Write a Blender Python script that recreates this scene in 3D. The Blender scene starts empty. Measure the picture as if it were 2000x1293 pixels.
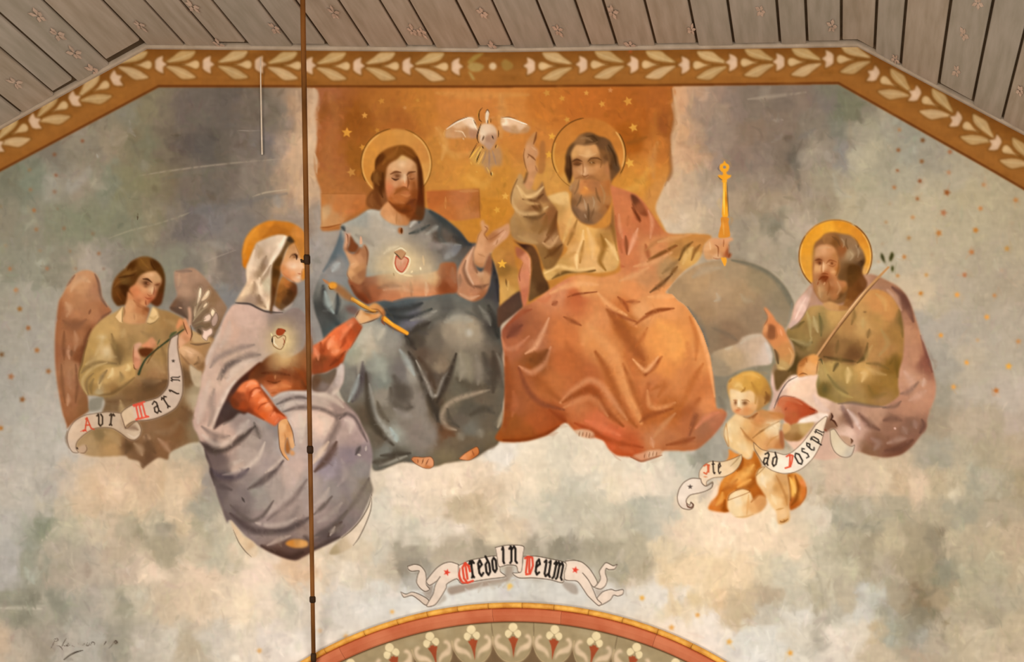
import bpy, bmesh, math
import numpy as np
from mathutils import Vector, Matrix

# ------------------------------------------------------------------ scale of the place
# the end wall of the nave is the plane y = 0; 250 photograph pixels are one metre on it
PPM = 250.0
VX, VY = 1640.0, 1480.0          # foot of the perpendicular from the camera to the wall
EYE = 1.6
DIST = 14.0
def wx(px): return (px - VX) / PPM
def wz(py): return (VY - py) / PPM + EYE

scene = bpy.context.scene
COL = scene.collection

# ------------------------------------------------------------------ camera (rising-front lens)
cam_d = bpy.data.cameras.new('camera')
cam = bpy.data.objects.new('camera', cam_d)
COL.objects.link(cam)
cam.location = (0, -DIST, EYE)
cam.rotation_euler = (math.pi / 2, 0, 0)
cam_d.sensor_fit = 'HORIZONTAL'
cam_d.sensor_width = 36.0
cam_d.lens = 36.0 * DIST * PPM / 2000.0
cam_d.shift_x = (1000.0 - VX) / 2000.0
cam_d.shift_y = (VY - 646.5) / 2000.0
cam_d.clip_end = 200
scene.camera = cam

# ------------------------------------------------------------------ world and lights
world = bpy.data.worlds.new('world')
scene.world = world
world.use_nodes = True
bg = world.node_tree.nodes['Background']
bg.inputs['Color'].default_value = (1.0, 0.97, 0.93, 1)
bg.inputs['Strength'].default_value = 0.34
def area(name, loc, target, size, power, col):
    d = bpy.data.lights.new(name, 'AREA')
    d.shape = 'SQUARE'; d.size = size; d.energy = power; d.color = col
    o = bpy.data.objects.new(name, d); COL.objects.link(o)
    o.location = loc
    o.rotation_euler = (Vector(target) - Vector(loc)).to_track_quat('-Z', 'Y').to_euler()
    return o
area('nave_light_west', (-9.0, -13.0, 3.4), (-2.6, 0, 4.4), 7.0, 890, (1.0, 0.985, 0.96))
area('nave_light_east', (4.2, -13.0, 3.4), (-2.6, 0, 4.4), 7.0, 985, (1.0, 0.985, 0.96))

vs = scene.view_settings
vs.view_transform = 'Standard'
vs.look = 'None'
vs.exposure = 0.0
vs.gamma = 1.0
vs.use_curve_mapping = False

# ------------------------------------------------------------------ colours and materials
def hexrgb(h):
    return np.array([int(h[i:i + 2], 16) / 255.0 for i in (0, 2, 4)], np.float32)
def lin(c):
    c = np.asarray(c, np.float32)
    return np.where(c <= 0.04045, c / 12.92, ((c + 0.055) / 1.055) ** 2.4)
def lin4(h): return tuple(float(v) for v in lin(hexrgb(h))) + (1.0,)

def new_mat(name):
    m = bpy.data.materials.new(name); m.use_nodes = True
    return m, m.node_tree.nodes, m.node_tree.links, m.node_tree.nodes['Principled BSDF']

def noise_mat(name, c0, c1, scale, rough=0.8, stretch=(1, 1, 1), bump=0.0, spec=0.2, metal=0.0):
    m, n, l, b = new_mat(name)
    tc = n.new('ShaderNodeTexCoord'); mp = n.new('ShaderNodeMapping')
    mp.inputs['Scale'].default_value = stretch
    nz = n.new('ShaderNodeTexNoise'); nz.inputs['Scale'].default_value = scale; nz.inputs['Detail'].default_value = 5
    oi = n.new('ShaderNodeObjectInfo')
    ad = n.new('ShaderNodeVectorMath'); ad.operation = 'ADD'
    sc = n.new('ShaderNodeVectorMath'); sc.operation = 'SCALE'; sc.inputs['Scale'].default_value = 17.0
    cmb = n.new('ShaderNodeCombineXYZ')
    for k in range(3): l.new(oi.outputs['Random'], cmb.inputs[k])
    l.new(cmb.outputs[0], sc.inputs[0])
    l.new(tc.outputs['Object'], mp.inputs['Vector'])
    l.new(mp.outputs[0], ad.inputs[0]); l.new(sc.outputs[0], ad.inputs[1])
    l.new(ad.outputs[0], nz.inputs['Vector'])
    r = n.new('ShaderNodeValToRGB')
    r.color_ramp.elements[0].position = 0.3; r.color_ramp.elements[1].position = 0.7
    r.color_ramp.elements[0].color = lin4(c0); r.color_ramp.elements[1].color = lin4(c1)
    l.new(nz.outputs['Fac'], r.inputs['Fac']); l.new(r.outputs['Color'], b.inputs['Base Color'])
    b.inputs['Roughness'].default_value = rough
    b.inputs['Specular IOR Level'].default_value = spec
    b.inputs['Metallic'].default_value = metal
    if bump:
        bp = n.new('ShaderNodeBump'); bp.inputs['Strength'].default_value = bump; bp.inputs['Distance'].default_value = 0.01
        l.new(nz.outputs['Fac'], bp.inputs['Height']); l.new(bp.outputs[0], b.inputs['Normal'])
    return m

M = {}
m, n, l, b = new_mat('mural_paint')
at = n.new('ShaderNodeAttribute'); at.attribute_name = 'paint'
l.new(at.outputs['Color'], b.inputs['Base Color'])
b.inputs['Roughness'].default_value = 0.9
b.inputs['Specular IOR Level'].default_value = 0.05
M['paint'] = m
M['plank'] = noise_mat('grey_brown_board', 'ac9880', 'c2ae98', 3.0, 0.85, (6, 0.6, 6), 0.15, 0.15)
M['plank_b'] = noise_mat('greener_grey_board', 'a89a85', 'bdad9a', 3.0, 0.85, (6, 0.6, 6), 0.15, 0.15)
M['gap'] = noise_mat('dark_joint', '54432f', '66533c', 6.0, 0.95)
M['trim'] = noise_mat('grey_trim_paint', 'a28b72', 'b8a188', 9.0, 0.85)
M['plaster'] = noise_mat('plain_plaster', '8d8674', 'b3a894', 1.2, 0.9)
M['gold'] = noise_mat('gold_bead_paint', 'd68c30', 'ffbd50', 14.0, 0.6, spec=0.3)
M['terra'] = noise_mat('terracotta_paint', 'bf5c34', 'd67a50', 4.0, 0.7, spec=0.25)
M['rod'] = noise_mat('brown_iron', '5a3515', '8a5526', 9.0, 0.55, (1, 1, 0.3), spec=0.08)
M['joint'] = noise_mat('dark_iron', '2c1a0c', '422a14', 12.0, 0.6, spec=0.1)
M['string'] = noise_mat('pale_cotton', 'd9bea0', 'e8d2b8', 20.0, 0.9)
M['stencil'] = noise_mat('pink_stencil_paint', 'bfa28a', 'e3c2a8', 16.0, 0.9)

# ------------------------------------------------------------------ objects
def tag(o, label=None, cat=None, kind=None, group=None):
    if label: o['label'] = label
    if cat: o['category'] = cat
    if kind: o['kind'] = kind
    if group: o['group'] = group
    return o
def link(name, me, mat, parent=None):
    o = bpy.data.objects.new(name, me); COL.objects.link(o)
    if mat: me.materials.append(mat)
    if parent: o.parent = parent
    return o
def pymesh(name, verts, faces, mat, parent=None, smooth=False):
    me = bpy.data.meshes.new(name)
    me.from_pydata([tuple(v) for v in verts], [], faces)
    bm = bmesh.new(); bm.from_mesh(me); bmesh.ops.recalc_face_normals(bm, faces=bm.faces); bm.to_mesh(me); bm.free()
    if smooth:
        me.polygons.foreach_set('use_smooth', np.ones(len(me.polygons), bool))
    return link(name, me, mat, parent)
def sweep(sections, close=True):
    """quads through a list of closed sections, with end caps"""
    k = len(sections[0]); v = [p for s in sections for p in s]; f = []
    for i in range(len(sections) - 1):
        for j in range(k):
            a = i * k + j; b2 = i * k + (j + 1) % k
            f.append((a, b2, b2 + k, a + k))
    f.append(tuple(range(k))[::-1]); f.append(tuple(range(len(v) - k, len(v))))
    return v, f
def tube(pts, rad, seg=10):
    secs = []
    pts = [Vector(p) for p in pts]
    for i, p in enumerate(pts):
        d = (pts[min(i + 1, len(pts) - 1)] - pts[max(i - 1, 0)]).normalized()
        u = d.cross(Vector((0, 1, 0))).normalized(); w = d.cross(u)
        r = rad[i] if isinstance(rad, (list, tuple)) else rad
        secs.append([p + (u * math.cos(t) + w * math.sin(t)) * r for t in [2 * math.pi * k / seg for k in range(seg)]])
    return sweep(secs)

# ------------------------------------------------------------------ the end wall with its arch
AX, AY = 1003.0, 1984.0            # centre of the chancel arch (px)
PROF = [(-300, 414), (287, 91), (960, 97), (1675, 87), (2300, 418)]   # where wall and ceiling meet (px)
def build_wall():
    out = [(-300, 1880)] + PROF + [(2300, 1880)]
    a0 = math.acos((AY - 1880) / 640.0)
    arc = [(AX + 640 * math.sin(t), AY - 640 * math.cos(t)) for t in np.linspace(a0, -a0, 41)]
    pl = out + arc
    k = len(pl)
    v = [(wx(x), 0.006, wz(y)) for x, y in pl] + [(wx(x), 0.35, wz(y)) for x, y in pl]
    f = [tuple(range(k)), tuple(range(2 * k - 1, k - 1, -1))] + [(i, (i + 1) % k, (i + 1) % k + k, i + k) for i in range(k)]
    o = pymesh('wall_back', v, f, M['plaster'])
    tag(o, 'plastered end wall of the church around the chancel arch', 'wall', 'structure')
build_wall()

# ------------------------------------------------------------------ boarded ceiling
XS = [-300, -235, -170, -100, -30, 45, 110, 153, 217, 287, 364, 430, 489, 575, 643, 722, 798, 852, 938, 1004, 1085, 1155, 1206,
      1282, 1363, 1434, 1524, 1577, 1643, 1708, 1759, 1833, 1899, 1957, 2012, 2080, 2135, 2205, 2300]
PX = [p[0] for p in PROF]; PY = [p[1] for p in PROF]
def prof_y(x): return float(np.interp(x, PX, PY))
CEIL_LEN = 3.2
def build_ceiling():
    rng = np.random.default_rng(5)
    # backing above the boards
    sec = [(x, y) for x, y in PROF]
    v = []
    for yy in (0.0, -CEIL_LEN):
        for x, y in sec: v.append((wx(x), yy, wz(y) + 0.026))
        for x, y in reversed(sec): v.append((wx(x), yy, wz(y) + 0.12))
    k = 2 * len(sec)
    f = [tuple(range(k)), tuple(range(k, 2 * k))] + [(i, (i + 1) % k, (i + 1) % k + k, i + k) for i in range(k)]
    c = pymesh('ceiling', v, f, M['gap'])
    tag(c, 'grey-brown boarded church ceiling folded in three slopes', 'ceiling', 'structure')
    planks = []
    g = 2.6
    short = {8: .10, 11: .07, 13: .06, 18: .05, 21: .05, 23: .05, 27: .06, 28: .07, 31: .08, 6: .07, 16: .05, 25: .04}
    for i in range(len(XS) - 1):
        a, b2 = XS[i], XS[i + 1]
        knee = [kx for kx in (287, 1675) if a + 8 < kx < b2 - 8]
        xs = [a + g] + knee + [b2 - g]
        dz = rng.uniform(-0.004, 0.004)
        y0 = -0.030 - short.get(i, 0.0)
        secs = []
        bot = []; top = []
        for x in xs:
            bot.append((wx(x), wz(prof_y(x)) + dz)); top.append((wx(x), wz(prof_y(x)) + dz + 0.024))
        # small chamfers along both lower edges
        (x0, z0), (x1, z1) = bot[0], bot[-1]
        ch = 0.006
        ring = [(x0, z0 + ch), (x0 + ch, z0 + (bot[1][1] - z0) * 0.02)] + bot[1:-1] + [(x1 - ch, z1), (x1, z1 + ch)] + top[::-1]
        for yy in (y0, -CEIL_LEN):
            secs.append([(x, yy, z) for x, z in ring])
        vv, ff = sweep(secs)
        planks.append(pymesh('plank', vv, ff, M['plank'] if rng.random() < .6 else M['plank_b'], c))
    # stencilled flowers, faded, scattered on the boards
    def ray(X, Y):
        k = 1.0
        for _ in range(60):
            x = VX + (X - VX) / k
            yv = prof_y(x)
            k = (VY - Y) / (VY - yv)
        return x, DIST * (1 - 1 / k)
    spots = [(112, 66), (30, 161), (183, 137), (272, 48), (376, 12), (428, 86), (535, 53), (652, 24), (805, 59), (823, 63), (942, 24),
             (962, 92), (1090, 58), (1196, 23), (1232, 92), (1350, 57), (1486, 20), (1625, 50), (1748, 114), (1868, 138), (1882, 66),
             (1910, 4), (1992, 176), (146, 103), (75, 30)]
    for k, (X, Y) in enumerate(spots):
        x, t = ray(X, Y)
        if t < 0.03: t = 0.05
        sl = math.atan2(-(prof_y(x + 3) - prof_y(x - 3)), 6.0)
        ux, uz = math.cos(sl), math.sin(sl)
        idx = max(0, min(len(XS) - 2, int(np.searchsorted(XS, x)) - 1))
        v = []; f = []
        for q in range(5):
            an = 2 * math.pi * (q + rng.uniform(-.2, .2)) / 5
            L, w = rng.uniform(.03, .05), rng.uniform(.009, .014)
            d = (math.cos(an), math.sin(an)); pn = (-d[1], d[0])
            base = len(v)
            for s, o in ((.15, -.4), (.6, -1), (1, 0), (.6, 1), (.15, .4)):
                uu = d[0] * L * s + pn[0] * w * o; vv2 = (d[1] * L * s + pn[1] * w * o) * 3.2
                v.append((wx(x) + uu * ux, -t + vv2, wz(prof_y(x)) + uu * uz - 0.0062))
            f.append(tuple(range(base, base + 5)))
        v = [(p[0], min(p[1], -0.02), p[2]) for p in v]
        pymesh('stencilled_flower', v, f, M['stencil'], planks[idx])
    return c
build_ceiling()

# ------------------------------------------------------------------ thin grey trim between boards and painted border
def build_trim():
    secs = []
    for x, y in PROF:
        X, Z = wx(x), wz(y)
        secs.append([(X, 0.004, Z + .03), (X, -0.024, Z + .03), (X, -0.027, Z - .006), (X, -0.016, Z - .017), (X, 0.004, Z - .022)])
    v, f = sweep(secs)
    o = pymesh('trim_1', v, f, M['trim'])
    tag(o, 'thin grey moulding where the wall meets the boarded ceiling', 'moulding', 'structure')
build_trim()

# ------------------------------------------------------------------ arch moulding: gold bead over a terracotta band
def arc_sweep(profile, a0, a1, nseg):
    secs = []
    for t in np.linspace(a0, a1, nseg):
        secs.append([(wx(AX + r * math.sin(t)), -d, wz(AY - r * math.cos(t))) for r, d in profile])
    return sweep(secs)
def build_arch():
    root = bpy.data.objects.new('trim_2', None); COL.objects.link(root)
    root.location = (0, 0, 0)
    tag(root, 'curved arch moulding with gold bead and terracotta band', 'moulding', 'structure')
    bead = [(796 + 5.5 - 5.5 * math.cos(t), 0.012 + 0.026 * math.sin(t)) for t in np.linspace(0, math.pi, 9)]
    prof = [(795.5, 0.0)] + bead + [(807.5, 0.0)]
    cuts = [-0.9, -0.62, -0.475, -0.37, -0.285, -0.21, -0.135, -0.06, 0.022, 0.1, 0.185, 0.27, 0.36, 0.45, 0.62, 0.9]
    for i in range(len(cuts) - 1):
        v, f = arc_sweep(prof, cuts[i] + .0006, cuts[i + 1] - .0006, 12)
        pymesh('gold_bead', v, f, M['gold'], root, True)
    prof = [(795.4, 0.0), (795.4, 0.018), (793, 0.034), (788, 0.040), (782, 0.034), (776, 0.022), (772, 0.013), (770, 0.0)]
    cuts = [-0.9, -0.44, -0.05, 0.12, 0.36, 0.9]
    for i in range(len(cuts) - 1):
        v, f = arc_sweep(prof, cuts[i] + .0003, cuts[i + 1] - .0003, 30)
        pymesh('terracotta_band', v, f, M['terra'], root, False)
build_arch()

# ------------------------------------------------------------------ iron rod from the arch up to the ceiling
def at_depth(X, Y, t):
    k = DIST / (DIST - t)
    return ((X - VX) / PPM / k, -t, (VY - Y) / PPM / k + EYE)
def build_rod():
    root = bpy.data.objects.new('iron_rod', None); COL.objects.link(root)
    tag(root, 'thin dark iron rod rising from the arch across the mural to the ceiling', 'rod')
    P0 = Vector(at_depth(612.5, 1290, 0.07)); P1 = Vector(at_depth(590.9, -19, 1.02))
    root.location = P0
    def on(Y): return P0.lerp(P1, (1290 - Y) / 1309.0)
    L0 = lambda v: [tuple(Vector(p) - P0) for p in v]
    v, f = tube([P0, on(1163), on(858), on(485), P1], [.0165, .0165, .0175, .019, .019], 12)
    pymesh('shaft', L0(v), f, M['rod'], root, True)
    for Y, r, h in ((1284, .022, 10), (1163, .024, 7), (858, .025, 8), (485, .025, 10)):
        v, f = tube([on(Y + h), on(Y + h * .6), on(Y - h * .6), on(Y - h)], [r * .75, r, r, r * .75], 12)
        pymesh('coupling', L0(v), f, M['joint'], root, True)
    v, f = tube([on(489) + Vector((-.012, 0, 0)), on(488) + Vector((-.04, 0, .0)), on(484) + Vector((-.043, 0, 0))], [.012, .012, .008], 8)
    pymesh('bolt', L0(v), f, M['joint'], root, True)
build_rod()
def build_string():
    pts = [at_depth(509.0, 112, .05), at_depth(509.2, 160, .03), at_depth(510.5, 230, .022), at_depth(512, 302, .02)]
    v, f = tube(pts, [.0052, .005, .0052, .0066], 8)
    o = pymesh('hanging_string', v, f, M['string'], None, True)
    tag(o, 'short pale string hanging straight down below the floral border', 'string')
build_string()

# ================================================================== the painter
# The mural is painted in code on a lattice in the plane of the wall (one lattice step = 1.5 photograph
# pixels = 6 mm); every painted piece then becomes a mesh of its own whose vertices carry the paint.
S = 1.5
CX0, CX1, CY0, CY1 = -240.0, 2244.0, 72.0, 1404.0
NX = int((CX1 - CX0) / S) + 1
NY = int((CY1 - CY0) / S) + 1
IMG = np.zeros((NY, NX, 3), np.float32)
IDS = np.full((NY, NX), -1, np.int16)
GX = (CX0 + S * np.arange(NX)).astype(np.float32)
GY = (CY0 + S * np.arange(NY)).astype(np.float32)
REG = []                  # every painted piece: name, parent index, label
MASK = {}
ST = dict(fr=(0.0, 0.0, 1.0), clip=None, fig=None)

def newid(name, parent=None, label=None, root='mural'):
    REG.append(dict(name=name, parent=parent, label=label, root=root)); return len(REG) - 1
def fig(name, label, root='mural'):
    ST['fig'] = newid(name, None, label, root); ST['last'] = {}; return ST['fig']
def pid(part):
    if part is None: return None
    if isinstance(part, int): return part
    if part == '.': return ST['fig']
    if part[0] == '+': return ST['last'].get(part[1:]) if part[1:] in ST['last'] else pid(part[1:])
    i = newid(part, ST['fig'], None, REG[ST['fig']]['root']); ST['last'][part] = i; return i

def fr(x0, y0, s=5.386): ST['fr'] = (float(x0), float(y0), float(s))
def P(t):
    x0, y0, s = ST['fr']
    if not isinstance(t, str): return np.array(t, np.float32)
    a = np.array([[float(q) for q in p.split(',')] for p in t.split()], np.float32)
    return a / s + np.array([x0, y0], np.float32)
def spline(p, closed, n=5):
    p = np.asarray(p, np.float32); k = len(p)
    if k < 3: return p
    if closed:
        q = np.vstack([p[-1:], p, p[:2]])
    else:
        q = np.vstack([2 * p[:1] - p[1:2], p, 2 * p[-1:] - p[-2:-1]])
    t = np.linspace(0, 1, n, endpoint=False, dtype=np.float32)[None, :, None]
    a, b, c, d = (q[i:i + (k if closed else k - 1)][:, None, :] for i in range(4))
    tn = 0.42
    m1, m2 = (c - a) * tn, (d - b) * tn
    t2, t3 = t * t, t * t * t
    r = (2 * t3 - 3 * t2 + 1) * b + (t3 - 2 * t2 + t) * m1 + (-2 * t3 + 3 * t2) * c + (t3 - t2) * m2
    r = r.reshape(-1, p.shape[1])
    return r if closed else np.vstack([r, p[-1:]])

def box(xa, ya, xb, yb):
    i0 = max(0, int((ya - CY0) / S)); i1 = min(NY, int((yb - CY0) / S) + 2)
    j0 = max(0, int((xa - CX0) / S)); j1 = min(NX, int((xb - CX0) / S) + 2)
    return i0, i1, j0, j1
def blur(a, sg):
    """three box passes"""
    r = int(round(sg * 1.0))
    if r < 1:
        if sg < 0.35: return a
        k = min(0.25, sg * sg * 0.25)
        for ax in (0, 1):
            b = np.pad(a, [(1, 1) if q == ax else (0, 0) for q in (0, 1)], mode='edge')
            a = a * (1 - 2 * k) + k * (b[:-2] + b[2:] if ax == 0 else b[:, :-2] + b[:, 2:])
        return a
    w = 2 * r + 1
    for _ in range(2):
        for ax in (0, 1):
            b = np.pad(a, [(r + 1, r) if q == ax else (0, 0) for q in (0, 1)], mode='edge').cumsum(axis=ax, dtype=np.float64)
            a = ((b[w:] - b[:-w]) if ax == 0 else (b[:, w:] - b[:, :-w])) / w
    return a.astype(np.float32)
def cover(pts, bb):
    i0, i1, j0, j1 = bb
    sub = 2
    ys = (GY[i0:i1, None] + (np.arange(sub)[None, :] + 0.5) / sub * S - S / 2).reshape(-1)
    xa, ya = pts[:, 0], pts[:, 1]; xb, yb = np.roll(xa, -1), np.roll(ya, -1)
    Y = ys[:, None]
    hit = (ya[None] <= Y) != (yb[None] <= Y)
    with np.errstate(divide='ignore', invalid='ignore'):
        xc = xa + (Y - ya) * (xb - xa) / (yb - ya)
    xc = np.sort(np.where(hit, xc, np.inf), axis=1)
    nh = int(hit.sum(1).max()) if len(ys) else 0
    X = GX[j0:j1][None]; h = S / 2
    cov = np.zeros((len(ys), j1 - j0), np.float32)
    for k in range(0, nh - 1, 2):
        a, b = xc[:, k:k + 1], xc[:, k + 1:k + 2]
        ok = np.isfinite(b)
        a = np.where(ok, a, 1e6); b = np.where(ok, b, 1e6)
        cov += np.clip(np.minimum(b, X + h) - np.maximum(a, X - h), 0, S) / S
    return cov.reshape(-1, sub, j1 - j0).mean(1)
def wash_field(W, bb, e=7.0, pw=2.1, jit=0.0):
    x0, y0, s = ST['fr']
    if isinstance(W, str):
        it = [q.split(',') for q in W.split()]
        pt = np.array([[float(a[0]) / s + x0, float(a[1]) / s + y0] for a in it], np.float32)
        cl = np.array([hexrgb(a[2]) for a in it], np.float32)
    else:
        pt, cl = W
    i0, i1, j0, j1 = bb
    X, Y = np.meshgrid(GX[j0:j1], GY[i0:i1])
    if jit:
        X = X + jit * NZ[0][i0:i1, j0:j1]; Y = Y + jit * NZ[1][i0:i1, j0:j1]
    acc = np.zeros(X.shape + (3,), np.float32); ws = np.zeros(X.shape, np.float32)
    for (a, b), c in zip(pt, cl):
        w = 1.0 / ((X - a) ** 2 + (Y - b) ** 2 + e * e) ** pw
        ws += w; acc += w[..., None] * c
    return acc / ws[..., None]
def getclip(clip, bb):
    if clip is None: clip = ST['clip']
    if not clip: return None
    b0, mk = MASK[clip]
    i0, i1, j0, j1 = bb
    out = np.zeros((i1 - i0, j1 - j0), np.float32)
    a0, a1 = max(i0, b0[0]), min(i1, b0[1]); c0, c1 = max(j0, b0[2]), min(j1, b0[3])
    if a1 > a0 and c1 > c0:
        out[a0 - i0:a1 - i0, c0 - j0:c1 - j0] = mk[a0 - b0[0]:a1 - b0[0], c0 - b0[2]:c1 - b0[2]]
    return out
def comp(cov, bb, col, a=1.0, part=None, thr=0.5):
    i0, i1, j0, j1 = bb
    c = (cov * a)[..., None]
    IMG[i0:i1, j0:j1] += (col - IMG[i0:i1, j0:j1]) * c
    if part is not None:
        IDS[i0:i1, j0:j1][cov > thr] = part

def F(pts, col=None, soft=0.8, part=None, clip=0, a=1.0, curve=1, name=None, W=None, e=7.0, jit=3.0, gain=None):
    """filled outline; soft = edge blur in px"""
    p = P(pts)
    if curve: p = spline(p, True)
    pad = 3 * soft + 3
    bb = box(p[:, 0].min() - pad, p[:, 1].min() - pad, p[:, 0].max() + pad, p[:, 1].max() + pad)
    if bb[1] <= bb[0] or bb[3] <= bb[2]: return
    cov = cover(p, bb)
    if soft > 0.4: cov = blur(cov, soft / S)
    ck = getclip(clip, bb) if clip else None
    if ck is not None: cov = cov * ck
    c = wash_field(W, bb, e, 1.5 if jit == 0 else 2.0, jit=jit) if W is not None else hexrgb(col)
    if gain is not None: c = np.clip(c * np.array(gain, np.float32), 0, 1)
    comp(cov, bb, c, a, pid(part))
    if name:
        MASK[name] = (bb, cov); ST['clip'] = name
def L(pts, w, col, a=0.8, soft=0.7, clip=None, part=None, taper=1, curve=1):
    """brush stroke; w = half width in px"""
    p = P(pts)
    k = len(p)
    ww = np.array(w if isinstance(w, (list, tuple)) else [w] * k, np.float32)
    if taper and not isinstance(w, (list, tuple)):
        ww[0] *= 0.35; ww[-1] *= 0.35
        if k == 2:
            p = np.array([p[0], (p[0] + p[1]) / 2, p[1]]); ww = np.array([w * .35, w, w * .35], np.float32)
    q = np.hstack([p, ww[:, None]])
    if curve: q = spline(q, False, 5)
    m = q[:, 2].max() * (1 + soft) + 3
    bb = box(q[:, 0].min() - m, q[:, 1].min() - m, q[:, 0].max() + m, q[:, 1].max() + m)
    i0, i1, j0, j1 = bb
    if i1 <= i0 or j1 <= j0: return
    cov = np.zeros((i1 - i0, j1 - j0), np.float32)
    for s in range(len(q) - 1):
        x0, y0, r0 = q[s]; x1, y1, r1 = q[s + 1]
        mm = max(r0, r1) * (1 + soft) + 2.5
        c0, c1, d0, d1 = box(min(x0, x1) - mm, min(y0, y1) - mm, max(x0, x1) + mm, max(y0, y1) + mm)
        if c1 <= c0 or d1 <= d0: continue
        X = GX[d0:d1][None]; Y = GY[c0:c1][:, None]
        dx, dy = x1 - x0, y1 - y0; ll = dx * dx + dy * dy + 1e-6
        t = np.clip(((X - x0) * dx + (Y - y0) * dy) / ll, 0, 1)
        d = np.sqrt((X - x0 - t * dx) ** 2 + (Y - y0 - t * dy) ** 2)
        r = np.maximum(r0 + (r1 - r0) * t, 0.3)
        v = np.clip((r * (1 + soft) + 0.5 - d) / (2 * soft * r + 1.0), 0, 1)
        v = v * v * (3 - 2 * v)
        vw = cov[c0 - i0:c1 - i0, d0 - j0:d1 - j0]
        np.maximum(vw, v, out=vw)
    ck = getclip(clip, bb) if clip != 0 else None
    if ck is not None: cov *= ck
    comp(cov, bb, hexrgb(col), a, pid(part), 0.42)
def B(pt, rx, ry, col, a=0.8, rot=0.0, clip=None, part=None):
    """soft round dab; rx, ry in px"""
    x, y = P(pt)[0]
    m = max(rx, ry) * 2.2
    bb = box(x - m, y - m, x + m, y + m)
    i0, i1, j0, j1 = bb
    if i1 <= i0 or j1 <= j0: return
    X = GX[j0:j1][None] - x; Y = GY[i0:i1][:, None] - y
    c, s = math.cos(math.radians(rot)), math.sin(math.radians(rot))
    u, v = (X * c + Y * s) / rx, (-X * s + Y * c) / ry
    cov = np.exp(-(u * u + v * v) * 1.1).astype(np.float32)
    cov = np.where(cov < 0.01, 0, cov)
    ck = getclip(clip, bb) if clip != 0 else None
    if ck is not None: cov = cov * ck
    comp(cov, bb, hexrgb(col), a, pid(part))
def Ls(txt, clip=None, am=1.0):
    """many strokes: lines of 'w col a soft | points'"""
    for ln in txt.strip().splitlines():
        ln = ln.strip()
        if not ln: continue
        h, p = ln.split('|'); h = h.split()
        w, sf = float(h[0]), float(h[3]) if len(h) > 3 else .7
        if w >= 2.5: w, sf = w * 1.3, max(sf, .9)
        L(p.strip(), w, h[1], (float(h[2]) if len(h) > 2 else .8) * am, sf, clip=clip)
def Bs(txt, clip=None):
    for ln in txt.strip().splitlines():
        h, p = ln.strip().split('|'); h = h.split()
        B(p.strip(), float(h[0]), float(h[1]), h[2], float(h[3]), float(h[4]) if len(h) > 4 else 0, clip=clip)
def outline(pts, w, col, a=.7, soft=.5, part=None):
    p = P(pts); L(np.vstack([p, p[:1]]), w, col, a, soft, clip=0, taper=0, part=part)
def circle(cx, cy, r, n=28, ry=None):
    return np.array([[cx + r * math.cos(2 * math.pi * k / n), cy + (ry or r) * math.sin(2 * math.pi * k / n)] for k in range(n)], np.float32)
def star(x, y, r, col, a=1.0, rot=0.0, part='star', soft=.7):
    s = ST['fr']; px, py = x / s[2] + s[0], y / s[2] + s[1]
    pts = [[px + (r if k % 2 == 0 else r * .45) * math.sin(rot + math.pi * k / 5), py - (r if k % 2 == 0 else r * .45) * math.cos(rot + math.pi * k / 5)] for k in range(10)]
    F(pts, col, soft, part, a=a, curve=0)

def vnoise(cell, seed, cy=None):
    r = np.random.default_rng(seed); cy = cy or cell
    gx = (GX - CX0) / cell; gy = (GY - CY0) / cy
    g = r.random((int(gy[-1]) + 3, int(gx[-1]) + 3)).astype(np.float32) * 2 - 1
    ix = gx.astype(int); iy = gy.astype(int); fx = gx - ix; fy = gy - iy
    fx = fx * fx * (3 - 2 * fx); fy = fy * fy * (3 - 2 * fy)
    a = g[iy][:, ix] * (1 - fx) + g[iy][:, ix + 1] * fx
    b = g[iy + 1][:, ix] * (1 - fx) + g[iy + 1][:, ix + 1] * fx
    return (a * (1 - fy[:, None]) + b * fy[:, None]).astype(np.float32)
NZ = [vnoise(26, 1) + .6 * vnoise(11, 2), vnoise(26, 3) + .6 * vnoise(11, 4)]

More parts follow.
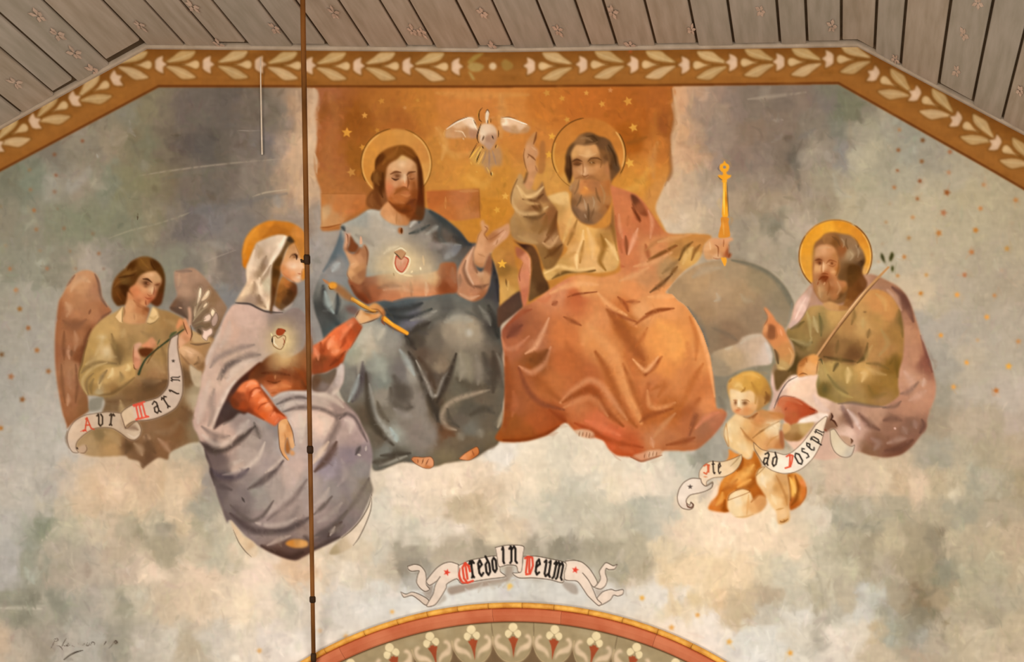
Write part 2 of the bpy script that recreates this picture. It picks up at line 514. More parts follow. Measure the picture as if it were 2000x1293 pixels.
GLYPH = {
 'a': [((.12, .18), (.42, 0), (.62, .15), (.62, .85), (.8, 1)), ((.62, .42), (.2, .5), (.14, .82), (.36, 1), (.6, .82))],
 'v': [((.02, .14), (.2, 0), (.26, .15), (.26, .82), (.46, 1), (.74, .82), (.74, .22), (.52, 0))],
 'e': [((.66, .3), (.44, 0), (.16, .2), (.16, .8), (.4, 1), (.7, .84)), ((.18, .52), (.64, .3))],
 'r': [((.04, .14), (.2, 0), (.3, .15), (.3, .88), (.14, 1)), ((.3, .9), (.46, 1)), ((.32, .22), (.52, 0), (.72, .14))],
 'i': [((.08, .14), (.22, 0), (.32, .15), (.32, .88), (.48, 1))],
 'd': [((.52, .12), (.18, .3), (.18, .8), (.42, 1), (.7, .8), (.7, .28), (.3, -.22))],
 'o': [((.42, 0), (.16, .2), (.16, .8), (.42, 1), (.7, .8), (.7, .2), (.42, 0))],
 'n': [((.04, .14), (.18, 0), (.26, .15), (.26, .9), (.14, 1)), ((.28, .2), (.54, 0), (.7, .15), (.7, .88), (.86, 1))],
 'u': [((.04, .12), (.18, 0), (.24, .15), (.24, .85), (.4, 1), (.66, .82)), ((.58, .1), (.7, 0), (.72, .15), (.72, .88), (.88, 1))],
 'm': [((.02, .14), (.12, 0), (.18, .15), (.18, .9), (.08, 1)), ((.2, .2), (.36, 0), (.48, .15), (.48, .9), (.4, 1)), ((.5, .2), (.66, 0), (.8, .15), (.8, .88), (.92, 1))],
 't': [((.3, -.2), (.3, .85), (.5, 1), (.62, .9)), ((.1, .06), (.56, .06))],
 's': [((.64, .14), (.4, 0), (.16, .2), (.62, .66), (.52, .95), (.14, .92))],
 'p': [((.06, .1), (.22, 0), (.24, .2), (.24, 1.4)), ((.24, .15), (.48, 0), (.7, .2), (.7, .8), (.46, 1), (.26, .9))],
 'h': [((.1, -.4), (.22, -.5), (.24, -.3), (.24, 1)), ((.26, .2), (.5, 0), (.7, .2), (.7, .85), (.5, 1.25))],
 'A': [((.02, 1), (.14, .96), (.42, .02), (.7, .9), (.95, 1)), ((.25, .62), (.6, .6)), ((.3, .1), (.42, .02)), ((-.06, 1.05), (.2, 1.02))],
 'M': [((.05, .1), (.2, .05), (.22, .95), (.1, 1)), ((.25, .12), (.45, 0), (.5, .95), (.4, 1)), ((.52, .12), (.72, 0), (.78, .9), (.98, 1)), ((0, .02), (.9, -.06)), ((0, 1.04), (1, 1))],
 'C': [((.8, .2), (.5, 0), (.2, .2), (.16, .75), (.4, 1), (.9, .95)), ((.5, .02), (.46, .8)), ((.74, .15), (.8, .45))],
 'D': [((.0, .1), (.3, 0), (.75, .05), (.85, .5), (.6, .95), (.2, 1)), ((.25, .05), (.16, .9)), ((.45, .1), (.5, .85))],
 'J': [((.05, .15), (.4, 0), (.75, .05), (.7, .55), (.6, .85), (.05, 1)), ((.45, .1), (.5, .8))],
 'I': [((.1, .2), (.4, .05), (.8, .1)), ((.6, .1), (.7, .6), (.5, .9), (.15, .8)), ((.75, .2), (.8, .7))],
}
def glyph(ch, x, y, w, h, ang, col, pen, a=.95):
    """letter centred on x, y of the current frame; w, h, pen in px; ang in degrees (clockwise)"""
    s = ST['fr']; cx, cy = x / s[2] + s[0], y / s[2] + s[1]
    c, sn = math.cos(math.radians(ang)), math.sin(math.radians(ang))
    k = pid('letter')
    for st in GLYPH[ch]:
        q = []
        for u, v in st:
            lx, ly = (u - .45) * w, (v - .5) * h
            q.append([cx + lx * c - ly * sn, cy + lx * sn + ly * c])
        L(q, pen, col, a, .25, clip=0, part=k, taper=0, curve=0)

# ================================================================== sky and clouds
SKYID = newid('painted_sky', None, 'grey-green painted sky and cream clouds behind the figures')
IDS[:] = SKYID
def paint_sky():
    pts = []; cls = []
    def add(x0, y0, s, t):
        for q in t.split():
            a, b, c = q.split(',')
            pts.append((float(a) / s + x0, float(b) / s + y0)); cls.append(hexrgb(c))
    for ln in """355|30:7d7a66 60:838672 100:a09a8a 125:958c7b 165:9a8c78 210:868570 260:878062 300:857c5e 330:7c6f58 380:7a6c5e 410:6f655a 440:76695c 480:8a7c6e 520:857868 560:b0947a 585:d0ab86
440|10:8f8672 40:8f8a76 70:8f8875 110:86836c 150:84846b 200:85836a 240:85826a 300:8f8469 330:84786a 370:706660 420:7d7570 460:82786f 590:a08c7a 640:a7998b
210|240:8a8370 280:8d8266 320:80735f 360:71645a 400:70655a 450:6c6157 490:736658 520:7d7060 555:87796a 578:b08f72 595:cfa680
288|110:857c6c 145:958a76 180:8c8270 200:9a8b74 230:8d8067 260:847a60 280:7d7860 320:7d705c 340:67594c 370:635850 400:625a52 440:6a6054 480:75685c 520:7d736c 550:a58f7c 575:d8b08c 600:d8b590
512|20:8f8a76 60:948f7c 120:8f8874 155:a0937f 175:b0a291 210:9c9082 230:8c8474 340:888370 370:7c7468 390:8a8070 410:a69482 440:7d7064 460:80736a 630:a0968c
590|10:a39a88 60:a59c8c 400:8f8880 450:84807c 620:948c84
650|20:a59c8d 60:aaa193 100:b0a697
750|20:aaa295 55:aea699 100:b0a698
810|30:b0a89b 90:b5ab9d
870|20:b5ab9c 60:bbb2a4 100:b9b0a2 120:bfb5a8 370:bfb095 390:b8ab98
950|10:bfb3a3 40:c2b7a8 100:b8aea0 130:ccb8a2 160:d8bc9c 190:d8b895 215:e8c8a8 240:d9bb9a 250:d0b090 280:d3b595 310:cfb08c 340:dcc09e 370:d8b998 388:c5ad8c 402:9c9086
990|60:bcb2a4 120:c5b59c 180:d3b898 260:d8bc9a 330:dac0a0 400:a8a08c
1032|15:bdb4a8 40:b0aa9c 60:9a9784 85:858670 105:b0a890 140:b9ae94 190:cdbb9f 220:d0b89c 255:b8a88e 270:9f937a 290:c3b398 320:a59a84 340:d0b896 365:d8bf9f 390:b5a78a 405:b5aa94 430:cfbfa5
1075|20:b5aea4 60:999582 110:b5a792 170:b3a592 240:b8a58c 320:a89a80 380:cab89c 430:bfb49c 470:d5c2a6 700:d8c4a8
1118|20:b2aaa0 50:a09b87 110:afa08c 170:b9a894 250:c8b29b 290:e6cdb2 400:e4c8ac 500:eed4bc 590:e1be9b
1180|30:96907c 60:857f6c 80:b0a692 110:908b79 150:a9a08f 190:b0a494 220:b8ac98 245:9d957f 270:c9bba3 320:cdb79b 380:dcc3a5 440:e3ccb0 480:f0d8b8 530:e5d0b8 560:d0c5b0 595:ead9c4 660:ddd2c4 740:e0d8cc
1255|5:c9b095 40:b3a592 80:9f9280 130:b3a898 180:b3ab9d 210:9f9584 240:9d9582 280:bfb2a0 330:d0c3b0 370:bbaa90 420:cfc2b0 480:e5d3bd 530:e5d5c5 590:eee0d0
1110|630:ecd6ba 680:ead9c2 720:dac8b0 760:c8b8a0 785:9c8f7c 1210:ada28a 1240:bfae92
1160|800:dcd6cc 900:dcd8ce 1000:d3cec4 1100:d5cfc4 1200:dcd2c4 1280:e8dccc 1340:eedfcc
945|735:e0cdb5 770:f0dcc4 810:f0d8c0 850:f0d8bc 890:f2d9bc 930:e3cbae 960:dcc3a5 1000:ead3b6 1040:f0dcc0 1080:e0d0b5 1110:cfc5b0 1150:d5c9b3 1200:e8d5b8 1250:f0dcc2 1300:e0d0ba
900|980:e8dccc 1040:ead8bd 1100:ded0b8 1150:e8d6bc 1250:e8d8c0 1340:cbc3b0
990|735:d8ccb8 800:e3d0b8 860:dcc8ae 905:c8b394 930:cfb898 980:dcc8ac 1030:d8cab2 1080:c5bda8 1140:c8bda6 1200:c9bea6 1260:b9b3a0 1310:c8bfac 1340:e3cdb0
1035|735:dccdb8 770:e0d2bc 800:d0c5b0 850:dfd0ba 900:e8d6c2 930:d6c0a0 960:e3cfb0 1000:dcc5a8 1040:d8c8b2 1070:c5b8a2 1100:cabfaa 1150:cdc0a8 1200:c9bba2 1250:b8b09c 1280:c0b8a5 1310:dcc8ae 1335:f0d5b5
1070|740:cdc2ae 800:a89c88 880:b8a890 940:9f927c 1040:a09480 1100:948a76 1180:a89c84 1240:b5a88e 1300:e0caa8
1055|1420:f6dcbc 1480:f2d6b5 1530:ecd2b2 1560:e8cfb0 1575:c9bda2 1610:bfb398 1650:b5a88d 1700:a5977d 1740:c0b090 1790:a8987c 1830:958870 1860:bfae90 1900:b5a488 1940:c0ad8d 1985:bfa98c 2040:bfa98c
1005|1360:efd8b8 1430:fcdcbe 1500:f0d6b4 1600:e0d0b8 1640:aba28c 1700:b0a48c 1760:b0a288 1820:b8a88c 1880:a39a84 1950:b5a48a
940|1590:c8b69c 1620:d0b59a 1650:cdb59a 1680:d5bd9f 1730:dcc5a5 1750:bfa585 1790:dcc0a2 1830:bfac8c 1870:c5b496 1900:a8a08a 1930:b8ab92 1960:a99c82 1990:ab997a
880|1360:9a9484 1400:a8a090 1840:a89e8a 1880:b5a68c 1930:b0a084 1985:b8a388
1117|1310:e8cda5 1340:f0d3ac 1400:ecd0a8 1450:efd2ac 1500:dccaaa 1540:cdc2aa 1575:dcccb0 1610:c9bca2 1650:c5b89c 1690:a89a80 1720:b0a08a 1760:a8987c 1800:a39376 1850:918a74 1890:b0a488 1950:b8ab8e 1990:bca88a
1168|1320:e5cba5 1360:dcc298 1410:debe96 1450:cdb694 1500:b9a58a 1560:c8bca5 1600:b9ac91 1650:beaf96 1700:c3beaf 1750:aa9b82 1800:8c785c 1830:aa9678 1880:b9aa8c 1950:b2a58c
1200|1380:efe0cf 1450:cdb694 1500:c8bca8 1560:d8cfc0 1620:b5ab98 1680:cfc8ba 1740:9f9884 1800:8a7f68 1860:b5a68c 1930:a89a80
1242|1340:f0ddc8 1390:f0e0d0 1450:dcd5c8 1500:e0d8ca 1560:d8ccb8 1600:b8ad9a 1640:e5d5c2 1680:dccdb8 1710:c5ae8c 1740:a8a594 1770:a59c85 1800:9a9282 1830:b8a890 1860:baa98c 1920:c5b498 1980:bfac8e
1285|1480:e8e0d4 1560:ddd2c0 1640:e0d2bf 1720:c9b69a 1800:b5a088 1900:c3b194 1980:c9b498
206|1320:d8a67a 1345:dcaa80 1365:a58c78 1400:a38a75 1430:8d7a6c 1480:857565 1520:7d6e60 1560:8a7868 1600:80756a 1640:7a7862 1670:7d7a62 1700:8c8270 1715:b0a48c
250|1325:d5a67c 1360:b8997c 1410:9a8674 1475:8a7562 1530:897766 1590:8b7e6d 1640:848070 1690:a89e88 1730:a8a08c 1770:a09a88
305|1320:dcb088 1345:d0a580 1370:b08d6e 1400:9d8878 1450:8f7a6a 1490:8a786a 1530:857463 1555:6b6054 1580:a39582 1620:978a78 1640:8f8880 1670:b5aa92 1700:b8ad92 1730:a89f88 1770:a8a290 1820:a89e8a 1880:b5a88e
350|1320:d3b08c 1350:c8ac8c 1390:b09a82 1440:988672 1500:948270 1560:9c8c78 1620:a3967e 1680:b0a68a 1760:b0a68e 1850:b3a78e 1950:b8a98a
398|1310:d8b894 1350:cdb294 1390:b8a48c 1440:ac967d 1480:9b876e 1520:a59178 1560:aa9882 1600:a09178 1650:b9aa8c 1700:b9ac91 1800:beaf91 1900:b9aa8a 1980:b4a587
440|1310:d8c0a2 1350:d5bb9a 1390:bfa88c 1440:a0917c 1480:ab9a82 1510:867d68 1540:b5a58e 1560:b8a590 1720:beb094 1800:c0b194 1900:b9ab8e 1990:b3a488
500|1450:a59680 1500:ae9d85 1540:aa9c86 1740:beb096 1820:bdae92 1920:b5a68c
567|1560:b8a890 1770:cbb698 1800:cdb89a 1840:beae94 1880:b5a690 1930:b3a48c 1980:b0a088
640|1800:b0a596 1850:b5a897 1920:b5a793 1990:b8a994
703|1830:aaa090 1897:beae96 1960:b8aa95
770|1840:a39884 1900:bdae9a 1970:c0b09e
824|1840:a3927a 1880:b8a58c 1910:bba890 1940:b3a188 1980:c0ac98
730|1410:857a66 1440:8a7f6a 1480:94886f
660|1420:94846c 1460:9a8a72""".splitlines():
        yy, q = ln.split("|")
        for t in q.split():
            a, c = t.split(":"); pts.append((float(a), float(yy))); cls.append(hexrgb(c))
    W = (np.array(pts, np.float32), np.array(cls, np.float32))
    # coarse evaluation, then enlarged
    q = 4
    gx, gy = GX[::q], GY[::q]
    X, Y = np.meshgrid(gx, gy)
    jit = 15.0
    X = X + jit * NZ[0][::q, ::q]; Y = Y + jit * NZ[1][::q, ::q]
    acc = np.zeros(X.shape + (3,), np.float32); ws = np.zeros(X.shape, np.float32)
    for (a, b), c in zip(*W):
        w = 1.0 / ((X - a) ** 2 + (Y - b) ** 2 + 11.0 ** 2) ** 2.4
        ws += w; acc += w[..., None] * c
    small = acc / ws[..., None]
    iy = np.clip((np.arange(NY) / q), 0, len(gy) - 1.001); ix = np.clip((np.arange(NX) / q), 0, len(gx) - 1.001)
    y0, x0 = iy.astype(int), ix.astype(int); fy, fx = (iy - y0)[:, None, None], (ix - x0)[None, :, None]
    IMG[:] = ((small[y0][:, x0] * (1 - fx) + small[y0][:, x0 + 1] * fx) * (1 - fy)
              + (small[y0 + 1][:, x0] * (1 - fx) + small[y0 + 1][:, x0 + 1] * fx) * fy)
    # dabs of the brush: short crossing strokes, lighter and darker than what lies under them
    r = np.random.default_rng(11)
    ST['fr'] = (0, 0, 1)
    for k in range(2600):
        x, y = r.uniform(-240, 2240), r.uniform(170, 1400)
        calm = (x < 330 and y > 570 and y < 900) or (x > 1700 and 250 < y < 900)
        if calm and r.random() < .6: continue
        L_, an = r.uniform(4, 18), r.choice([0.1, 1.5, 0.8, 2.2]) + r.normal(0, .35)
        i = int(np.clip((y - CY0) / S, 0, NY - 1)); j = int(np.clip((x - CX0) / S, 0, NX - 1))
        c0 = IMG[i, j]
        d = r.normal(0, .055 if not calm else .025)
        col = np.clip(c0 + d + r.normal(0, .008, 3), 0, 1)
        hx = ''.join('%02x' % int(v * 255) for v in col)
        dx, dy = math.cos(an) * L_, math.sin(an) * L_
        b = r.normal(0, L_ * .25)
        L([[x - dx, y - dy], [x + b * .5, y + b * .5], [x + dx, y + dy]], r.uniform(3.5, 10), hx, .45, .75, clip=0)
paint_sky()
ST['clip'] = None
# rays, cracks and smudges seen in the sky
fr(0, 160, 3.123)
Ls('''
1.6 b09f88 .55 .8|850,572 1000,548 1200,520 1450,492 1720,470
1.6 aba084 .5 .8|660,955 800,905 950,868 1100,820 1170,790
1.6 c4b094 .7 .8|1540,700 1620,675 1760,655
1.2 b0a08e .5 .8|1250,1100 1330,1065 1440,1025
1.2 b5a595 .5 .8|1450,295 1520,298 1600,296
2.5 a09a8e .5 .8|790,235 800,300 825,330
2.0 b0aca0 .6 .8|590,440 600,470
5 6e6a66 .4 .9|1160,800 1300,770 1500,730 1750,680
4 75705f .4 .9|1000,590 1200,550 1450,520
7 a39a8c .4 .9|1270,980 1340,1000 1400,1010
7 9a9690 .5 .9|1690,700 1700,760
6 a8a49b .4 .9|420,600 430,660 530,560 545,520
1.5 3f2c1c .9 .5|841,800 839,840
''', clip=0)
fr(0, 850, 2.918)
Ls('''
5 8c8674 .5 .9|0,950 120,955 250,960
3 c9bda8 .6 .8|0,985 120,985 240,990
8 8d8b79 .35 .9|120,620 170,600 250,520
5 8f8b7b .4 .9|680,930 740,945
6 938d7c .4 .9|330,850 340,930
4 a09680 .4 .9|990,560 1040,650 990,690
5 a0967f .35 .9|790,520 850,620
3 cfc0a8 .5 .9|240,600 330,520
''', clip=0)
fr(1300, 860, 2.857)
Ls('''
3 a0967f .35 .9|780,610 830,700 870,830 880,960
5 7d745c .5 .9|1380,830 1450,860 1520,830
3 6a5634 .5 .9|1545,1015 1580,1022
4 8a8069 .5 .9|1540,1060 1560,1130
6 8e8776 .5 .9|1010,470 1100,480 1190,460
5 c9c4ba .5 .9|1060,850 1100,820 1130,800
3 9a8f79 .35 .9|1710,600 1720,740 1790,800
5 cdbfa6 .4 .9|880,380 1000,420 1060,460
''', clip=0)
fr(1290, 160, 4.444)
Ls('''
4 6e6556 .6 .8|1160,560 1165,700 1190,830 1205,940
3 b5a48e .5 .8|760,150 950,130 1260,90
4 a8987f .5 .8|1640,330 1650,480 1640,600
6 b5a58f .5 .9|1290,460 1340,540 1300,620
5 76706a .4 .9|1190,490 1260,460 1340,410
3 b9aa9a .5 .8|970,330 1060,330
3 857860 .5 .8|1070,1000 1210,1025
5 b0aa98 .4 .8|1500,800 1550,960 1650,1000
''', clip=0)

# ================================================================== golden throne ground behind the two seated men
fig('golden_ground', 'orange gold starred ground behind the two seated men')
fr(600, 160, 2.778)
F('22,-20 2030,-20 1985,20 1998,60 1975,120 1995,205 1980,260 1978,310 1970,405 1975,480 1940,560 1920,600 1890,690 1940,800 '
  '1960,900 1700,1100 1400,1150 1060,1250 1040,1100 1000,900 700,900 300,800 90,810 78,760 75,600 50,520 40,420 55,300 35,180 60,80 55,40',
  soft=2.0, part='.', name='gold', gain=(1.0,.945,.88), e=10, jit=9, W='150,150,985c2c 100,250,a86638 250,200,93581f 400,150,b37434 600,150,bf8039 800,150,cc8845 1000,100,cb8745 '
  '1100,120,cc8a45 1300,120,c37b35 1500,120,bf7230 1750,160,b56a2a 1900,100,b0692f 1880,350,c07a38 1750,300,a9611e 1850,500,cf8c3f '
  '1800,550,d2943f 700,400,c58a40 800,450,cf9245 900,520,d39a45 1000,560,c88e3c 1000,700,c88a33 850,350,c98a45 150,450,a8693a '
  '250,400,9c6224 130,550,b27540 1900,600,cf9550 1100,850,bf8238 100,90,a76a45 1250,350,c98640 1280,500,cf9b50 500,230,ae6b30 1960,250,9a5a2a')
Ls('''
9 b0703c .5 .9|120,60 150,200 110,380 140,560
6 8f5420 .5 .9|100,60 90,160 60,230
8 a9642c .5 .9|370,200 460,190 570,190 575,270
7 d49a58 .5 .9|1050,70 1060,160 1050,300
5 d9a055 .5 .9|720,330 800,400 900,380
5 e0a860 .5 .9|700,250 750,330 730,420
6 e0a54e .5 .9|860,500 950,560 1010,500
6 b5702e .5 .9|1890,150 1880,260 1900,340
6 c98c4c .6 .9|1900,330 1870,420 1880,520
5 8f541c .6 .9|1740,330 1780,320 1840,300
6 d9a24c .5 .9|1700,600 1800,560 1850,470
4 a86427 .5 .9|1960,40 1975,200 1950,330
6 d39750 .45 .9|700,60 900,70 1200,70
''')
# cream cloud edge left and right of the gold
fr(500, 0, 3.802)
for w, c, a, p in ((7, 'd6b492', .8, '430,660 440,740 425,840 432,930 428,1040'), (3, 'dfc09c', .8, '436,1140 448,1200 450,1280'),
                   (6, 'caa988', .5, '300,680 320,900 310,1100 330,1290')):
    L(p, w, c, a, .8, clip=0)
fr(1290, 160, 4.444)
Ls('''
3 8f5a2c .6 .8|95,60 125,300 100,500 85,650 90,790 40,900
4 dcb48a .6 .8|110,60 140,300 120,500 110,640
4 d9b48e .6 .8|125,430 112,480 105,620
4 e0c2a0 .5 .8|60,870 50,950
''', clip=0)
# throne arms: two slabs
fr(640, 240)
F('-110,745 100,740 400,745 410,800 400,900 200,1010 140,1070 0,1105 -100,1108 -108,1080', soft=1.2, part='throne_slab', curve=0, clip='gold', W='-50,800,bd7c45 200,800,c07840 '
  '330,860,b9703a 100,900,c27a42 -40,950,c39a6d 60,1000,c08a58')
Ls('1.6 8a4a1e .7 .7|-108,1100 0,1098 140,1065\n1.5 9a5c2a .5 .7|-105,745 200,742 400,748')
F('1030,715 1300,705 1590,690 1600,760 1605,1000 1400,1030 1200,1025 1050,900', soft=1.2, part='throne_slab', curve=0, W='1150,780,b5652f 1400,800,bf7440 1500,950,c07a42 '
  '1250,950,b96e36 1580,850,b06a30')
Ls('1.2 8f5320 .6 .7|1590,690 1602,1000\n2 e0a45a .4 .8|1240,780 1240,900\n2.5 cf9150 .5 .8|1390,720 1580,715', clip=0)
for x, y, r, c in ((215, 275, 11, 'e09a3c'), (240, 490, 10, 'c98a42'), (300, 355, 7, 'd8923a'), (312, 182, 7, 'dc9a48'), (403, 103, 7.5, 'd28e3c'),
                   (600, 100, 5, 'cc8e3c'), (380, 262, 6, 'c98635'), (530, 140, 5, 'c8894a'), (1300, 60, 8, 'cf8f3e'), (1383, 90, 7, 'd2923c'),
                   (1515, 60, 6, 'd99845'), (1600, 120, 7.5, 'dd9a42'), (1645, 45, 6, 'd38c50'), (1740, 105, 10, 'df9a40'), (1770, 248, 10, 'e5a444'), (1750, 440, 10.5, 'e8aa48'),
                   (1328, 295, 8, 'e3a440'), (1312, 395, 8.5, 'e8a840'), (1410, 205, 7, 'd69a42'), (1075, 620, 8, 'e0a64c'), (1030, 695, 7.5, 'e0a240')):
    ST['fr'] = (600, 160, 2.778)
    star(x, y, r, c, .95, rot=(x * 7 % 10) / 14 - .3)

# ================================================================== stars in the sky
ST['fig'] = None
def sky_stars(x0, y0, s, lst, rmul=1.0):
    fr(x0, y0, s)
    for q in lst.split():
        a = q.split(','); x, y, r, c = float(a[0]), float(a[1]), float(a[2]), a[3]
        al = float(a[4]) if len(a) > 4 else .95
        k = newid('star', None)
        star(x, y, r * rmul, c, al, rot=((x * 13 + y * 7) % 17) / 20 - .4, part=k, soft=.9)
sky_stars(1660, 180, 3.403, '327,250,5.5,a97040 484,320,6,7a4a22 322,385,5.5,94562a 478,460,6,8f5c30 665,397,6,ab6a40 315,523,4.5,8f4a22 466,592,6,8a4620 '
    '657,535,6.5,bf7e50,.7 295,632,5.5,b0703f 449,707,5.5,9a5a2c 645,667,8,94501f 890,615,6,c58550,.8 1103,718,7,c5854a 267,740,5,b08a62,.7 418,833,6,bf8a58 '
    '622,802,8,b0714a 868,773,6,c98248 240,865,5,b58a5c,.8 391,970,6,b07c45 590,937,8,bf7a3a 836,917,7,bf7528 1077,870,6,b59878,.5 360,1095,6,bf7a3c 545,1080,6,b59a80,.5 '
    '808,1062,7,bd7038 1044,1040,7,bf8a45 317,1220,5,c08040 508,1215,5,c9904c 763,1213,6,b8795a 1008,1185,6,c0987a,.5 217,1010,5,b39270,.5 190,1130,4.5,bf8a58,.7', 1.05)
sky_stars(1740, 520, 3.404, '198,180,6.5,c9761f 440,190,7,f2a045 690,195,5.5,cf8545 638,338,7,f0a045 332,460,6.5,eb9838 577,492,5,d09050,.7 848,500,7,c98a50 '
    '505,640,6.5,f0a040 783,665,8,f0a83c 417,803,7,eda450 700,828,7.5,bf6c2c 490,57,5.5,b87040')
sky_stars(0, 160, 3.123, '503,360,5,8a4f30 332,443,5.5,8a5a3c 342,568,6,8f5f42 333,670,6,8a6448,.7 180,535,5,a3703f,.7 187,658,5,a3683f,.8 208,783,6,a86c3f 350,775,4,8a6a4c,.6 '
    '222,900,6,9f7048,.8 390,893,6,8a6444,.7 567,925,5,8f6848,.8 427,1033,4,94704c,.8 603,1047,5,9a6844 60,1140,6,b0744a 287,1140,6,a87450,.9 458,1138,5,9a6c4a 632,1140,4,8a6a54 '
    '97,1270,5,b07a4c 35,1000,5,a88058,.6 245,1030,5,a0744f,.6 5,760,4,b08050,.8')
sky_stars(0, 560, 3.804, '120,25,6,b0805a 147,165,7,94602a 210,307,6.5,9c5e30 275,472,7,a86a38 13,503,7,75502c 360,628,7,9f6638 82,668,8,a06a45 167,838,7.5,8a5428 5,1050,7,b06c28')
sky_stars(1300, 860, 2.857, '178,975,6.5,dc9540 33,1045,7.5,e0a050 355,1125,8,e5a850 695,1187,7.5,e8a040')
sky_stars(0, 0, 1, '766,1195,6,e8ab58 1254,1168,7,e9a844 507,1271,7,e3a860 625,1232,7,e5bc90,.8 676,1244,7,e0a050')
fr(770, 1050, 4.348)
F('960,400 985,385 1012,412 990,430 965,452', 'edc06a', .8, newid('star'), curve=0)

# ================================================================== painter's scrawl
fr(60, 1220, 10)
ST['clip'] = None
sg = newid('signature', None, 'dark brush signature with a sweeping underline')
for w, p in ((.9, '390,470 430,400 470,310'), (.8, '450,290 520,270 530,310 480,330'), (.8, '500,410 560,420 610,470 625,510'), (.9, '690,270 640,360 600,440'),
             (.6, '640,400 660,420 690,400'), (.8, '740,360 700,420 760,400'), (.5, '800,410 850,430'), (.6, '920,390 940,360'), (.7, '1010,410 1050,370 1060,410'),
             (.9, '1110,350 1090,410 1140,400 1150,350'), (.8, '1170,400 1200,340 1250,360 1240,400'), (1.0, '1430,400 1460,350 1480,320'),
             (.9, '1530,460 1570,420 1610,370'), (1.0, '1620,350 1660,310 1690,350 1640,380')):
    L(p, w, '42342a', .9, .3, clip=0, part=sg)
B('1550,360', 6, 5, '94877a', .6, clip=0); B('1660,350', 5, 4, '5a4a3c', .6, clip=0); B('960,390', 12, 5, 'a09485', .6, clip=0)
L('650,685 760,600 880,540 1020,500', [1, 1.6, 1.6, .6], '40352a', .9, .3, clip=0, part=newid('signature_underline'))

# ================================================================== floral border under the ceiling
BORD = fig('border_band', None, root='border')
fr(0, 0, 1)
outer = [(-300, 414), (0, 249), (287, 91), (960, 97), (1675, 87), (2000, 259), (2300, 418)]
inner = [(-300, 500), (0, 335), (310, 170), (960, 171), (1300, 168), (1637, 164), (1947, 340), (2000, 371), (2300, 546)]
F(np.array(outer + inner[::-1], np.float32), '965f27', .8, '.', curve=0, name='border')
for off, w, c, a in ((0, 13, '6e3f14', .65), (16, 10, '84501c', .5)):
    L(np.array([(x, y + off) for x, y in outer], np.float32), w, c, a, .9, taper=0, curve=0)
for off, w, c, a in ((-24, 11, 'a86c30', .55), (-9, 5, 'a0642a', .6), (-1, 2.8, '602c0a', .9)):
    L(np.array([(x, y + off) for x, y in inner], np.float32), w, c, a, .8, taper=0, curve=0)
r_ = np.random.default_rng(8)
for k in range(150):
    x = r_.uniform(-200, 2200)
    ya, yb = np.interp(x, [p[0] for p in outer], [p[1] for p in outer]), np.interp(x, [p[0] for p in inner], [p[1] for p in inner])
    y = r_.uniform(ya, yb)
    B([[x, y]], r_.uniform(8, 30), r_.uniform(3, 9), r_.choice(['8a5420', 'ad7434', 'a46a2a', '7a4816']), .3)
UNIT = dict(
    bud=[(-17, -4), (-22, -8), (-30, -6.5), (-41, -1.5), (-54, -.5), (-41, 2), (-30, 6.5), (-22, 8.5), (-17, 4)],
    leaf1=[(-83, -4), (-66, -17), (-54, -26), (-38, -27), (-24, -26), (-31, -14), (-44, -8), (-62, -5)],
    leaf2=[(-83, 3), (-60, 4), (-43, 10), (-31, 18), (-23, 25), (-34, 28), (-51, 28), (-67, 16)],
    tulip=[(-10, -8), (-5, -13), (6, -17.5), (4.5, -6.5), (13.5, 0), (5, 5), (6, 18), (-4, 13.5), (-10, 8)])
def unit(x, y, ang, mir, sl, tint=0):
    c, s = math.cos(ang), math.sin(ang)
    def tr(p): return np.array([[x + (mir * u * c - v * s), y + (mir * u * s + v * c)] for u, v in p], np.float32)
    lf = ['c49f68', 'c9a470', 'be9862'][tint % 3]; lf2 = ['c49d6a', 'cca676', 'c09a66'][(tint + 1) % 3]
    for nm, col, cv in (('leaf1', lf, 1), ('leaf2', lf2, 1), ('bud', 'd6b07c', 1), ('tulip', 'dcb692', 0)):
        pt = tr(UNIT[nm])
        L(np.vstack([pt, pt[:1]]), 2.6, '6f4312', .5, .9, clip=0, taper=0)
        F(pt, col, .9, 'leaf' if nm.startswith('leaf') else nm, curve=cv)
    L(tr([(-80, 0), (-60, 0), (-45, 0)]), 1.6, '7d4f1a', .6, .8, clip=0)
    L(tr([(-76, -5), (-50, -14), (-30, -22)]), 2.2, 'd9bd8c', .35, .9, clip=0)
    L(tr([(-72, 6), (-50, 16), (-32, 24)]), 2.2, 'd9bd8c', .35, .9, clip=0)
    B(tr([(-1, 0)]), 6, 7, 'e6c4a4', .5, clip=0)
    B(tr([(-24, 1)]), 5, 4, 'e0bd8c', .5, clip=0)
al, ar = math.atan2(-.55, 1), math.atan2(.545, 1)
t = 0
for x, y, a, m in ((892, 130, 0, 1), (796, 129, 0, 1), (700, 129, 0, 1), (605, 128, 0, 1), (508, 126, 0, 1), (406, 126, 0, 1), (313, 126, -.02, 1),
                   (227, 154, al, 1), (146, 194, al, 1), (68, 238, al, 1), (-5, 283, al, 1), (-85, 327, al, 1), (-165, 371, al, 1),
                   (1035, 129, 0, -1), (1137, 126, 0, -1), (1237, 126, 0, -1), (1337, 127, 0, -1), (1430, 122, 0, -1), (1522, 121, 0, -1), (1618, 115, 0.02, -1),
                   (1706, 145, ar, -1), (1787, 184, ar, -1), (1867, 234, ar, -1), (1944, 280, ar, -1), (2024, 324, ar, -1), (2105, 368, ar, -1), (2185, 412, ar, -1)):
    unit(x, y, a, m, 0, t); t += 1
fr(500, 0, 3.802)
F('1570,460 1620,410 1690,395 1640,440 1590,475', 'a88f48', 1.2, 'leaf', a=.7)
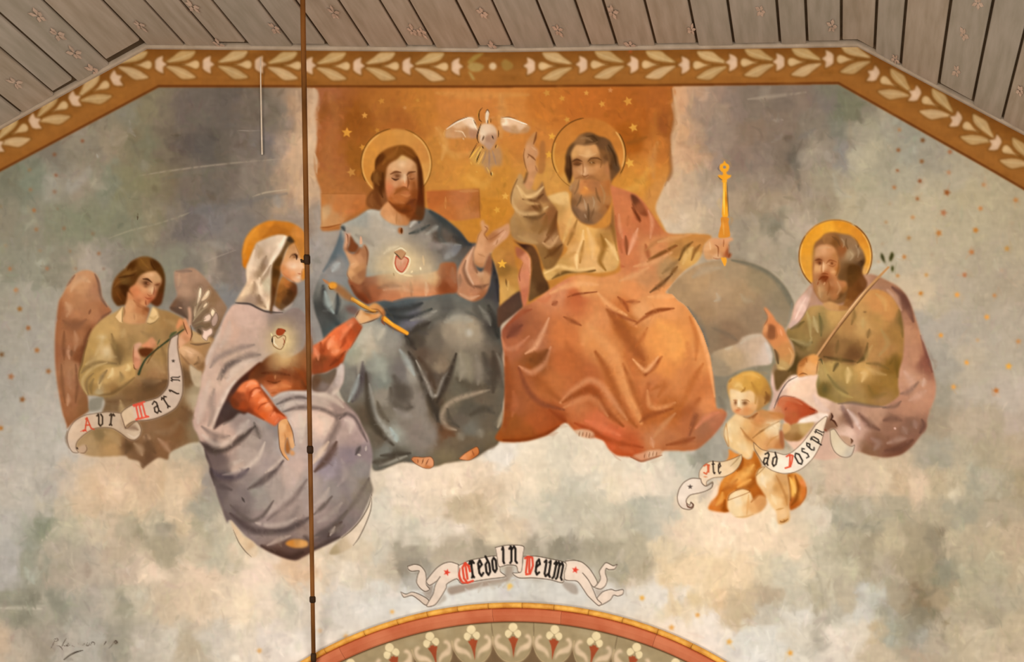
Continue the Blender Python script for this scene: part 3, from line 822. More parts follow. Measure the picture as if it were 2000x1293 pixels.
F('1570,495 1600,465 1660,470 1695,495 1660,530 1600,530', 'b0985a', 1.4, 'leaf', a=.75)
F('1575,530 1600,545 1625,590 1605,590', 'b59c5c', 1, 'leaf', a=.8)
fr(1000, 0, 3.802)
F('0,470 -50,440 -80,470 -60,520 -20,520 10,495', 'a58a48', 2, 'leaf', a=.6)
fr(0, 0, 1)
F(circle(962.5, 129.5, 7.2), 'dfbf92', .8, 'dot')
F([(1229, 92), (1234, 92), (1233, 103), (1230, 104)], 'b0532a', .8, 'dot', curve=0)

# ================================================================== frieze of flowers under the arch moulding
fig('frieze_band', None, root='frieze')
def apt(r, t): return (AX + r * math.sin(t), AY - r * math.cos(t))
F(np.array([apt(783, t) for t in np.linspace(-.95, .95, 80)] + [apt(636, t) for t in np.linspace(.95, -.95, 80)], np.float32), 'a6906a', .6, '.', curve=0, name='frieze')
for k in range(90):
    t, rr = r_.uniform(-.6, .6), r_.uniform(700, 775)
    B([apt(rr, t)], r_.uniform(5, 22), r_.uniform(4, 12), r_.choice(['b29c76', '9a8460', '94805c', 'b5a27e']), .4)
DA = 0.1079
for k in range(-5, 6):
    t0 = k * DA - .0013
    c, s = math.cos(t0), math.sin(t0)
    ox, oy = apt(750, t0)
    def tr(p, f=1): return np.array([[ox + (f * u / 4.348) * c - (v / 4.348) * s, oy + (f * u / 4.348) * s + (v / 4.348) * c] for u, v in p], np.float32)
    # dark wedge between the scallops
    F(tr([(-176, 40), (-172, 110), (-140, 180), (-100, 230), (-60, 262), (0, 275), (-60, 420), (-178, 420)]), '765c40', 1.0, clip='frieze')
    F(tr([(176, 40), (172, 110), (140, 180), (100, 230), (60, 262), (0, 275), (60, 420), (178, 420)]), '765c40', 1.0, clip='frieze')
    L(tr([(-172, 40), (-165, 120), (-130, 190), (-80, 240), (0, 262), (80, 240), (130, 190), (165, 120), (172, 40)]), .8, 'cdb084', .6, .6, taper=0)
    for f in (1, -1):
        F(tr([(-106, 28), (-128, 20), (-150, 42), (-162, 80), (-154, 115), (-132, 146), (-90, 158), (-58, 172), (-24, 212), (-32, 165), (-58, 128), (-98, 106), (-126, 88), (-130, 62), (-116, 52), (-102, 46)], f),
          'dcbd98', .8, 'scroll_leaf', clip='frieze')
    for pt in ([(0, -76), (-28, -64), (-38, -34), (-24, -12), (0, 2), (24, -12), (38, -34), (28, -64)],
               [(-42, -18), (-64, -4), (-68, 26), (-50, 48), (-32, 46), (-6, 12), (-20, -6)], [(42, -18), (64, -4), (68, 26), (50, 48), (32, 46), (6, 12), (20, -6)]):
        F(tr(pt), 'ead2a2', .7, 'petal', clip='frieze')
    F(tr([(-40, 58), (-18, 52), (-10, 35), (0, 45), (10, 35), (20, 52), (45, 58), (28, 100), (16, 140), (3, 225), (-6, 150), (-18, 100)]), 'a34a2a', .7, 'calyx', clip='frieze', curve=0)
    if k in (-1, 0, 2): L(tr([(175, -90), (176, -20), (178, 40)]), 1.1, '6e5a40', .7, .5)
L(np.array([apt(770.5, t) for t in np.linspace(-.9, .9, 60)], np.float32), 2.4, '4a2e16', .85, .5, clip=0, taper=0)  # brown line painted in for the groove's shadow under the terracotta band
L(np.array([apt(809, t) for t in np.linspace(-.9, .9, 60)], np.float32), 1.6, '8f8578', .5, .8, clip=0, taper=0)

# ================================================================== kneeling angel on the left
fig('painted_angel', 'painted kneeling brown-haired angel in an ochre robe, far left, holding a lily')
fr(90, 480)
F('130,600 170,520 230,400 290,310 360,265 440,255 510,285 555,350 575,450 590,540 640,620 690,690 600,800 520,900 470,1000 440,1200 420,1400 440,1600 460,1720 400,1780 280,1870 215,1930 215,1890 '
  '180,1790 140,1600 108,1400 95,1250 90,1100 95,900', soft=1.2, part='wing', name='wingL', gain=(1.03,.98,.93), W='350,330,b48f6f 350,430,ba8f6a 300,600,ad7f5b 300,730,ad7b58 300,810,8d6042 200,1000,9f6f4e 120,700,9a6a4a '
  '400,1150,805132 200,1480,9b6f50 250,1680,96694a 400,1680,866040 520,720,ab7a56 600,700,9c6c4c 560,500,a3795c 480,900,8a5c3c 380,950,9a6a48 150,1100,96674a 260,1300,a07656')
Ls('''
2.5 6d4f40 .7 .8|220,420 250,370 300,310
2.5 715545 .8 .8|515,300 560,400 575,500 600,570 640,640
4 c49a74 .6 .9|260,480 300,400 380,350 460,380
5 c9a07c .4 .9|210,600 240,660 220,740
5 84573b .6 .8|180,790 260,830 330,840 420,780
2 7a4c33 .7 .8|470,670 450,720
3 bf9070 .6 .8|240,1050 235,1120 245,1190
2.5 6f4a30 .6 .8|265,1100 268,1160
3 74492e .5 .9|190,900 185,1050 190,1200
4 b98a68 .5 .9|300,900 320,1000 300,1100
3 b88c6c .6 .8|230,1560 235,1620 225,1680
3 6f482d .5 .9|310,1250 330,1450 310,1650
3 7a5236 .5 .9|160,1250 170,1450 200,1650
4 ab7c5c .5 .9|250,1300 240,1420 260,1500
4 6a4126 .6 .9|470,880 420,1000 390,1150 360,1280
3 6b4a36 .6 .8|690,690 600,760 540,820
''')
F('1350,270 1420,255 1540,230 1640,300 1740,420 1800,500 1900,640 1890,700 1800,900 1700,1050 1500,800 1440,750 1300,670 1340,580 1375,520 1350,400', soft=2.2, part='wing', name='wingR',
  W='1450,350,a5836a 1460,500,a8866c 1600,450,8d7059 1750,560,8c6d50 1700,800,7c6249 1400,650,6c5240 1330,630,75563f 1560,330,a08068 1480,640,7e6450 1580,650,806850 1380,420,9a7c66 1850,650,93745a')
Ls('3 7a6658 .7 .8|1370,268 1450,262 1530,268\n3 b99878 .4 .9|1400,300 1390,420\n4 5e4838 .6 .9|1310,650 1400,690 1480,760\n1.5 d0a888 .6 .7|1395,650 1430,658')
# robe
F('740,690 820,640 850,790 1050,800 1130,650 1200,670 1290,690 1400,740 1470,790 1540,900 1720,960 1800,1000 1780,1120 1750,1400 1700,1700 1680,2000 1620,2060 1500,2080 1310,2170 1280,2250 1180,2230 '
  '1060,2310 1010,2350 980,2270 870,2240 830,2210 600,2220 450,2210 330,2150 290,2060 330,1950 450,1870 560,1800 620,1660 600,1610 520,1577 430,1570 380,1500 345,1410 345,1310 370,1250 400,1130 430,1040 450,960 490,880 560,800 640,740',
  soft=1.2, part='.', name='arobe', gain=(1.0,.965,.9), W='700,900,c3a06a 600,1000,c2a068 500,1050,b8965e 850,900,b08d60 1000,850,b18f63 1150,900,a98759 1300,850,a17d4f 900,1000,a5865a 750,1100,8d6f45 1200,1150,a58456 '
  '1100,1250,a5835a 640,1120,d0b080 700,1350,b89a62 850,1300,bfa06a 500,1300,a98a55 600,1500,a98a58 1150,1330,a07a55 1000,1350,9a7850 1100,1500,6a4c31 900,1550,80603f 1500,1150,b78d62 1600,1250,9b7550 '
  '1500,1400,6f5236 1450,1777,7a5a3c 1100,1930,86664a 1350,1930,7a5638 650,2030,a98a60 700,2130,b89468 850,2100,7a5a40 1050,2180,7a5a40 560,1980,86704f 1200,2180,805c3f 1100,2280,70513a 750,1680,80664a '
  '1000,1650,755638 1600,1500,a3937a 1590,1650,b8a890 1550,1800,8f8268 1600,1900,86745a 1350,1700,7a5c3e 450,2100,b09470 620,1680,7a6044 1250,1500,6f5034')
Ls('''
3.5 7d6038 .8 .8|690,930 720,1050 770,1180 775,1240
4 d0b07c .6 .9|600,960 570,1060 520,1150
5 d9bd90 .7 .9|610,1100 640,1140
4 cfae78 .7 .8|420,1250 520,1190 640,1165 740,1170
3 7f6540 .7 .8|370,1340 430,1280 560,1230 740,1240
4 8f6f45 .5 .9|860,930 900,1000 880,1080
4 c7a570 .5 .9|820,880 800,960
4 94744a .6 .9|1000,900 1100,960 1180,1000
5 b8925f .5 .9|1250,780 1350,830 1380,900
4 7d5d38 .5 .9|1210,1050 1260,1200 1280,1350
6 b58f60 .5 .9|1100,1180 1180,1280 1240,1330
5 5a3f28 .6 .9|1000,1420 1150,1440 1280,1420
5 a3805a .5 .9|950,1380 1080,1440 1200,1420
4 6b4c30 .6 .9|640,1640 760,1640 900,1620
4 c0a070 .7 .8|780,1630 800,1720 830,1740
5 6e5136 .6 .9|1160,1560 1300,1500 1400,1400
6 8f6f50 .5 .9|1400,1850 1300,1950 1150,1960
4 c39a76 .7 .8|1030,2010 1090,2030
5 c3a07c .6 .8|930,2080 990,2140 1010,2200
4 b98f70 .6 .8|1180,2030 1260,2110 1310,2180
5 60432c .6 .9|1050,2000 1080,2100 1150,2180
5 b08e62 .6 .9|620,1960 720,2020 780,2100
4 63482f .6 .9|840,2040 870,2120 840,2180
5 6a4a2e .6 .9|1430,1700 1560,1800 1600,1950
''')
Bs('''
16 10 5a4028 .75|1080,1480
12 22 6e5434 .6|765,1180
16 12 6a4c30 .6|1000,1600
14 10 93734a .5|1150,950
12 18 8a6a44 .5|1290,930
10 16 65482e .7|1440,1330
16 20 6a4a30 .55|1480,1800
12 8 54391f .6|870,2110
9 14 583c26 .6|1080,2200
10 6 d8bc8c .6|590,960
9 12 d8bd90 .6|640,1110
8 10 9a7a4c .5|480,1180
''')
# gap of sky between wing, sleeve and scroll
F('470,1615 600,1590 590,1650 570,1720 460,1740 445,1680', '8d8472', 1.5)
# near sleeve
F('460,1557 440,1460 520,1347 640,1287 780,1267 850,1237 910,1227 940,1307 940,1377 880,1447 800,1507 700,1567 600,1577 520,1567', soft=1.2, part='sleeve', name='aslv', gain=(1.02,.97,.92),
  W='700,1337,c4a670 860,1290,c7a872 590,1407,bfa069 490,1500,9a7c4a 620,1520,a08252 780,1440,a98b5a 520,1380,ae9058 900,1330,b3925c 700,1520,8f7045 560,1540,a89a78')
Ls('''
3 d6ba84 .7 .8|700,1290 690,1350 650,1390
3 d9ba80 .7 .8|860,1250 870,1290 840,1310
3 cfb07a .7 .8|600,1350 570,1420 560,1500
3 7d6340 .7 .8|640,1310 590,1380 560,1450
3 846a42 .6 .8|480,1560 465,1480 500,1400
4 6b5030 .7 .9|560,1580 700,1560 820,1490 930,1390
3 8a7048 .6 .8|780,1330 800,1390 780,1430
''')
L('430,1560 385,1470 390,1400 440,1330 520,1270 640,1230', 3, 'c9a871', .7, .8, clip='arobe')
L('445,1570 425,1480 440,1400 500,1340', 2.2, '7f6540', .7, .8, clip='arobe')
L('345,1400 350,1320 380,1240 400,1130 440,990', 1.4, '74552f', .7, .7, clip=0)
# far sleeve
F('1390,1060 1460,1050 1560,1090 1650,1150 1690,1240 1640,1300 1560,1290 1480,1230 1410,1130', soft=1.2, part='sleeve', name='aslv2', W='1450,1100,d0a378 1520,1130,d0a47c 1600,1200,b98f66 1640,1260,8f6a48 1480,1200,a87f58 1560,1240,a88058')
Ls('2.5 7a5a3c .7 .7|1600,1170 1605,1220 1560,1250\n2 dcb48c .6 .8|1450,1090 1530,1130\n2.5 6a4a30 .7 .8|1410,1140 1480,1240 1580,1300')
F('1530,890 1640,950 1730,980 1740,1020 1600,1020 1540,1010', 'b89468', 1.3, '+sleeve')
L('1520,1030 1600,1040 1720,1020', 2, '5f4630', .7, .7, clip=0)
F('1510,1250 1600,1310 1640,1330 1630,1480 1560,1470 1520,1380', 'bda98d', 2.0, '+sleeve', a=.8)
# head
fr(210, 500, 9.238)
F('640,10 740,15 850,60 940,130 1000,230 1035,350 1040,480 1025,620 1000,760 970,860 900,910 820,880 700,800 500,800 340,880 270,890 180,900 110,820 75,720 75,600 100,480 150,380 230,290 330,210 430,100 540,40',
  soft=1.0, part='hair', name='ahair', e=4, W='640,120,7a4f1f 450,180,4d2806 350,300,744a1d 200,450,744419 300,450,6d4a20 150,650,693d15 300,550,3f1e04 250,750,5a300d 450,350,5a3310 850,150,4a2708 950,300,54300c '
  '1000,500,512a0a 960,800,5c2c10 700,200,7a4f22 600,300,5e3a12 340,700,3f1e04 520,230,6b431a')
Ls('''
2.2 8f6028 .6 .9|600,60 660,140 740,220
2.5 855a28 .6 .9|280,330 400,310 520,260
2 3f2006 .7 .9|200,390 330,370 480,340
2 4a2708 .7 .9|420,120 390,200 360,260
2 8a5a28 .5 .9|120,560 200,470 320,430
1.6 3d1d05 .7 .8|780,80 800,160 860,250
2 7a4318 .5 .9|160,640 200,720 250,800
1 8a4a20 .7 .7|330,210 430,100 540,40 640,12
''')
F('370,640 345,800 300,950 290,1100 290,1190 450,1230 650,1220 700,1180 740,1050 760,940 680,900 500,750', soft=1.0, part='neck', name='aneck', e=4,
  W='400,700,d08a58 380,900,d59a68 450,1100,d39a68 600,1100,c68c5c 660,1030,a8683c 560,960,c07e50 700,980,8a4f2a')
Ls('2 9c5c34 .6 .9|470,800 560,900 660,950\n1.5 9a6a40 .5 .9|480,1050 490,1150\n2 6a4018 .6 .9|290,900 300,1000 285,1100')
F('560,390 620,330 720,290 850,270 890,290 950,360 980,430 970,500 930,570 890,680 860,750 790,820 740,880 690,915 640,900 560,870 480,790 440,700 390,620 420,560 500,500', soft=.9, part='face', name='aface', e=4, jit=0,
  W='750,340,e0ab78 900,400,c99a6a 650,600,dc9a68 530,650,dc8452 600,720,d98c5c 430,680,c97a4a 800,600,e3b384 870,650,a55f3c 640,840,d9945f 560,820,b86f45 780,800,b05a35 700,780,c87a50 930,550,a06a44 620,450,c08a5c')
Ls('''
2 3a1c0a .9 .7|640,415 720,420 800,475
1 7d4226 .8 .7|850,525 900,515 945,490
.9 8f5236 .8 .5|838,530 842,620 825,710
1 f3c898 .8 .7|815,560 805,640 795,690
.9 94552f .8 .6|720,690 760,720 800,718
1.3 9c4a2c .8 .7|680,745 730,770 790,760
1.4 7f3c22 .7 .8|690,800 690,850 700,890
1.4 9c5a34 .7 .8|460,780 560,870 680,922
1.2 c87850 .5 .8|640,740 690,740
.8 b06a45 .6 .6|430,540 390,620
''')
Bs('8 6 4f2812 .9 10|700,490\n5 3 6a3c20 .7|905,520\n2 1.6 b26c48 .9|733,495\n4 3 7a4a2c .6|690,550\n4 3 eab78a .6|790,340\n4 5 e08a58 .5|530,640')
F('278,905 268,1205 215,1190 140,1100 200,1010', 'dcb47e', .7, 'collar', curve=0); L('272,930 262,1190', .8, '6e5430', .7, .5, clip=0)
F('815,905 900,990 935,1110 850,1190 760,1225 700,1200 760,1050', 'd8b27c', .8, 'collar', curve=0)
fr(210, 500, 9.238)
L('760,1100 830,1130 880,1080', 3, 'bd9760', .6, .9, clip=0); L('700,1205 770,1225 860,1190 930,1115', .8, '7a5f38', .7, .5, clip=0)
# hands, stem, lily
fr(90, 480)
F('930,1040 980,1018 1012,1040 970,1085 985,1150 1000,1220 975,1290 935,1290 915,1200 920,1100', soft=.8, part='hand', name='ah1', e=4, W='960,1040,d8a080 950,1150,d99874 980,1240,d08a66 930,1200,c07e5c')
F('1000,1050 1060,1010 1110,960 1150,1000 1165,1060 1100,1088 1030,1075', soft=1.0, part='+hand', e=4, W='1060,1050,d58a60 1120,1000,cf8c62 1150,1050,c08055')
F('975,1090 1050,1072 1130,1090 1070,1165 1010,1165 980,1130', '5c2c10', 1.2)
L('920,1250 930,1290 950,1300', 1.2, '6a3a20', .7, .6, clip=0); L('925,1050 918,1130 918,1230', .9, '8a5030', .7, .6, clip=0)
stem = pid('lily_stem')
L('975,1350 1005,1270 1060,1180 1200,1060 1320,970 1450,880', [2.6, 2.2, 1.8, 1.6, 2.2, 1.4], '41432a', .9, .5, clip=0, part=stem)
L('1060,1240 1120,1140 1180,1060', 1.6, '5a3a1c', .7, .7, clip=0); L('1300,960 1330,930 1370,905', 3, '3c4a2c', .8, .7, clip=0); L('1170,1040 1200,980', 1.2, '3c4a2c', .7, .7, clip=0)
F('1440,780 1470,768 1510,860 1530,950 1510,1000 1440,1045 1390,1075 1385,990 1420,920 1462,880', soft=.9, part='hand', e=4, W='1470,820,dc9468 1500,930,d8946a 1420,1020,d8a078 1480,990,c88a60')
F('1368,850 1400,770 1432,775 1445,820 1410,850 1385,880', 'e0925e', .9, '+hand')
F('1495,650 1520,660 1526,760 1520,840 1496,840 1503,740', 'd8a585', .8, '+hand')
Ls('1.2 5a3018 .8 .6|1442,800 1460,860 1490,930\n1.2 4a2c18 .8 .6|1520,840 1535,930 1515,1000\n1 7a4a28 .7 .6|1390,930 1385,1000 1400,1080', clip=0)
for p_, c_ in (('1620,430 1640,450 1640,510 1615,590 1585,620 1590,540 1600,470', 'c0a88c'), ('1720,458 1728,500 1700,550 1650,585 1625,580 1650,530 1685,475', 'c6aa8a'), ('1695,590 1700,620 1670,650 1645,660 1660,620', 'dcc2a0'),
               ('1750,658 1780,690 1765,740 1740,745 1728,700', 'e3c8a6'), ('1670,740 1720,715 1740,750 1720,790 1670,800 1650,790', 'cdb09a'), ('1760,740 1790,700 1812,760 1790,830 1750,850 1735,790', 'a98d7c'),
               ('1620,862 1680,890 1740,862 1752,920 1705,960 1690,1000 1640,960 1652,905', 'd0b29e')):
    F(p_, c_, .9, 'lily_petal'); outline(p_, .7, '5f4a38', .45)
Ls('''
1.6 a59072 .8 .6|1560,770 1580,660 1600,600
1.6 9a8468 .8 .6|1550,790 1600,690 1650,600
1.6 9c8668 .8 .6|1545,800 1620,700 1690,640
1.5 8a7458 .8 .6|1550,830 1620,800 1680,770
2 6b5a44 .6 .7|1560,870 1620,850 1660,850
1 ead6b8 .8 .6|1625,450 1615,540
1 ead6b8 .7 .6|1710,480 1680,530
3 54422f .6 .8|1600,880 1630,930
2 c9b090 .6 .8|1570,640 1560,740
''', clip=0)
# scroll: Ave Maria
fr(90, 480)
SCROLL1 = '1392,928 1320,970 1300,1020 1285,1100 1285,1277 1290,1407 1270,1497 1190,1587 1100,1622 1000,1647 900,1677 820,1727 788,1767 800,1817 835,1917 852,1887 920,1847 1040,1837 1150,1817 1270,1767 1370,1697 1430,1577 1440,1457 1430,1327 1405,1200 1385,1080 1385,990'
SCROLL2 = '800,1767 760,1757 640,1747 500,1767 400,1787 300,1847 240,1937 222,2027 240,2110 280,2170 340,2175 312,2127 330,2057 400,1987 500,1927 600,1912 700,1922 780,1967 860,2027 925,2045 980,2007 1002,1937 975,1867 940,1850 840,1925 812,1840'
scr = newid('scroll', ST['fig'], 'pale scroll lettered Ave Maria')
L('222,1950 215,2040 240,2130', 3, '6a5038', .6, .8, clip=0)
F(SCROLL2, soft=.8, part=scr, name='sc2', W='650,1817,c6ab90 300,1977,d5b698 940,2007,cdb294 780,1900,c2a68a 450,1850,d0b094 260,2100,d0b49a 560,1840,ccb094')
Ls('4 8a6a52 .8 .8|860,1920 910,1910 965,1935\n3 a98c70 .6 .8|790,1790 800,1860 830,1930\n3 e0c4a8 .5 .9|260,1960 290,1900 360,1850\n2 e0c8b0 .6 .8|860,1980 930,2020 985,1980')
outline(SCROLL2, .8, '5c4230', .6)
F(SCROLL1, soft=.8, part=scr, name='sc1', W='1340,1377,d2b7a2 1200,1727,d3b8a0 850,1827,d9b995 1350,1100,cfb4a0 1390,1500,ccb29c 1000,1760,d5baa2')
outline(SCROLL1, .8, '50382a', .65)
F('330,2130 400,2090 430,2130 420,2170 380,2190 345,2170', 'c3a182', 1, scr); L('320,2120 335,2140', 1.6, '2f1f14', .9, .4, clip=0); L('340,2175 400,2180 430,2140 415,2090', .8, '6a4c34', .7, .6, clip=0)
ST['fr'] = (90, 680, 5.386)
keep = ST['fig']; ST['fig'] = scr
glyph('A', 440, 795, 21, 24, -6, 'c8482c', 1.5, .9); glyph('v', 570, 757, 15, 23, 0, '3a2a1c', 1.7); glyph('r', 695, 752, 13, 22, 6, '3a2a1c', 1.7)
glyph('M', 990, 660, 25, 28, -11, 'e0503a', 1.7, .92); glyph('a', 1160, 620, 17, 24, -18, '33251a', 1.5); glyph('r', 1268, 562, 15, 23, -33, '33251a', 1.5)
glyph('i', 1348, 455, 10, 19, -62, '33251a', 1.5); glyph('n', 1360, 322, 12, 17, -88, '3a2c22', 1.2)
star(1338, 135, 4, '2e241c', .9, part='letter')
L('360,880 400,862 430,880', 1.2, 'd0402a', .8, .4, clip=0)
ST['fig'] = keep

# ================================================================== seated man in blue-grey mantle
fig('painted_man', 'painted long-haired bearded man seated in a blue-grey mantle, gold halo, heart on chest')
fr(0, 0, 1)
F(circle(774, 320, 68.5, 40), soft=.9, part='halo', name='jhalo', e=8, jit=5, W='720,300,d08a3c 750,262,cd8a3e 790,258,cf8e44 830,290,c98640 838,340,cf9148 712,340,cc8538 730,380,c8843c 820,380,c9924c 774,300,c98840')
for w, c, a, s0, s1 in ((1.1, '6b4415', .8, 150, 260), (1.0, '7a5018', .7, -75, 45), (1.5, 'e5ab5c', .6, 130, 240), (1.4, 'e0ab60', .6, -60, 50)):
    rr = 69.2 if c[0] in '67' else 66.2
    L(np.array([(774 + rr * math.cos(math.radians(t)), 320 + rr * math.sin(math.radians(t))) for t in np.linspace(s0, s1, 24)]), w, c, a, .5, clip=0)
F('720,409 696,424 677,433 666,439 664,453 656,479 637,516 624,539 613,568 611,590 617,617 626,640 640,700 660,760 690,820 720,880 727,916 744,919 788,903 846,912 872,905 900,901 928,895 952,880 974,866 982,825 983,791 991,754 987,726 982,699 984,679 '
  '978,644 976,598 975,551 967,518 960,496 940,480 928,474 915,472 900,453 872,429 839,409 800,400 745,405', soft=1.0, part='.', name='jrobe', W='705,430,9a968a 735,432,aea290 700,452,a59b89 862,444,575047 890,463,5c4e42 852,458,5a4c40 875,450,665a4e 861,492,6d655d '
  '833,464,857d72 735,477,a39a8b 750,462,aa9f8e 657,486,6a6f70 651,523,837f7a 644,588,8a877c 631,598,4c4a45 638,622,52504b 787,598,585a58 843,607,6c675d 768,616,4b4944 806,626,6a666c 900,640,9c8f7a 880,653,8c7f6c 922,642,9a8c76 824,642,524a40 843,663,6b6052 '
  '722,660,b0a490 713,672,aca18c 740,655,9c9788 760,663,888378 815,663,51463b 945,607,5c554b 963,635,4a423a 967,570,4d443f '
  '696,691,99937f 690,736,7c776c 705,736,5f554f 733,717,848579 744,745,76786e 788,726,6f6862 783,763,5d5348 803,726,8c867a 751,773,827a6d 816,791,7a7065 742,810,736a5b 816,838,80746a 835,850,80756a 800,822,80766a 770,847,8a8a7f 723,810,5f5040 744,856,66594a '
  '755,882,757268 770,893,5c5345 844,708,6b5c4c 825,689,5e4d3f 853,736,5a4c40 863,713,7d6c58 900,717,78705f 937,726,726758 900,754,655c4c 946,773,675948 974,717,5c4a3c 918,801,5b5244 881,795,6f6350 900,819,62574a 918,838,6a6458 872,847,6a4c36 '
  '965,828,645645 853,791,5a4a38 881,866,6e5d48 918,866,6a5a46 872,890,7a6a50 965,856,6e5e48 900,590,6b665c 870,600,5f5a52')
fr(640, 680)
Ls('''
8 979a8e .5 1|480,40 560,200 600,340
9 564c42 .6 1|700,300 780,480 860,600
8 837a6e .5 1|900,400 980,640 1040,850
8 4c4136 .6 1|1080,450 1160,650 1200,850
9 91866f .45 1|1400,40 1480,180 1500,340
8 4a4036 .6 1|1640,60 1700,260 1690,440
8 585044 .5 1|1300,650 1500,640 1720,640
7 504434 .6 1|430,500 470,760 600,950
9 756b5f .4 1|760,760 900,860 1060,980
7 544838 .5 1|1360,320 1500,400 1660,400
''')
Ls('''
5 443a30 .8 .8|850,40 930,180 1010,360 1080,540 1140,680 1180,810
5 8d9490 .6 .85|760,20 840,140 910,280
2.6 948c80 .8 .75|930,130 1030,330 1095,490 1130,500 1165,480 1215,330 1265,250
4.5 40352b .8 .8|1350,60 1290,250 1210,440 1150,570
3.5 94836e .8 .8|1700,440 1500,490 1350,540 1235,620 1200,720 1250,830 1350,860
4 4f4539 .6 .85|1260,640 1290,760 1380,830
4 93928a .7 .85|435,380 460,560 520,740 640,880 720,980
5 4c4236 .75 .85|400,260 425,560 510,840 690,1020
4 a9a290 .6 .85|400,0 350,160 320,300
5 554b4a .6 .85|370,150 350,320 300,480 260,560
4 8e9490 .7 .8|330,280 290,420 220,560
4 50463a .8 .8|560,1130 700,1125 870,1105
3.6 8f897c .8 .8|545,1235 680,1190 830,1135
5 54493c .7 .85|470,1200 560,1190 700,1150
6 584e43 .7 .9|660,420 690,560 790,640 890,620
6 857d74 .6 .9|700,640 800,700 880,720
4 a8957a .7 .7|1845,650 1820,760 1790,830
4 7f7465 .6 .85|1780,60 1850,230 1870,420
6 4a3d31 .7 .85|1740,40 1760,260 1740,460
5 8c8270 .6 .9|1390,60 1420,240 1390,340
5 84796a .5 .9|1560,80 1600,250 1580,380
4 94a09c .7 .8|660,840 710,930 730,980
4 574c3e .6 .85|520,560 560,680 640,770
6 6a4a32 .6 .9|1170,800 1250,880 1330,920
5 857a68 .5 .9|1380,900 1420,960
5 857b6a .5 .9|1600,860 1620,930
5 4f4538 .7 .85|1500,700 1640,640 1750,680
6 4c3a2c .6 .9|960,100 1060,260 1130,420
6 8a7a64 .5 .9|1130,160 1180,260
''')
fr(620, 440)
Ls('''
5 3f3c38 .8 .8|700,890 850,890 1000,860 1100,820
4 3e3c38 .8 .8|740,935 900,975 1080,945 1200,880
4 8a867c .6 .85|980,1000 1120,960 1250,900
4 453d35 .8 .8|930,1165 1060,1085 1190,1020
5 3f362e .8 .8|930,1160 980,1230 1030,1300
3 5f5a50 .7 .8|1170,1080 1240,990 1360,940 1560,915 1680,960
8 969284 .6 .9|1350,1010 1480,960 1620,1000
5 b0aca0 .6 .8|1590,1110 1600,1150
6 3a332c .7 .85|1800,850 1850,1000 1900,1180
4 8a8578 .5 .85|1700,850 1790,970 1820,1050
6 4a4742 .8 .85|60,640 70,800 130,950 250,1080
5 9fa6a4 .6 .85|160,480 190,430 230,400
5 8f9a96 .7 .85|80,700 110,820 170,920
4 3a3a38 .7 .8|210,720 215,820 200,930
5 5d6465 .6 .85|240,60 220,200 160,340 60,480
3 3c3a36 .7 .7|290,60 270,30 250,20
5 b3aa98 .5 .9|560,1080 500,1200 400,1290
5 b8ae9a .5 .9|700,1090 640,1200
4 3a302a .8 .8|1840,300 1850,420 1900,600 1910,800
''')
fr(640, 240)
Ls('''
4 b3aa9c .7 .8|870,1090 930,1010 970,985
4 4a4a46 .7 .85|985,940 960,1050
3 44443e .8 .75|860,1165 960,1135 1070,1075
4 94938a .6 .85|1040,1170 1130,1110 1160,1090
6 42403a .7 .85|1080,930 1200,1020 1330,1130 1460,1250
5 b5aa98 .6 .9|420,930 500,960 560,1020
5 8d8374 .6 .9|300,1180 420,1240 480,1290
5 b5a998 .5 .9|600,1100 700,1130
4 55534c .7 .85|1180,1080 1180,1200 1260,1290
6 3e3a36 .6 .85|1330,1200 1420,1260 1500,1280
3 7d7a72 .7 .8|1200,1270 1400,1285
''')
# tunic with the glow
fr(620, 440)
F('330,560 560,540 650,520 800,500 1000,520 1250,480 1300,400 1450,400 1470,560 1480,700 1350,720 1150,760 950,770 800,800 700,790 600,810 520,830 430,770 370,690', soft=2.2, part='tunic', name='jtunic', gain=(1.08,.96,.88),
  W='700,600,a5805f 900,580,b98f6d 1050,650,b98e6c 750,720,ab7b5b 600,680,946244 450,650,8a5c3f 480,750,7a4527 1200,550,b79a70 1340,500,8a5c3e 1350,640,7c4a2c 1150,700,b58866 1400,600,916245 560,560,8a6048')
Ls('5 7a4a30 .6 .9|450,560 500,680 560,780\n4 c99a78 .5 .9|700,680 850,650 1000,700\n4 8c5f44 .6 .9|640,660 760,630 880,640\n5 6a3c24 .6 .9|360,640 420,740 520,810\n3 cfa884 .6 .8|1140,600 1150,680 1140,740\n3 9c7050 .6 .8|980,600 990,740\n5 a57454 .5 .9|1420,450 1450,600')
L('800,800 950,770 1150,762 1280,735', 3, '585c5c', .6, .9, clip=0)
F('1160,180 1440,205 1520,220 1450,320 1340,360 1300,300 1200,270', soft=2, a=.6, W='1300,205,8f857e 1450,280,7a7c80 1300,290,5a524c 1380,340,8a8a88')
for x_, y_, rx, ry, c, a in ((880, 420, 62, 34, 'bdaa88', .85), (880, 390, 40, 40, 'c6ab80', .6), (900, 430, 44, 26, 'd3b98f', .7), (1150, 500, 20, 22, 'c9b08a', .7), (680, 450, 16, 16, 'c0aa86', .5), (885, 380, 20, 26, 'dcc090', .6)):
    B('%d,%d' % (x_, y_), rx, ry, c, a, clip=0)
Ls('''
1.6 f0d8b0 .8 .6|1083,440 1086,470
1.6 ecd2a6 .7 .6|1000,480 985,500
2 dcbc8c .6 .8|1110,320 1120,420
2 ead0a0 .6 .8|900,520 1000,535
1 8a6a48 .6 .6|800,500 805,530
3 cfc0a0 .5 .9|700,300 760,250 850,220
''', clip=0)
HT = '830,320 818,400 840,462 890,492 932,442 958,372 942,345 905,330 880,360 850,340'
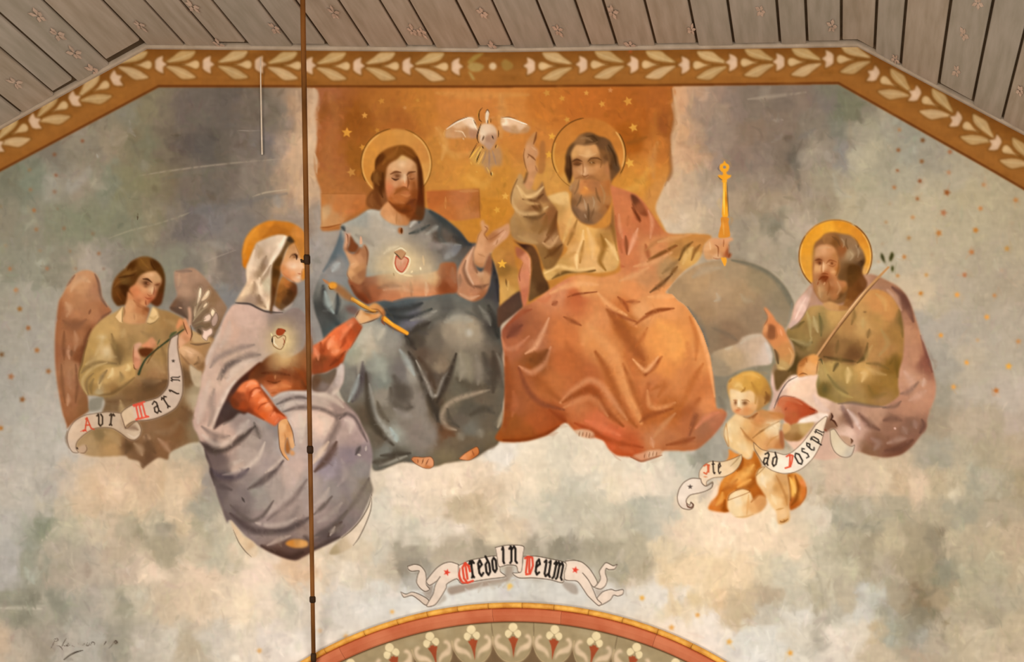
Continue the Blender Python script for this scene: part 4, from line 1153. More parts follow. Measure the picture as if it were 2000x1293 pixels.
F(HT, soft=.7, part='heart', e=3, jit=0, W='850,400,d69a78 920,400,cf8a66 880,450,d08868 890,380,e0a888'); outline(HT, .9, 'b5301c', .85, .4)
outline('815,310 800,400 828,478 890,512 950,455 975,370 950,330', .9, 'f2dec0', .6, .5)
F('808,285 850,262 880,256 930,290 915,325 882,362', 'bb8a60', .7, '+heart'); Ls('1 2f3020 .9 .4|808,285 845,320 880,358\n.9 8a5030 .8 .4|930,290 905,335 882,360\n.9 f3e2c0 .7 .5|810,270 880,240 935,275\n.8 c09068 .8 .4|880,370 878,430', clip=0)
# sleeve of the raised right arm (viewer's right)
F('1660,210 1600,270 1520,380 1470,500 1480,650 1470,720 1550,770 1640,802 1730,770 1785,700 1815,600 1838,450 1832,320 1790,300 1740,480 1690,480 1650,400 1640,300', soft=1.0, part='sleeve', name='jslv', gain=(1.05,.97,.92),
  W='1560,450,b28a6c 1520,600,ab8163 1750,540,b08c68 1650,700,ab7f60 1720,740,8f6243 1800,450,8a5f42 1640,600,b58c6c 1590,350,a98264')
Ls('3 cfa88a .7 .8|1640,230 1575,370 1560,480 1640,620\n2.5 7d553c .7 .8|1560,370 1540,470 1590,600 1650,660\n3 6f4a34 .7 .8|1650,640 1720,650 1800,620\n4 c39a78 .6 .9|1690,520 1740,500\n3 c9a080 .6 .9|1500,720 1600,770 1700,740\n3 7a523a .6 .8|1640,380 1680,500\n3 8f6a50 .6 .9|1500,520 1500,640')
# hands
F('1640,290 1670,200 1690,110 1725,50 1715,-10 1718,-42 1748,-57 1760,-20 1800,10 1790,60 1762,92 1780,122 1850,60 1930,20 2010,-20 2032,40 2000,130 1960,200 1900,250 1810,300 1780,360 1750,440 1700,440 1650,400', soft=.8, part='hand', name='jh2', e=4,
  W='1720,150,d49a6c 1880,170,d59c72 1950,100,d39a74 1740,330,cf9568 1700,420,b57d52 1830,120,b07245 1745,0,d59a68 1700,250,dca274 1830,240,c98e62 1990,20,cf9468')
Ls('1.6 8a4f28 .7 .7|1760,10 1790,40 1760,95 1790,150\n2 e5b088 .6 .8|1850,200 1900,160 1980,60\n1.4 9a5e38 .7 .7|1810,150 1880,110 1960,50\n1.4 a06840 .7 .7|1880,200 1900,150\n2 b07a50 .6 .8|1690,300 1760,330\n1 8a5530 .7 .5|1672,200 1692,110 1728,50', )
F('290,55 310,92 342,82 346,120 340,170 322,230 330,280 380,300 412,270 440,230 470,240 490,200 520,230 536,290 530,370 515,450 500,560 440,620 350,580 315,520 330,450 340,400 300,300 275,240 290,150', soft=.8, part='hand', name='jh1', e=4,
  W='310,170,dda27a 380,400,e0a573 350,520,d9a06c 450,330,c98e62 500,300,a9724c 470,500,a06a45 380,250,8e5230 300,90,d8a080 430,450,c08858 340,330,dca070 400,570,b07a50')
F('345,110 395,180 432,222 405,280 340,280 318,250 335,200', '7d4220', 1.2, '+hand'); F('450,118 466,130 472,190 445,197', 'dba684', .7, '+hand')
Ls('1 6a3418 .8 .6|300,85 318,110 322,180\n1 8a5030 .7 .6|320,180 310,230\n2 6a3a1e .6 .8|500,220 530,290 520,420\n2 eab888 .6 .8|350,420 390,400\n1.4 8a5430 .6 .8|420,300 440,260\n1.2 7a4a28 .7 .6|320,440 312,520 350,580', clip='jh1')
# feet
fr(640, 680)
for p_, w_ in (('880,1170 910,1143 1000,1150 1080,1143 1112,1180 1112,1240 1070,1267 1000,1257 920,1212', '930,1180,d08250 1000,1200,e09a68 1080,1200,e0976a 1060,1250,c47440'),
               ('1383,1162 1440,1110 1520,1060 1570,1038 1592,1080 1580,1122 1500,1177 1430,1177', '1430,1140,e0925e 1500,1110,d88850 1570,1070,cc7840 1540,1130,b86632')):
    F(p_, soft=.7, part='foot', e=4, W=w_); outline(p_, .8, '5a3018', .5)
Ls('1 5a2c14 .8 .5|1010,1160 990,1220\n1 5a2c14 .8 .5|1060,1170 1030,1230\n1 6a3418 .7 .5|950,1170 950,1210\n1 7a4020 .7 .5|1520,1080 1540,1130', clip=0)
# head
fr(700, 260, 7.18)
F('640,170 740,210 800,280 850,380 890,520 905,650 920,760 925,900 930,1100 890,1220 780,1220 700,1230 600,1150 400,1000 310,1080 240,1070 160,1050 110,1000 115,920 150,850 210,780 205,700 180,650 190,580 230,520 235,450 245,370 300,290 400,220 520,180',
  soft=1.2, part='hair', name='jhair', e=4, W='450,280,8a501c 560,240,7f4a18 300,380,5c2f0c 330,450,82491a 270,620,7a4a1c 300,750,5f3210 250,900,74401a 180,950,844d24 350,900,85502a 700,280,7a4515 820,400,5c2f0e 870,600,4f2408 880,900,58250a 850,1100,5a3418 760,1100,6f3512 350,600,6a3a12')
Ls('''
3 9a5f26 .6 .9|560,190 500,290 400,360 340,440
2.5 4a2408 .7 .85|300,310 250,400 240,500
2 512a0a .8 .8|205,540 185,620 200,680
3 8f5a28 .6 .9|260,560 250,660 290,730
2.5 4a2408 .7 .85|340,560 340,680 310,800 340,900
3 94592c .6 .9|190,860 170,950 200,1020
2.5 4a2108 .7 .85|820,330 860,460 880,640 890,850
2 8a5020 .5 .9|600,200 680,260 780,330
3 6a3818 .6 .9|260,850 280,960 330,1030
2 7a3c10 .6 .85|905,700 915,900
''')
F('430,955 330,1050 310,1130 360,1200 450,1260 540,1290 690,1290 730,1200 760,1120 560,1080', soft=1.0, part='neck', e=4, W='430,1080,dc9a64 480,1220,e0a26c 580,1190,c98c5a 660,1200,bf7f4c 720,1150,7a3c14 640,1120,a8622e')
fr(620, 440)
F('848,40 865,20 895,30 898,80 880,92 850,75', 'b07042', .8, 'clasp', curve=0); L('885,30 885,85', 2.2, '5a3416', .8, .5, clip=0)
fr(700, 260, 7.18)
L('540,1120 530,1270', 1.6, 'a87040', .6, .8, clip=0)
F('610,310 540,370 450,420 400,490 385,600 375,720 390,850 420,960 480,1030 560,1100 650,1140 740,1140 800,1080 820,950 832,800 830,600 815,450 770,390 690,340', soft=1.0, part='face', name='jface', e=4, jit=0,
  W='620,420,e8b98a 500,480,e2ae7c 720,450,e0aa78 430,560,dca06c 440,760,da8455 400,850,cc7a4a 520,720,dc9c6c 640,620,ecc296 660,720,e0935f 760,700,a8602f 770,850,8f4a1e 560,800,a95f2c 650,850,c0713f 600,930,bf7038 480,920,b9672f 560,1020,7f3d12 '
    '680,1050,70320c 780,980,6b3418 750,600,b87a4e 790,480,c08a58 620,340,dcae6e')
beard = pid('beard')
F('400,900 470,900 520,860 560,820 640,790 700,800 740,870 820,880 820,1000 780,1100 700,1150 600,1130 500,1060 430,980', 'a05a26', 3, beard, clip='jface', a=.12)
Ls('''
2.2 5f2f12 .85 .8|450,575 520,545 598,552
1.8 3c1c0c .9 .7|468,630 520,655 568,640
1.9 4a240c .85 .8|680,590 715,555 800,540
1.2 5f3014 .8 .7|715,640 750,645 785,632
2 743a16 .75 .8|688,600 702,690 690,765
2 f3cba0 .7 .8|648,580 652,700
1.4 9a4f26 .8 .7|575,785 630,757 690,772
2.6 91501f .75 .8|505,855 570,800 640,778 700,800
2.4 d08850 .6 .85|600,860 680,880 730,865
3 6f3410 .7 .9|430,960 520,1050 640,1110 760,1080
4 7a3c14 .6 .9|780,700 790,850 790,1000
3 c97a44 .5 .9|470,880 540,960 640,980
3 5f2c12 .6 .9|680,1000 740,960 800,930
1.2 b8743f .6 .8|400,500 388,600
''')
Bs('9 6 6a3a1c .85|545,600\n6 7 8a4e26 .7|735,600\n7 14 9a5a2c .5|770,740\n9 5 5a2c0e .5|640,1080\n3 2.4 cc9068 .7|500,612\n4 3.4 bd7e50 .6|755,608\n7 6 f0c698 .5|600,440\n6 6 dd8050 .5|440,770\n5 4 c87848 .6|690,850')

# ================================================================== old bearded man in orange
fig('painted_man', 'painted old man with long grey beard in orange mantle holding a gold sceptre')
fr(0, 0, 1)
F(circle(1150, 302, 71.5, 40), soft=1.2, part='halo', name='ghalo', a=.8, e=10, jit=6, W='1100,280,c27c35 1150,240,c47a32 1200,280,c57d36 1215,320,d0883e 1090,320,c28035 1110,360,cf9548 1190,360,c67e33 1150,300,bd7834')
for w, c, a, s0, s1, rr in ((1.1, '5c3a12', .8, 150, 262, 72), (1.2, '5c3a12', .8, -35, 32, 72), (.9, '8a5c24', .6, 100, 150, 72), (1.6, 'e5ae62', .6, -40, 20, 69), (2, 'd8a050', .5, 150, 200, 69)):
    L(np.array([(1150 + rr * math.cos(math.radians(t)), 302 + rr * math.sin(math.radians(t))) for t in np.linspace(s0, s1, 24)]), w, c, a, .5, clip=0)
# shade of the throne between the two men, strip of pink drapery
fr(960, 400)
F('0,500 200,330 240,480 250,600 280,700 300,900 170,1000 95,1070 80,800 30,620', soft=1.0, part='golden_cloth', name='gcl', W='130,400,b97c38 200,560,b5783a 130,680,94672f 150,900,c39350 60,520,c08440 230,800,b5803f')
Ls('1.4 5a3a1c .7 .6|150,780 160,860\n2 d8a860 .7 .7|180,800 170,900')
star(112, 622, 9.5, 'f0b040', .95)
fr(960, 400)
F('90,1060 300,905 340,1060 260,1140 130,1240 70,1290 60,1120', '5c4030', 1.4, 'throne_shade')
F('230,370 300,405 430,425 500,540 530,680 610,890 480,970 390,1020 390,900 415,700 412,580 370,500', soft=1.4, part='throne_shade', W='420,520,6e4626 480,700,6a4524 500,880,5f3c20 430,900,7a5430 300,420,4f2e1c')
F('255,440 340,475 392,530 412,600 410,750 390,950 352,1095 328,1050 300,900 278,780 298,690 325,600 262,540', soft=.9, part='drapery', name='gdr', W='370,560,cf8860 360,760,cc805a 350,950,b96c4a 300,500,a5603c 310,800,c88058')
Ls('1.6 8a4a2c .7 .7|330,610 290,720 300,800\n1.6 e0a07c .6 .8|400,560 405,740')
# mantle
fr(0, 0, 1)
F('984,638 1016,604 1045,586 1071,567 1112,541 1140,536 1173,541 1210,530 1209,504 1201,456 1197,400 1190,363 1203,365 1229,374 1244,381 1259,396 1278,424 1298,452 1323,457 1349,456 1384,458 1390,466 1377,478 1371,497 1360,513 1341,526 1329,537 '
  '1307,563 1300,572 1313,574 1324,586 1342,600 1370,645 1385,690 1392,725 1396,765 1400,796 1410,798 1420,808 1413,826 1396,848 1382,862 1361,878 1337,881 1297,881 1267,895 1252,900 1231,893 1205,890 1189,878 1179,862 1168,857 1125,843 1106,826 '
  '1092,834 1073,848 1054,855 1026,862 984,864 967,855 981,826 986,765 984,694 979,654', soft=1.0, part='.', name='grobe', e=9,
  W='1007,671,ad6440 1102,659,c9743f 1102,706,bb6635 1172,624,d98a52 1160,659,d78a4e 1184,694,d4874c 1208,742,cb7c42 1290,659,e8964f 1314,683,ea9a50 1302,718,e08c4a 1278,753,c87844 1337,742,d5844a 1373,694,dc8f52 1361,765,c67540 1385,789,d3844f '
    '1267,812,b8652f 1314,801,b5652f 1349,824,b5683c 1149,730,b86537 1149,765,a9582c 1125,784,c27243 1078,753,b96a38 1042,706,8a4e26 1031,659,a35d38 1002,647,8f5038 1043,671,b5704a 1019,742,a35a32 1007,789,9c5630 995,824,955225 1054,824,a6552a '
    '1078,812,a04f26 1031,848,9c5426 1172,824,c86a40 1196,848,c9633a 1231,871,b95a30 1278,860,c27a4c 1243,801,c4733e 1373,836,a56a48 1396,824,b57250 1302,871,b87044 1208,801,bf6f3c 1231,706,bf7038 1219,631,b5672f '
    '1146,558,e09a5c 1201,558,df9458 1238,567,df8f55 1220,595,c8743c 1248,604,e09a60 1294,586,e5985a 1090,573,cf8458 1127,582,c2693c 1238,511,c9794a 1276,493,cf8a55 1257,545,c98a58 1303,521,b58a5a 1220,419,ca7848 1257,428,bf6e42 '
    '1276,446,c07045 1216,474,c9744a 1323,486,b98045 1360,467,c88a4a 1345,500,d8a55c 1286,476,d48a55 1258,513,d08858')
fr(960, 600, 4.238)
Ls('''
9 a35a2c .6 1|1000,60 1120,220 1220,400 1270,560
11 ad5e2f .5 1|620,300 700,450 760,620
8 985024 .6 1|300,480 420,640 560,760
12 f0a258 .6 1|1380,120 1480,260 1520,420
9 c87840 .5 1|1620,300 1640,520 1560,760
9 e0945a .5 1|880,60 820,180 760,300
9 a4562a .5 1|1300,640 1280,800 1260,950
8 8f4a24 .6 1|120,420 150,700 110,1000
8 da8c52 .5 1|980,420 1060,620 1150,820
8 9c5228 .5 1|1500,900 1620,860 1720,760
8 c06c3a .5 1|1120,320 1170,560 1230,740
''')
Ls('''
7 a2582a .75 .85|960,20 1080,200 1180,330 1260,440
4 9a4e24 .8 .8|1275,560 1340,490 1410,410
3 e8a26a .8 .75|1170,430 1270,525 1330,475 1380,410
3 a0562a .8 .75|1180,150 1330,45 1500,12
6 a35627 .75 .85|860,370 950,520 1020,690 1090,860 1200,990
7 e0965a .7 .85|800,140 900,260 1000,370 1080,510 1160,750 1240,960
5 a65a2a .75 .85|1090,470 1180,700 1270,920
4 dc9058 .7 .8|1290,690 1310,810 1400,835 1520,790
5 b5652f .6 .85|1330,680 1430,640 1380,740
4.5 d48a5a .7 .8|570,790 680,690 800,605 900,640 1010,780 1120,930
5 944a20 .75 .85|590,785 700,720 830,690 940,850 1090,985
4.5 cc8050 .65 .85|600,830 780,750 870,780 960,900
4 cf8a62 .7 .8|230,490 330,540 430,470 490,330
8 784220 .7 .9|330,440 400,420 460,360
3.4 da9a70 .75 .8|280,385 360,330 420,220 475,90
3.4 c07a56 .75 .8|80,250 110,330 190,340 310,240
5 74402c .7 .85|130,250 190,190 250,150
4 84462a .7 .85|225,500 300,690 420,800 600,850
5 b5652f .6 .9|1750,470 1660,620 1560,850
4 bf7038 .6 .85|1640,80 1700,260 1690,440
4 eeaa70 .7 .8|1680,90 1790,380 1850,740
6 eea055 .6 .9|1380,160 1520,200 1600,360
8 ec9a52 .5 .9|1350,300 1450,420 1540,380
4 944c24 .7 .85|1230,950 1300,900 1500,840
4 c98858 .6 .85|1340,1080 1420,980 1520,880
4 8f4a26 .7 .85|1450,1140 1600,1110 1680,1080
4 d0805a .7 .8|1690,1000 1780,910 1880,870
4 8a4e30 .7 .85|1640,1060 1690,900 1640,1000
5 d8744a .7 .8|780,940 900,990 1060,1060
4 a04a24 .7 .8|690,960 820,1020 1000,1110 1250,1160
4 7a3c1c .6 .85|100,1100 260,1110 420,1070 560,985
5 b0643c .6 .9|180,700 200,800 170,900
5 8a4a28 .6 .9|110,500 130,700 120,850
4 8a3f1c .6 .85|480,850 580,920 620,960
4 c2643a .6 .85|1060,1160 1180,1200
3 96502a .8 .8|600,80 740,150
4 e0945c .5 .85|1080,40 1150,120 1200,160
3 b5642f .6 .85|1190,330 1250,250 1290,170
''')
fr(960, 400)
Ls('''
2.2 8a4322 .8 .75|800,970 900,940 1110,915
4 ecaa70 .6 .85|620,930 780,860 960,830 1120,840
3 a0552c .75 .8|1210,1060 1330,1160 1520,1230
4 eaa468 .7 .8|1120,930 1240,1060 1420,1160
3 9c5028 .8 .8|1330,970 1400,1040 1440,1120
3 a35a30 .75 .8|1420,1020 1560,1020
4 f0aa6c .6 .85|1650,970 1800,960 1920,970
2.6 9c5428 .8 .75|1620,1150 1760,1105 1920,1090
3 8a4426 .75 .8|640,1050 690,1020
4 c57248 .6 .85|480,1000 560,1010 620,960
3 9a4f30 .7 .8|160,1270 320,1140 420,1100
3 7c3c1c .8 .8|1480,30 1540,130 1560,180
3 e09a70 .6 .85|1650,60 1690,180 1670,350
3 8a4c2a .8 .8|1410,330 1420,420 1425,520
3.4 e5a27a .7 .8|1540,250 1490,380 1440,520
4 b0653a .7 .85|1300,120 1330,320 1370,500
4 a55c34 .7 .85|1620,420 1660,580
2.8 8f5228 .8 .75|1640,600 1780,520 1950,430
4 e0a06a .6 .85|1500,650 1700,600 1900,500
3 b87a48 .7 .85|1620,480 1720,400 1850,340
3 6a4424 .8 .8|1670,920 1780,840 1900,730
4 8f6a40 .6 .85|1800,720 1900,640 1980,570
4 e0a26c .5 .9|1350,800 1500,740 1650,660
3 d89468 .5 .9|1340,100 1350,250 1380,350
3 b5683c .6 .9|1440,120 1430,220
3 b5623a .6 .8|1250,560 1330,640 1400,650
''')
fr(990, 220)
F('1300,862 1360,880 1430,960 1470,1040 1480,1090 1420,1080 1360,1040 1330,980', soft=1.2, part='mantle_fold', W='1330,910,7a4426 1400,1000,a05a34 1450,1060,94502c')
L('1320,960 1360,1060 1410,1140', 2, '7a3f20', .7, .8, clip=0)
fr(1230, 300)
Ls('3 6f4a22 .7 .8|520,1120 580,1000 660,930\n4 e0b06c .7 .8|560,1160 600,1060 660,990\n3 8a5c2c .7 .8|650,1120 690,1020 740,960\n3 d8a864 .7 .8|690,1110 730,1040\n2.5 8a5a2c .7 .8|200,1110 330,1050 480,960\n4 e0a268 .6 .85|300,930 450,890 640,850\n3 7a5026 .7 .8|430,1270 500,1190\n2 8a5a30 .6 .8|780,980 770,1060', clip='grobe')
# feet
fr(960, 600, 4.238)
for p_, w_, ln in (('690,1022 740,1012 800,1015 845,1040 850,1080 800,1085 740,1072 705,1050', '720,1040,d8b08c 800,1050,d8a27c 830,1075,b87c58', ((730, 1030), (760, 1030), (790, 1035), (815, 1040))),
                   ('1170,1230 1230,1210 1290,1190 1340,1185 1400,1180 1412,1210 1380,1240 1300,1250 1240,1272 1210,1255', '1240,1240,d0906a 1330,1210,dcae8a 1380,1220,d09a74', ((1270, 1210), (1310, 1200), (1340, 1195), (1370, 1195)))):
    F(p_, soft=.8, part='foot', e=4, W=w_)
    for x_, y_ in ln: L('%d,%d %d,%d' % (x_, y_, x_ - 8, y_ + 42), .9, '7a4a2c', .8, .5, clip=0)
Ls('3 d8a07c .5 .9|1320,1080 1340,1160\n2 8f4a28 .7 .7|1150,1240 1240,1275 1330,1250 1410,1225', clip=0)
# ochre tunic
fr(0, 0, 1)
F('1070,383 1108,374 1115,400 1130,430 1160,445 1190,440 1196,400 1201,440 1206,490 1210,512 1200,528 1170,533 1140,532 1110,535 1080,545 1068,548 1060,530 1075,515 1100,500 1108,485 1093,470 1090,440 1078,420 1066,395', soft=1.2, part='tunic', name='gtun',
  W='1155,484,e2aa62 1118,433,dba460 1146,456,dfa75c 1108,465,c98f4c 1127,493,dba564 1188,493,d9a562 1179,474,b57f3f 1090,521,c0904f 1071,526,d0a05c 1155,511,dda868 1101,446,c98f50 1092,390,dcb070 1085,410,b8874a 1195,430,9a6434')
fr(960, 400)
Ls('''
3 f0c485 .8 .8|965,270 950,420 895,560 900,670
3 ab7636 .75 .8|970,380 945,500 930,610
3.4 9c6a2c .8 .8|1150,310 1185,440 1140,590 1200,690
3.4 ecbd7c .7 .8|1200,360 1280,470 1330,580
3.2 755024 .85 .75|640,780 720,735 800,710 940,722 1090,690
3 e8ba78 .7 .8|560,720 700,650 850,680 930,690 1080,660
3 d8a864 .7 .8|850,90 800,250 750,400
3 9a6a32 .7 .8|900,160 850,300 800,420
4 eab878 .6 .85|1010,250 1060,420 1060,560
4 c08a48 .6 .85|700,560 800,540 880,500
3 93622c .7 .85|1250,200 1290,300 1320,480
''')
# raised arm
fr(0, 0, 1)
F('1014,339 1007,354 998,378 998,396 1005,413 996,430 996,448 999,461 1012,472 1038,477 1047,482 1055,504 1064,526 1081,522 1097,497 1101,480 1094,465 1088,437 1088,411 1079,398 1068,383 1062,361 1059,354 1046,372 1027,357 1020,342', soft=1.0, part='sleeve', name='gslv',
  W='1012,378,c69a62 1033,378,bf9058 1046,406,94643a 1060,408,b5854e 1012,402,b88a55 1036,420,8a6238 1046,443,946a3c 1074,420,8f5c32 1018,433,b08550 1064,383,93653a 1025,446,a3794a 1034,461,ab8050 1071,470,b08255 1075,493,7c5026 1086,428,8a5a30 1062,493,8f6536 1070,511,8f6535')
fr(990, 220)
Ls('''
3.2 dfb57a .8 .75|110,770 190,880 290,870 385,780
3 704724 .8 .8|170,910 290,925 380,860
3.4 cfa670 .7 .8|60,990 150,1060 300,1060 430,990
3 74502c .7 .8|180,1095 320,1105 400,1060
3 c9a068 .6 .85|50,880 60,960 110,1020
2 6a4420 .7 .7|110,700 60,800 40,890 45,960
4 6e4620 .7 .85|340,960 350,1030 270,980
3 d0a468 .6 .85|140,800 220,940 340,960
3 7d5228 .7 .85|540,1040 470,1200 420,1290
5 a87c48 .6 .85|100,1120 160,1200 260,1260
2 5a3418 .7 .7|430,860 520,820 600,800
''')
fr(960, 400)
Ls('4 744620 .7 .85|690,70 650,260 560,390\n3 c29564 .7 .85|540,400 620,440 700,330\n3 6a421e .7 .85|560,560 650,500 740,420\n4 b58c58 .6 .85|280,330 400,380 480,400\n4 84592c .6 .85|500,300 560,220 580,120')
fr(990, 220)
F('350,310 402,320 402,580 370,645 320,620 342,480', 'a86c38', 1.6, 'hand', a=.8)
F('280,215 312,212 300,300 287,345 325,390 332,440 305,490 310,560 327,610 296,680 262,790 212,802 180,742 210,660 215,620 190,540 175,450 190,370 217,290', soft=.8, part='+hand', name='gh1', e=4,
  W='200,480,d39c6c 270,420,c98f60 260,590,cf9464 240,730,cb9060 240,260,c58a52 300,640,c08858 210,400,d09868')
Ls('2 6e3c1a .8 .7|312,205 300,270 280,330\n1.8 74421f .8 .7|222,435 270,470 300,500\n1.2 8a5530 .7 .6|235,440 215,480\n1 7a4a24 .7 .5|190,370 176,450 190,540 215,620\n1.6 e0ac7c .6 .8|260,360 310,400\n1.6 8f5a34 .6 .8|300,560 320,620', clip=0)
F('205,630 222,628 205,700 185,745 175,738 190,690', '5a3a1c', .9)
# head
fr(1080, 240, 6.46)
F('440,120 500,130 580,170 650,185 720,230 760,310 810,420 830,520 850,590 800,660 750,720 720,760 640,760 540,700 400,600 260,640 215,765 180,690 150,600 160,500 160,420 190,320 240,260 280,220 340,150', soft=1.3, part='hair', name='ghair', e=4, jit=2,
  W='440,180,74502f 360,220,94683e 520,200,5c3e22 440,260,6a4828 640,260,6e4a2c 720,300,5f4228 780,450,5c3c20 800,560,5e4128 740,640,704a2a 200,360,5f4226 190,500,54341a 210,650,442610 620,380,86582f 640,480,8a5c36 700,560,5a3618 680,430,6a4424')
F('290,280 400,285 520,265 560,300 590,380 620,450 640,520 690,480 710,560 720,660 730,760 700,860 640,900 560,860 400,840 300,800 260,700 240,600 235,480 230,380', soft=1.2, part='face', name='gface', e=4, jit=0,
  W='360,340,dca468 450,380,e8b478 520,330,d89c60 260,400,d8a060 300,500,7a4824 340,590,cf9460 280,640,c08450 400,600,dca474 390,640,ecb888 480,600,d3965e 560,560,cf9058 490,500,94602f 600,620,bf7f48 640,680,b0743f 560,700,b07440 350,690,a06838 470,700,985c30 700,600,b87848 600,480,a06a38')
F('300,700 360,680 420,720 480,690 560,720 640,730 720,720 720,850 740,950 720,1040 680,1120 620,1200 560,1260 500,1285 440,1280 370,1260 300,1200 240,1100 230,1000 240,900 200,830 230,770', soft=1.8, part='beard', name='gbeard', gain=(1.08,1.0,.92), e=5, jit=3,
  W='260,800,a3805a 240,900,94704a 300,760,aa8458 420,830,c98a48 390,780,c48854 470,780,a8744a 560,780,a07048 640,800,a87444 700,800,a86c38 350,950,8a6a4a 380,1040,a98866 270,1000,785838 500,1000,9a7a58 520,1040,a08260 600,1000,9c7248 680,1000,a87848 '
    '640,1100,94683e 300,1120,745a44 400,1180,80654c 450,1200,6a4e34 520,1180,86684a 440,1260,6e5640 700,1080,7c4a22 560,1200,8a6644')
Ls('''
2 5f4428 .6 .85|360,910 340,980 300,1050
1.6 c2a280 .7 .8|390,960 410,1040 420,1100
1.6 b89874 .7 .8|500,930 520,1000 510,1060
2 5c4026 .7 .85|440,1020 450,1120 450,1240
1.6 bfa080 .6 .8|400,1150 420,1200
2 6e5030 .6 .85|240,900 235,1000 260,1100 330,1200
2.4 6f4a28 .6 .85|540,820 560,920 600,1000
2.4 b38a5c .5 .85|600,780 650,900 640,1020
2 c09a6c .5 .85|230,780 220,860
2 785434 .6 .85|330,720 310,820 270,900
1.8 e0a050 .6 .8|390,800 440,840
2 6a4628 .5 .85|520,1080 480,1200
''')
ST['clip'] = 'gface'
Ls('''
1.8 4f2c14 .85 .75|240,490 300,462 365,485
2.2 5c3418 .7 .8|260,520 320,525 360,510
1.6 5a3418 .8 .75|440,490 480,450 560,445 610,470
1.2 4a2810 .8 .7|465,505 500,500 530,510
1.6 8a5428 .6 .8|375,500 385,600 375,650
2 f0c08c .7 .8|402,560 405,620
1.6 84481f .8 .75|370,660 400,680 450,655
2.6 9a6436 .7 .85|290,700 370,690 420,710
2.6 9c683a .7 .85|430,700 500,690 580,730
1.6 c08850 .5 .8|300,570 350,590
2.4 e8b880 .5 .85|330,400 440,420 540,390
2.4 6e4424 .5 .9|600,400 620,480 600,560
''')
Bs('1.6 1.4 e8c088 .9|487,500\n6 4 6a3e1e .6|310,505\n7 5 8a5a30 .5|520,480\n4 3 b06c3c .7|410,740')
ST['clip'] = 'ghair'
Ls('2.4 a07850 .6 .85|350,200 420,190 500,230\n2 452c14 .7 .8|420,170 500,170 560,220\n2 94683f .6 .85|400,270 480,270 560,240\n2 3c240e .7 .8|700,280 770,400 800,540\n2.4 8a5e34 .5 .9|660,300 700,420 720,520\n2 3a200c .8 .8|210,420 225,560 220,700')
# hand and sceptre
fr(1230, 300)
F('770,1000 830,910 890,888 930,890 1060,880 1087,910 1045,935 1042,1050 1072,1050 1050,1102 990,1092 930,1112 880,1112 800,1110', soft=.8, part='hand', name='gh2', e=4, W='830,980,e3aa74 900,1080,e5b080 980,1000,d9955f 1050,1040,a05028 870,1030,d09460 940,920,dc9c6c 820,1080,d09a68 1060,900,e0a070')
Ls('1.4 8a4a24 .8 .6|900,960 930,990 930,1080\n1.2 94522c .7 .6|990,900 985,980\n1.2 8a4424 .8 .6|880,1100 940,1110 1000,1085\n1.4 7a3c1c .8 .6|1042,960 1060,1020 1040,1090\n1.6 f2c496 .6 .8|840,930 850,1010', )
sc = pid('sceptre')
for p_, c_ in (('997,72 1012,98 1042,118 1048,145 1035,180 1018,195 1022,215 1045,225 1066,225 1062,245 1040,262 1022,275 1020,300 970,300 970,275 950,262 930,248 928,230 945,222 975,225 978,200 955,180 945,150 950,118 982,98', 'eda436'),
               ('980,290 1016,290 1020,400 1028,500 1034,660 972,660 976,500 980,400', 'f0a838'), ('958,675 1000,665 1046,680 1040,720 1050,800 1050,875 935,885 945,800 960,740', 'd9903c'), ('958,1100 990,1090 1018,1100 1018,1150 996,1188', 'eea43a')):
    F(p_, c_, .7, sc)
F(circle(1230 + 997 / 5.386, 300 + 143 / 5.386, 3.0, 12), '8a8074', .6); L('997,80 997,125', 1.2, 'eda436', .9, .4, clip=0)
Ls('1.2 6a4a28 .7 .5|1022,300 1030,480 1040,660\n1.4 ffd070 .8 .6|992,310 990,480 995,640\n1.2 b06820 .7 .6|1012,400 1015,560\n1 5a4a44 .6 .5|945,120 930,160 955,190\n1 4a4038 .6 .5|928,240 950,265 970,275\n1.4 e8b060 .6 .7|980,700 990,860', clip=0)

# ================================================================== orb and little cloud beside the old man
fig('painted_orb', 'large pale grey painted globe between the orange-robed man and the man with a staff')
ST['clip'] = None
fr(1300, 480, 4.617)
keepI = IMG.copy(); keepD = IDS.copy()
F('20,400 150,260 300,170 450,130 600,118 750,150 900,210 1020,300 1100,400 1150,500 1158,560 1130,650 1100,720 1000,800 850,850 650,900 450,960 400,980 300,760 180,560 60,460', soft=1.2, part='.', name='orb', gain=(1.07,.99,.9), W='600,200,9f917a 300,300,ab9577 850,300,8f8670 1050,500,898270 '
  '700,450,a08e74 500,550,9d8a72 800,600,8f7f6c 550,780,85725f 350,600,98846a 400,800,857866 1000,600,8a8373 480,400,ab987e 120,380,a08c70')
Ls('4.5 6a6656 .75 .8|600,130 780,165 940,245 1060,370 1130,500 1150,570\n3 8a8778 .6 .85|1140,520 1130,640 1100,720\n6 b5a288 .5 .9|250,280 350,220 480,200\n3 bcae98 .5 .85|460,430 480,480 440,500\n4 b0a084 .4 .9|680,440 720,490 780,500\n4 766552 .5 .9|420,740 560,800 640,850\n6 6f6b60 .6 .85|200,560 300,720 380,900')
F('440,955 540,920 650,880 700,820 860,790 930,880 962,1000 940,1070 800,1085 650,1130 560,1175 430,1160 420,1000', soft=2.0, part='cloud_puff', name='puff', gain=(1.06,.99,.95), W='800,900,c0af98 600,1000,b5a382 920,950,cbc0b3 500,1100,948a73 700,860,b3a48e')
Ls('4 d0c8bc .6 .85|900,880 940,960 950,1050\n4 cfc0a8 .5 .9|540,930 600,910\n4 c8b8a0 .5 .9|680,880 760,820 850,810')
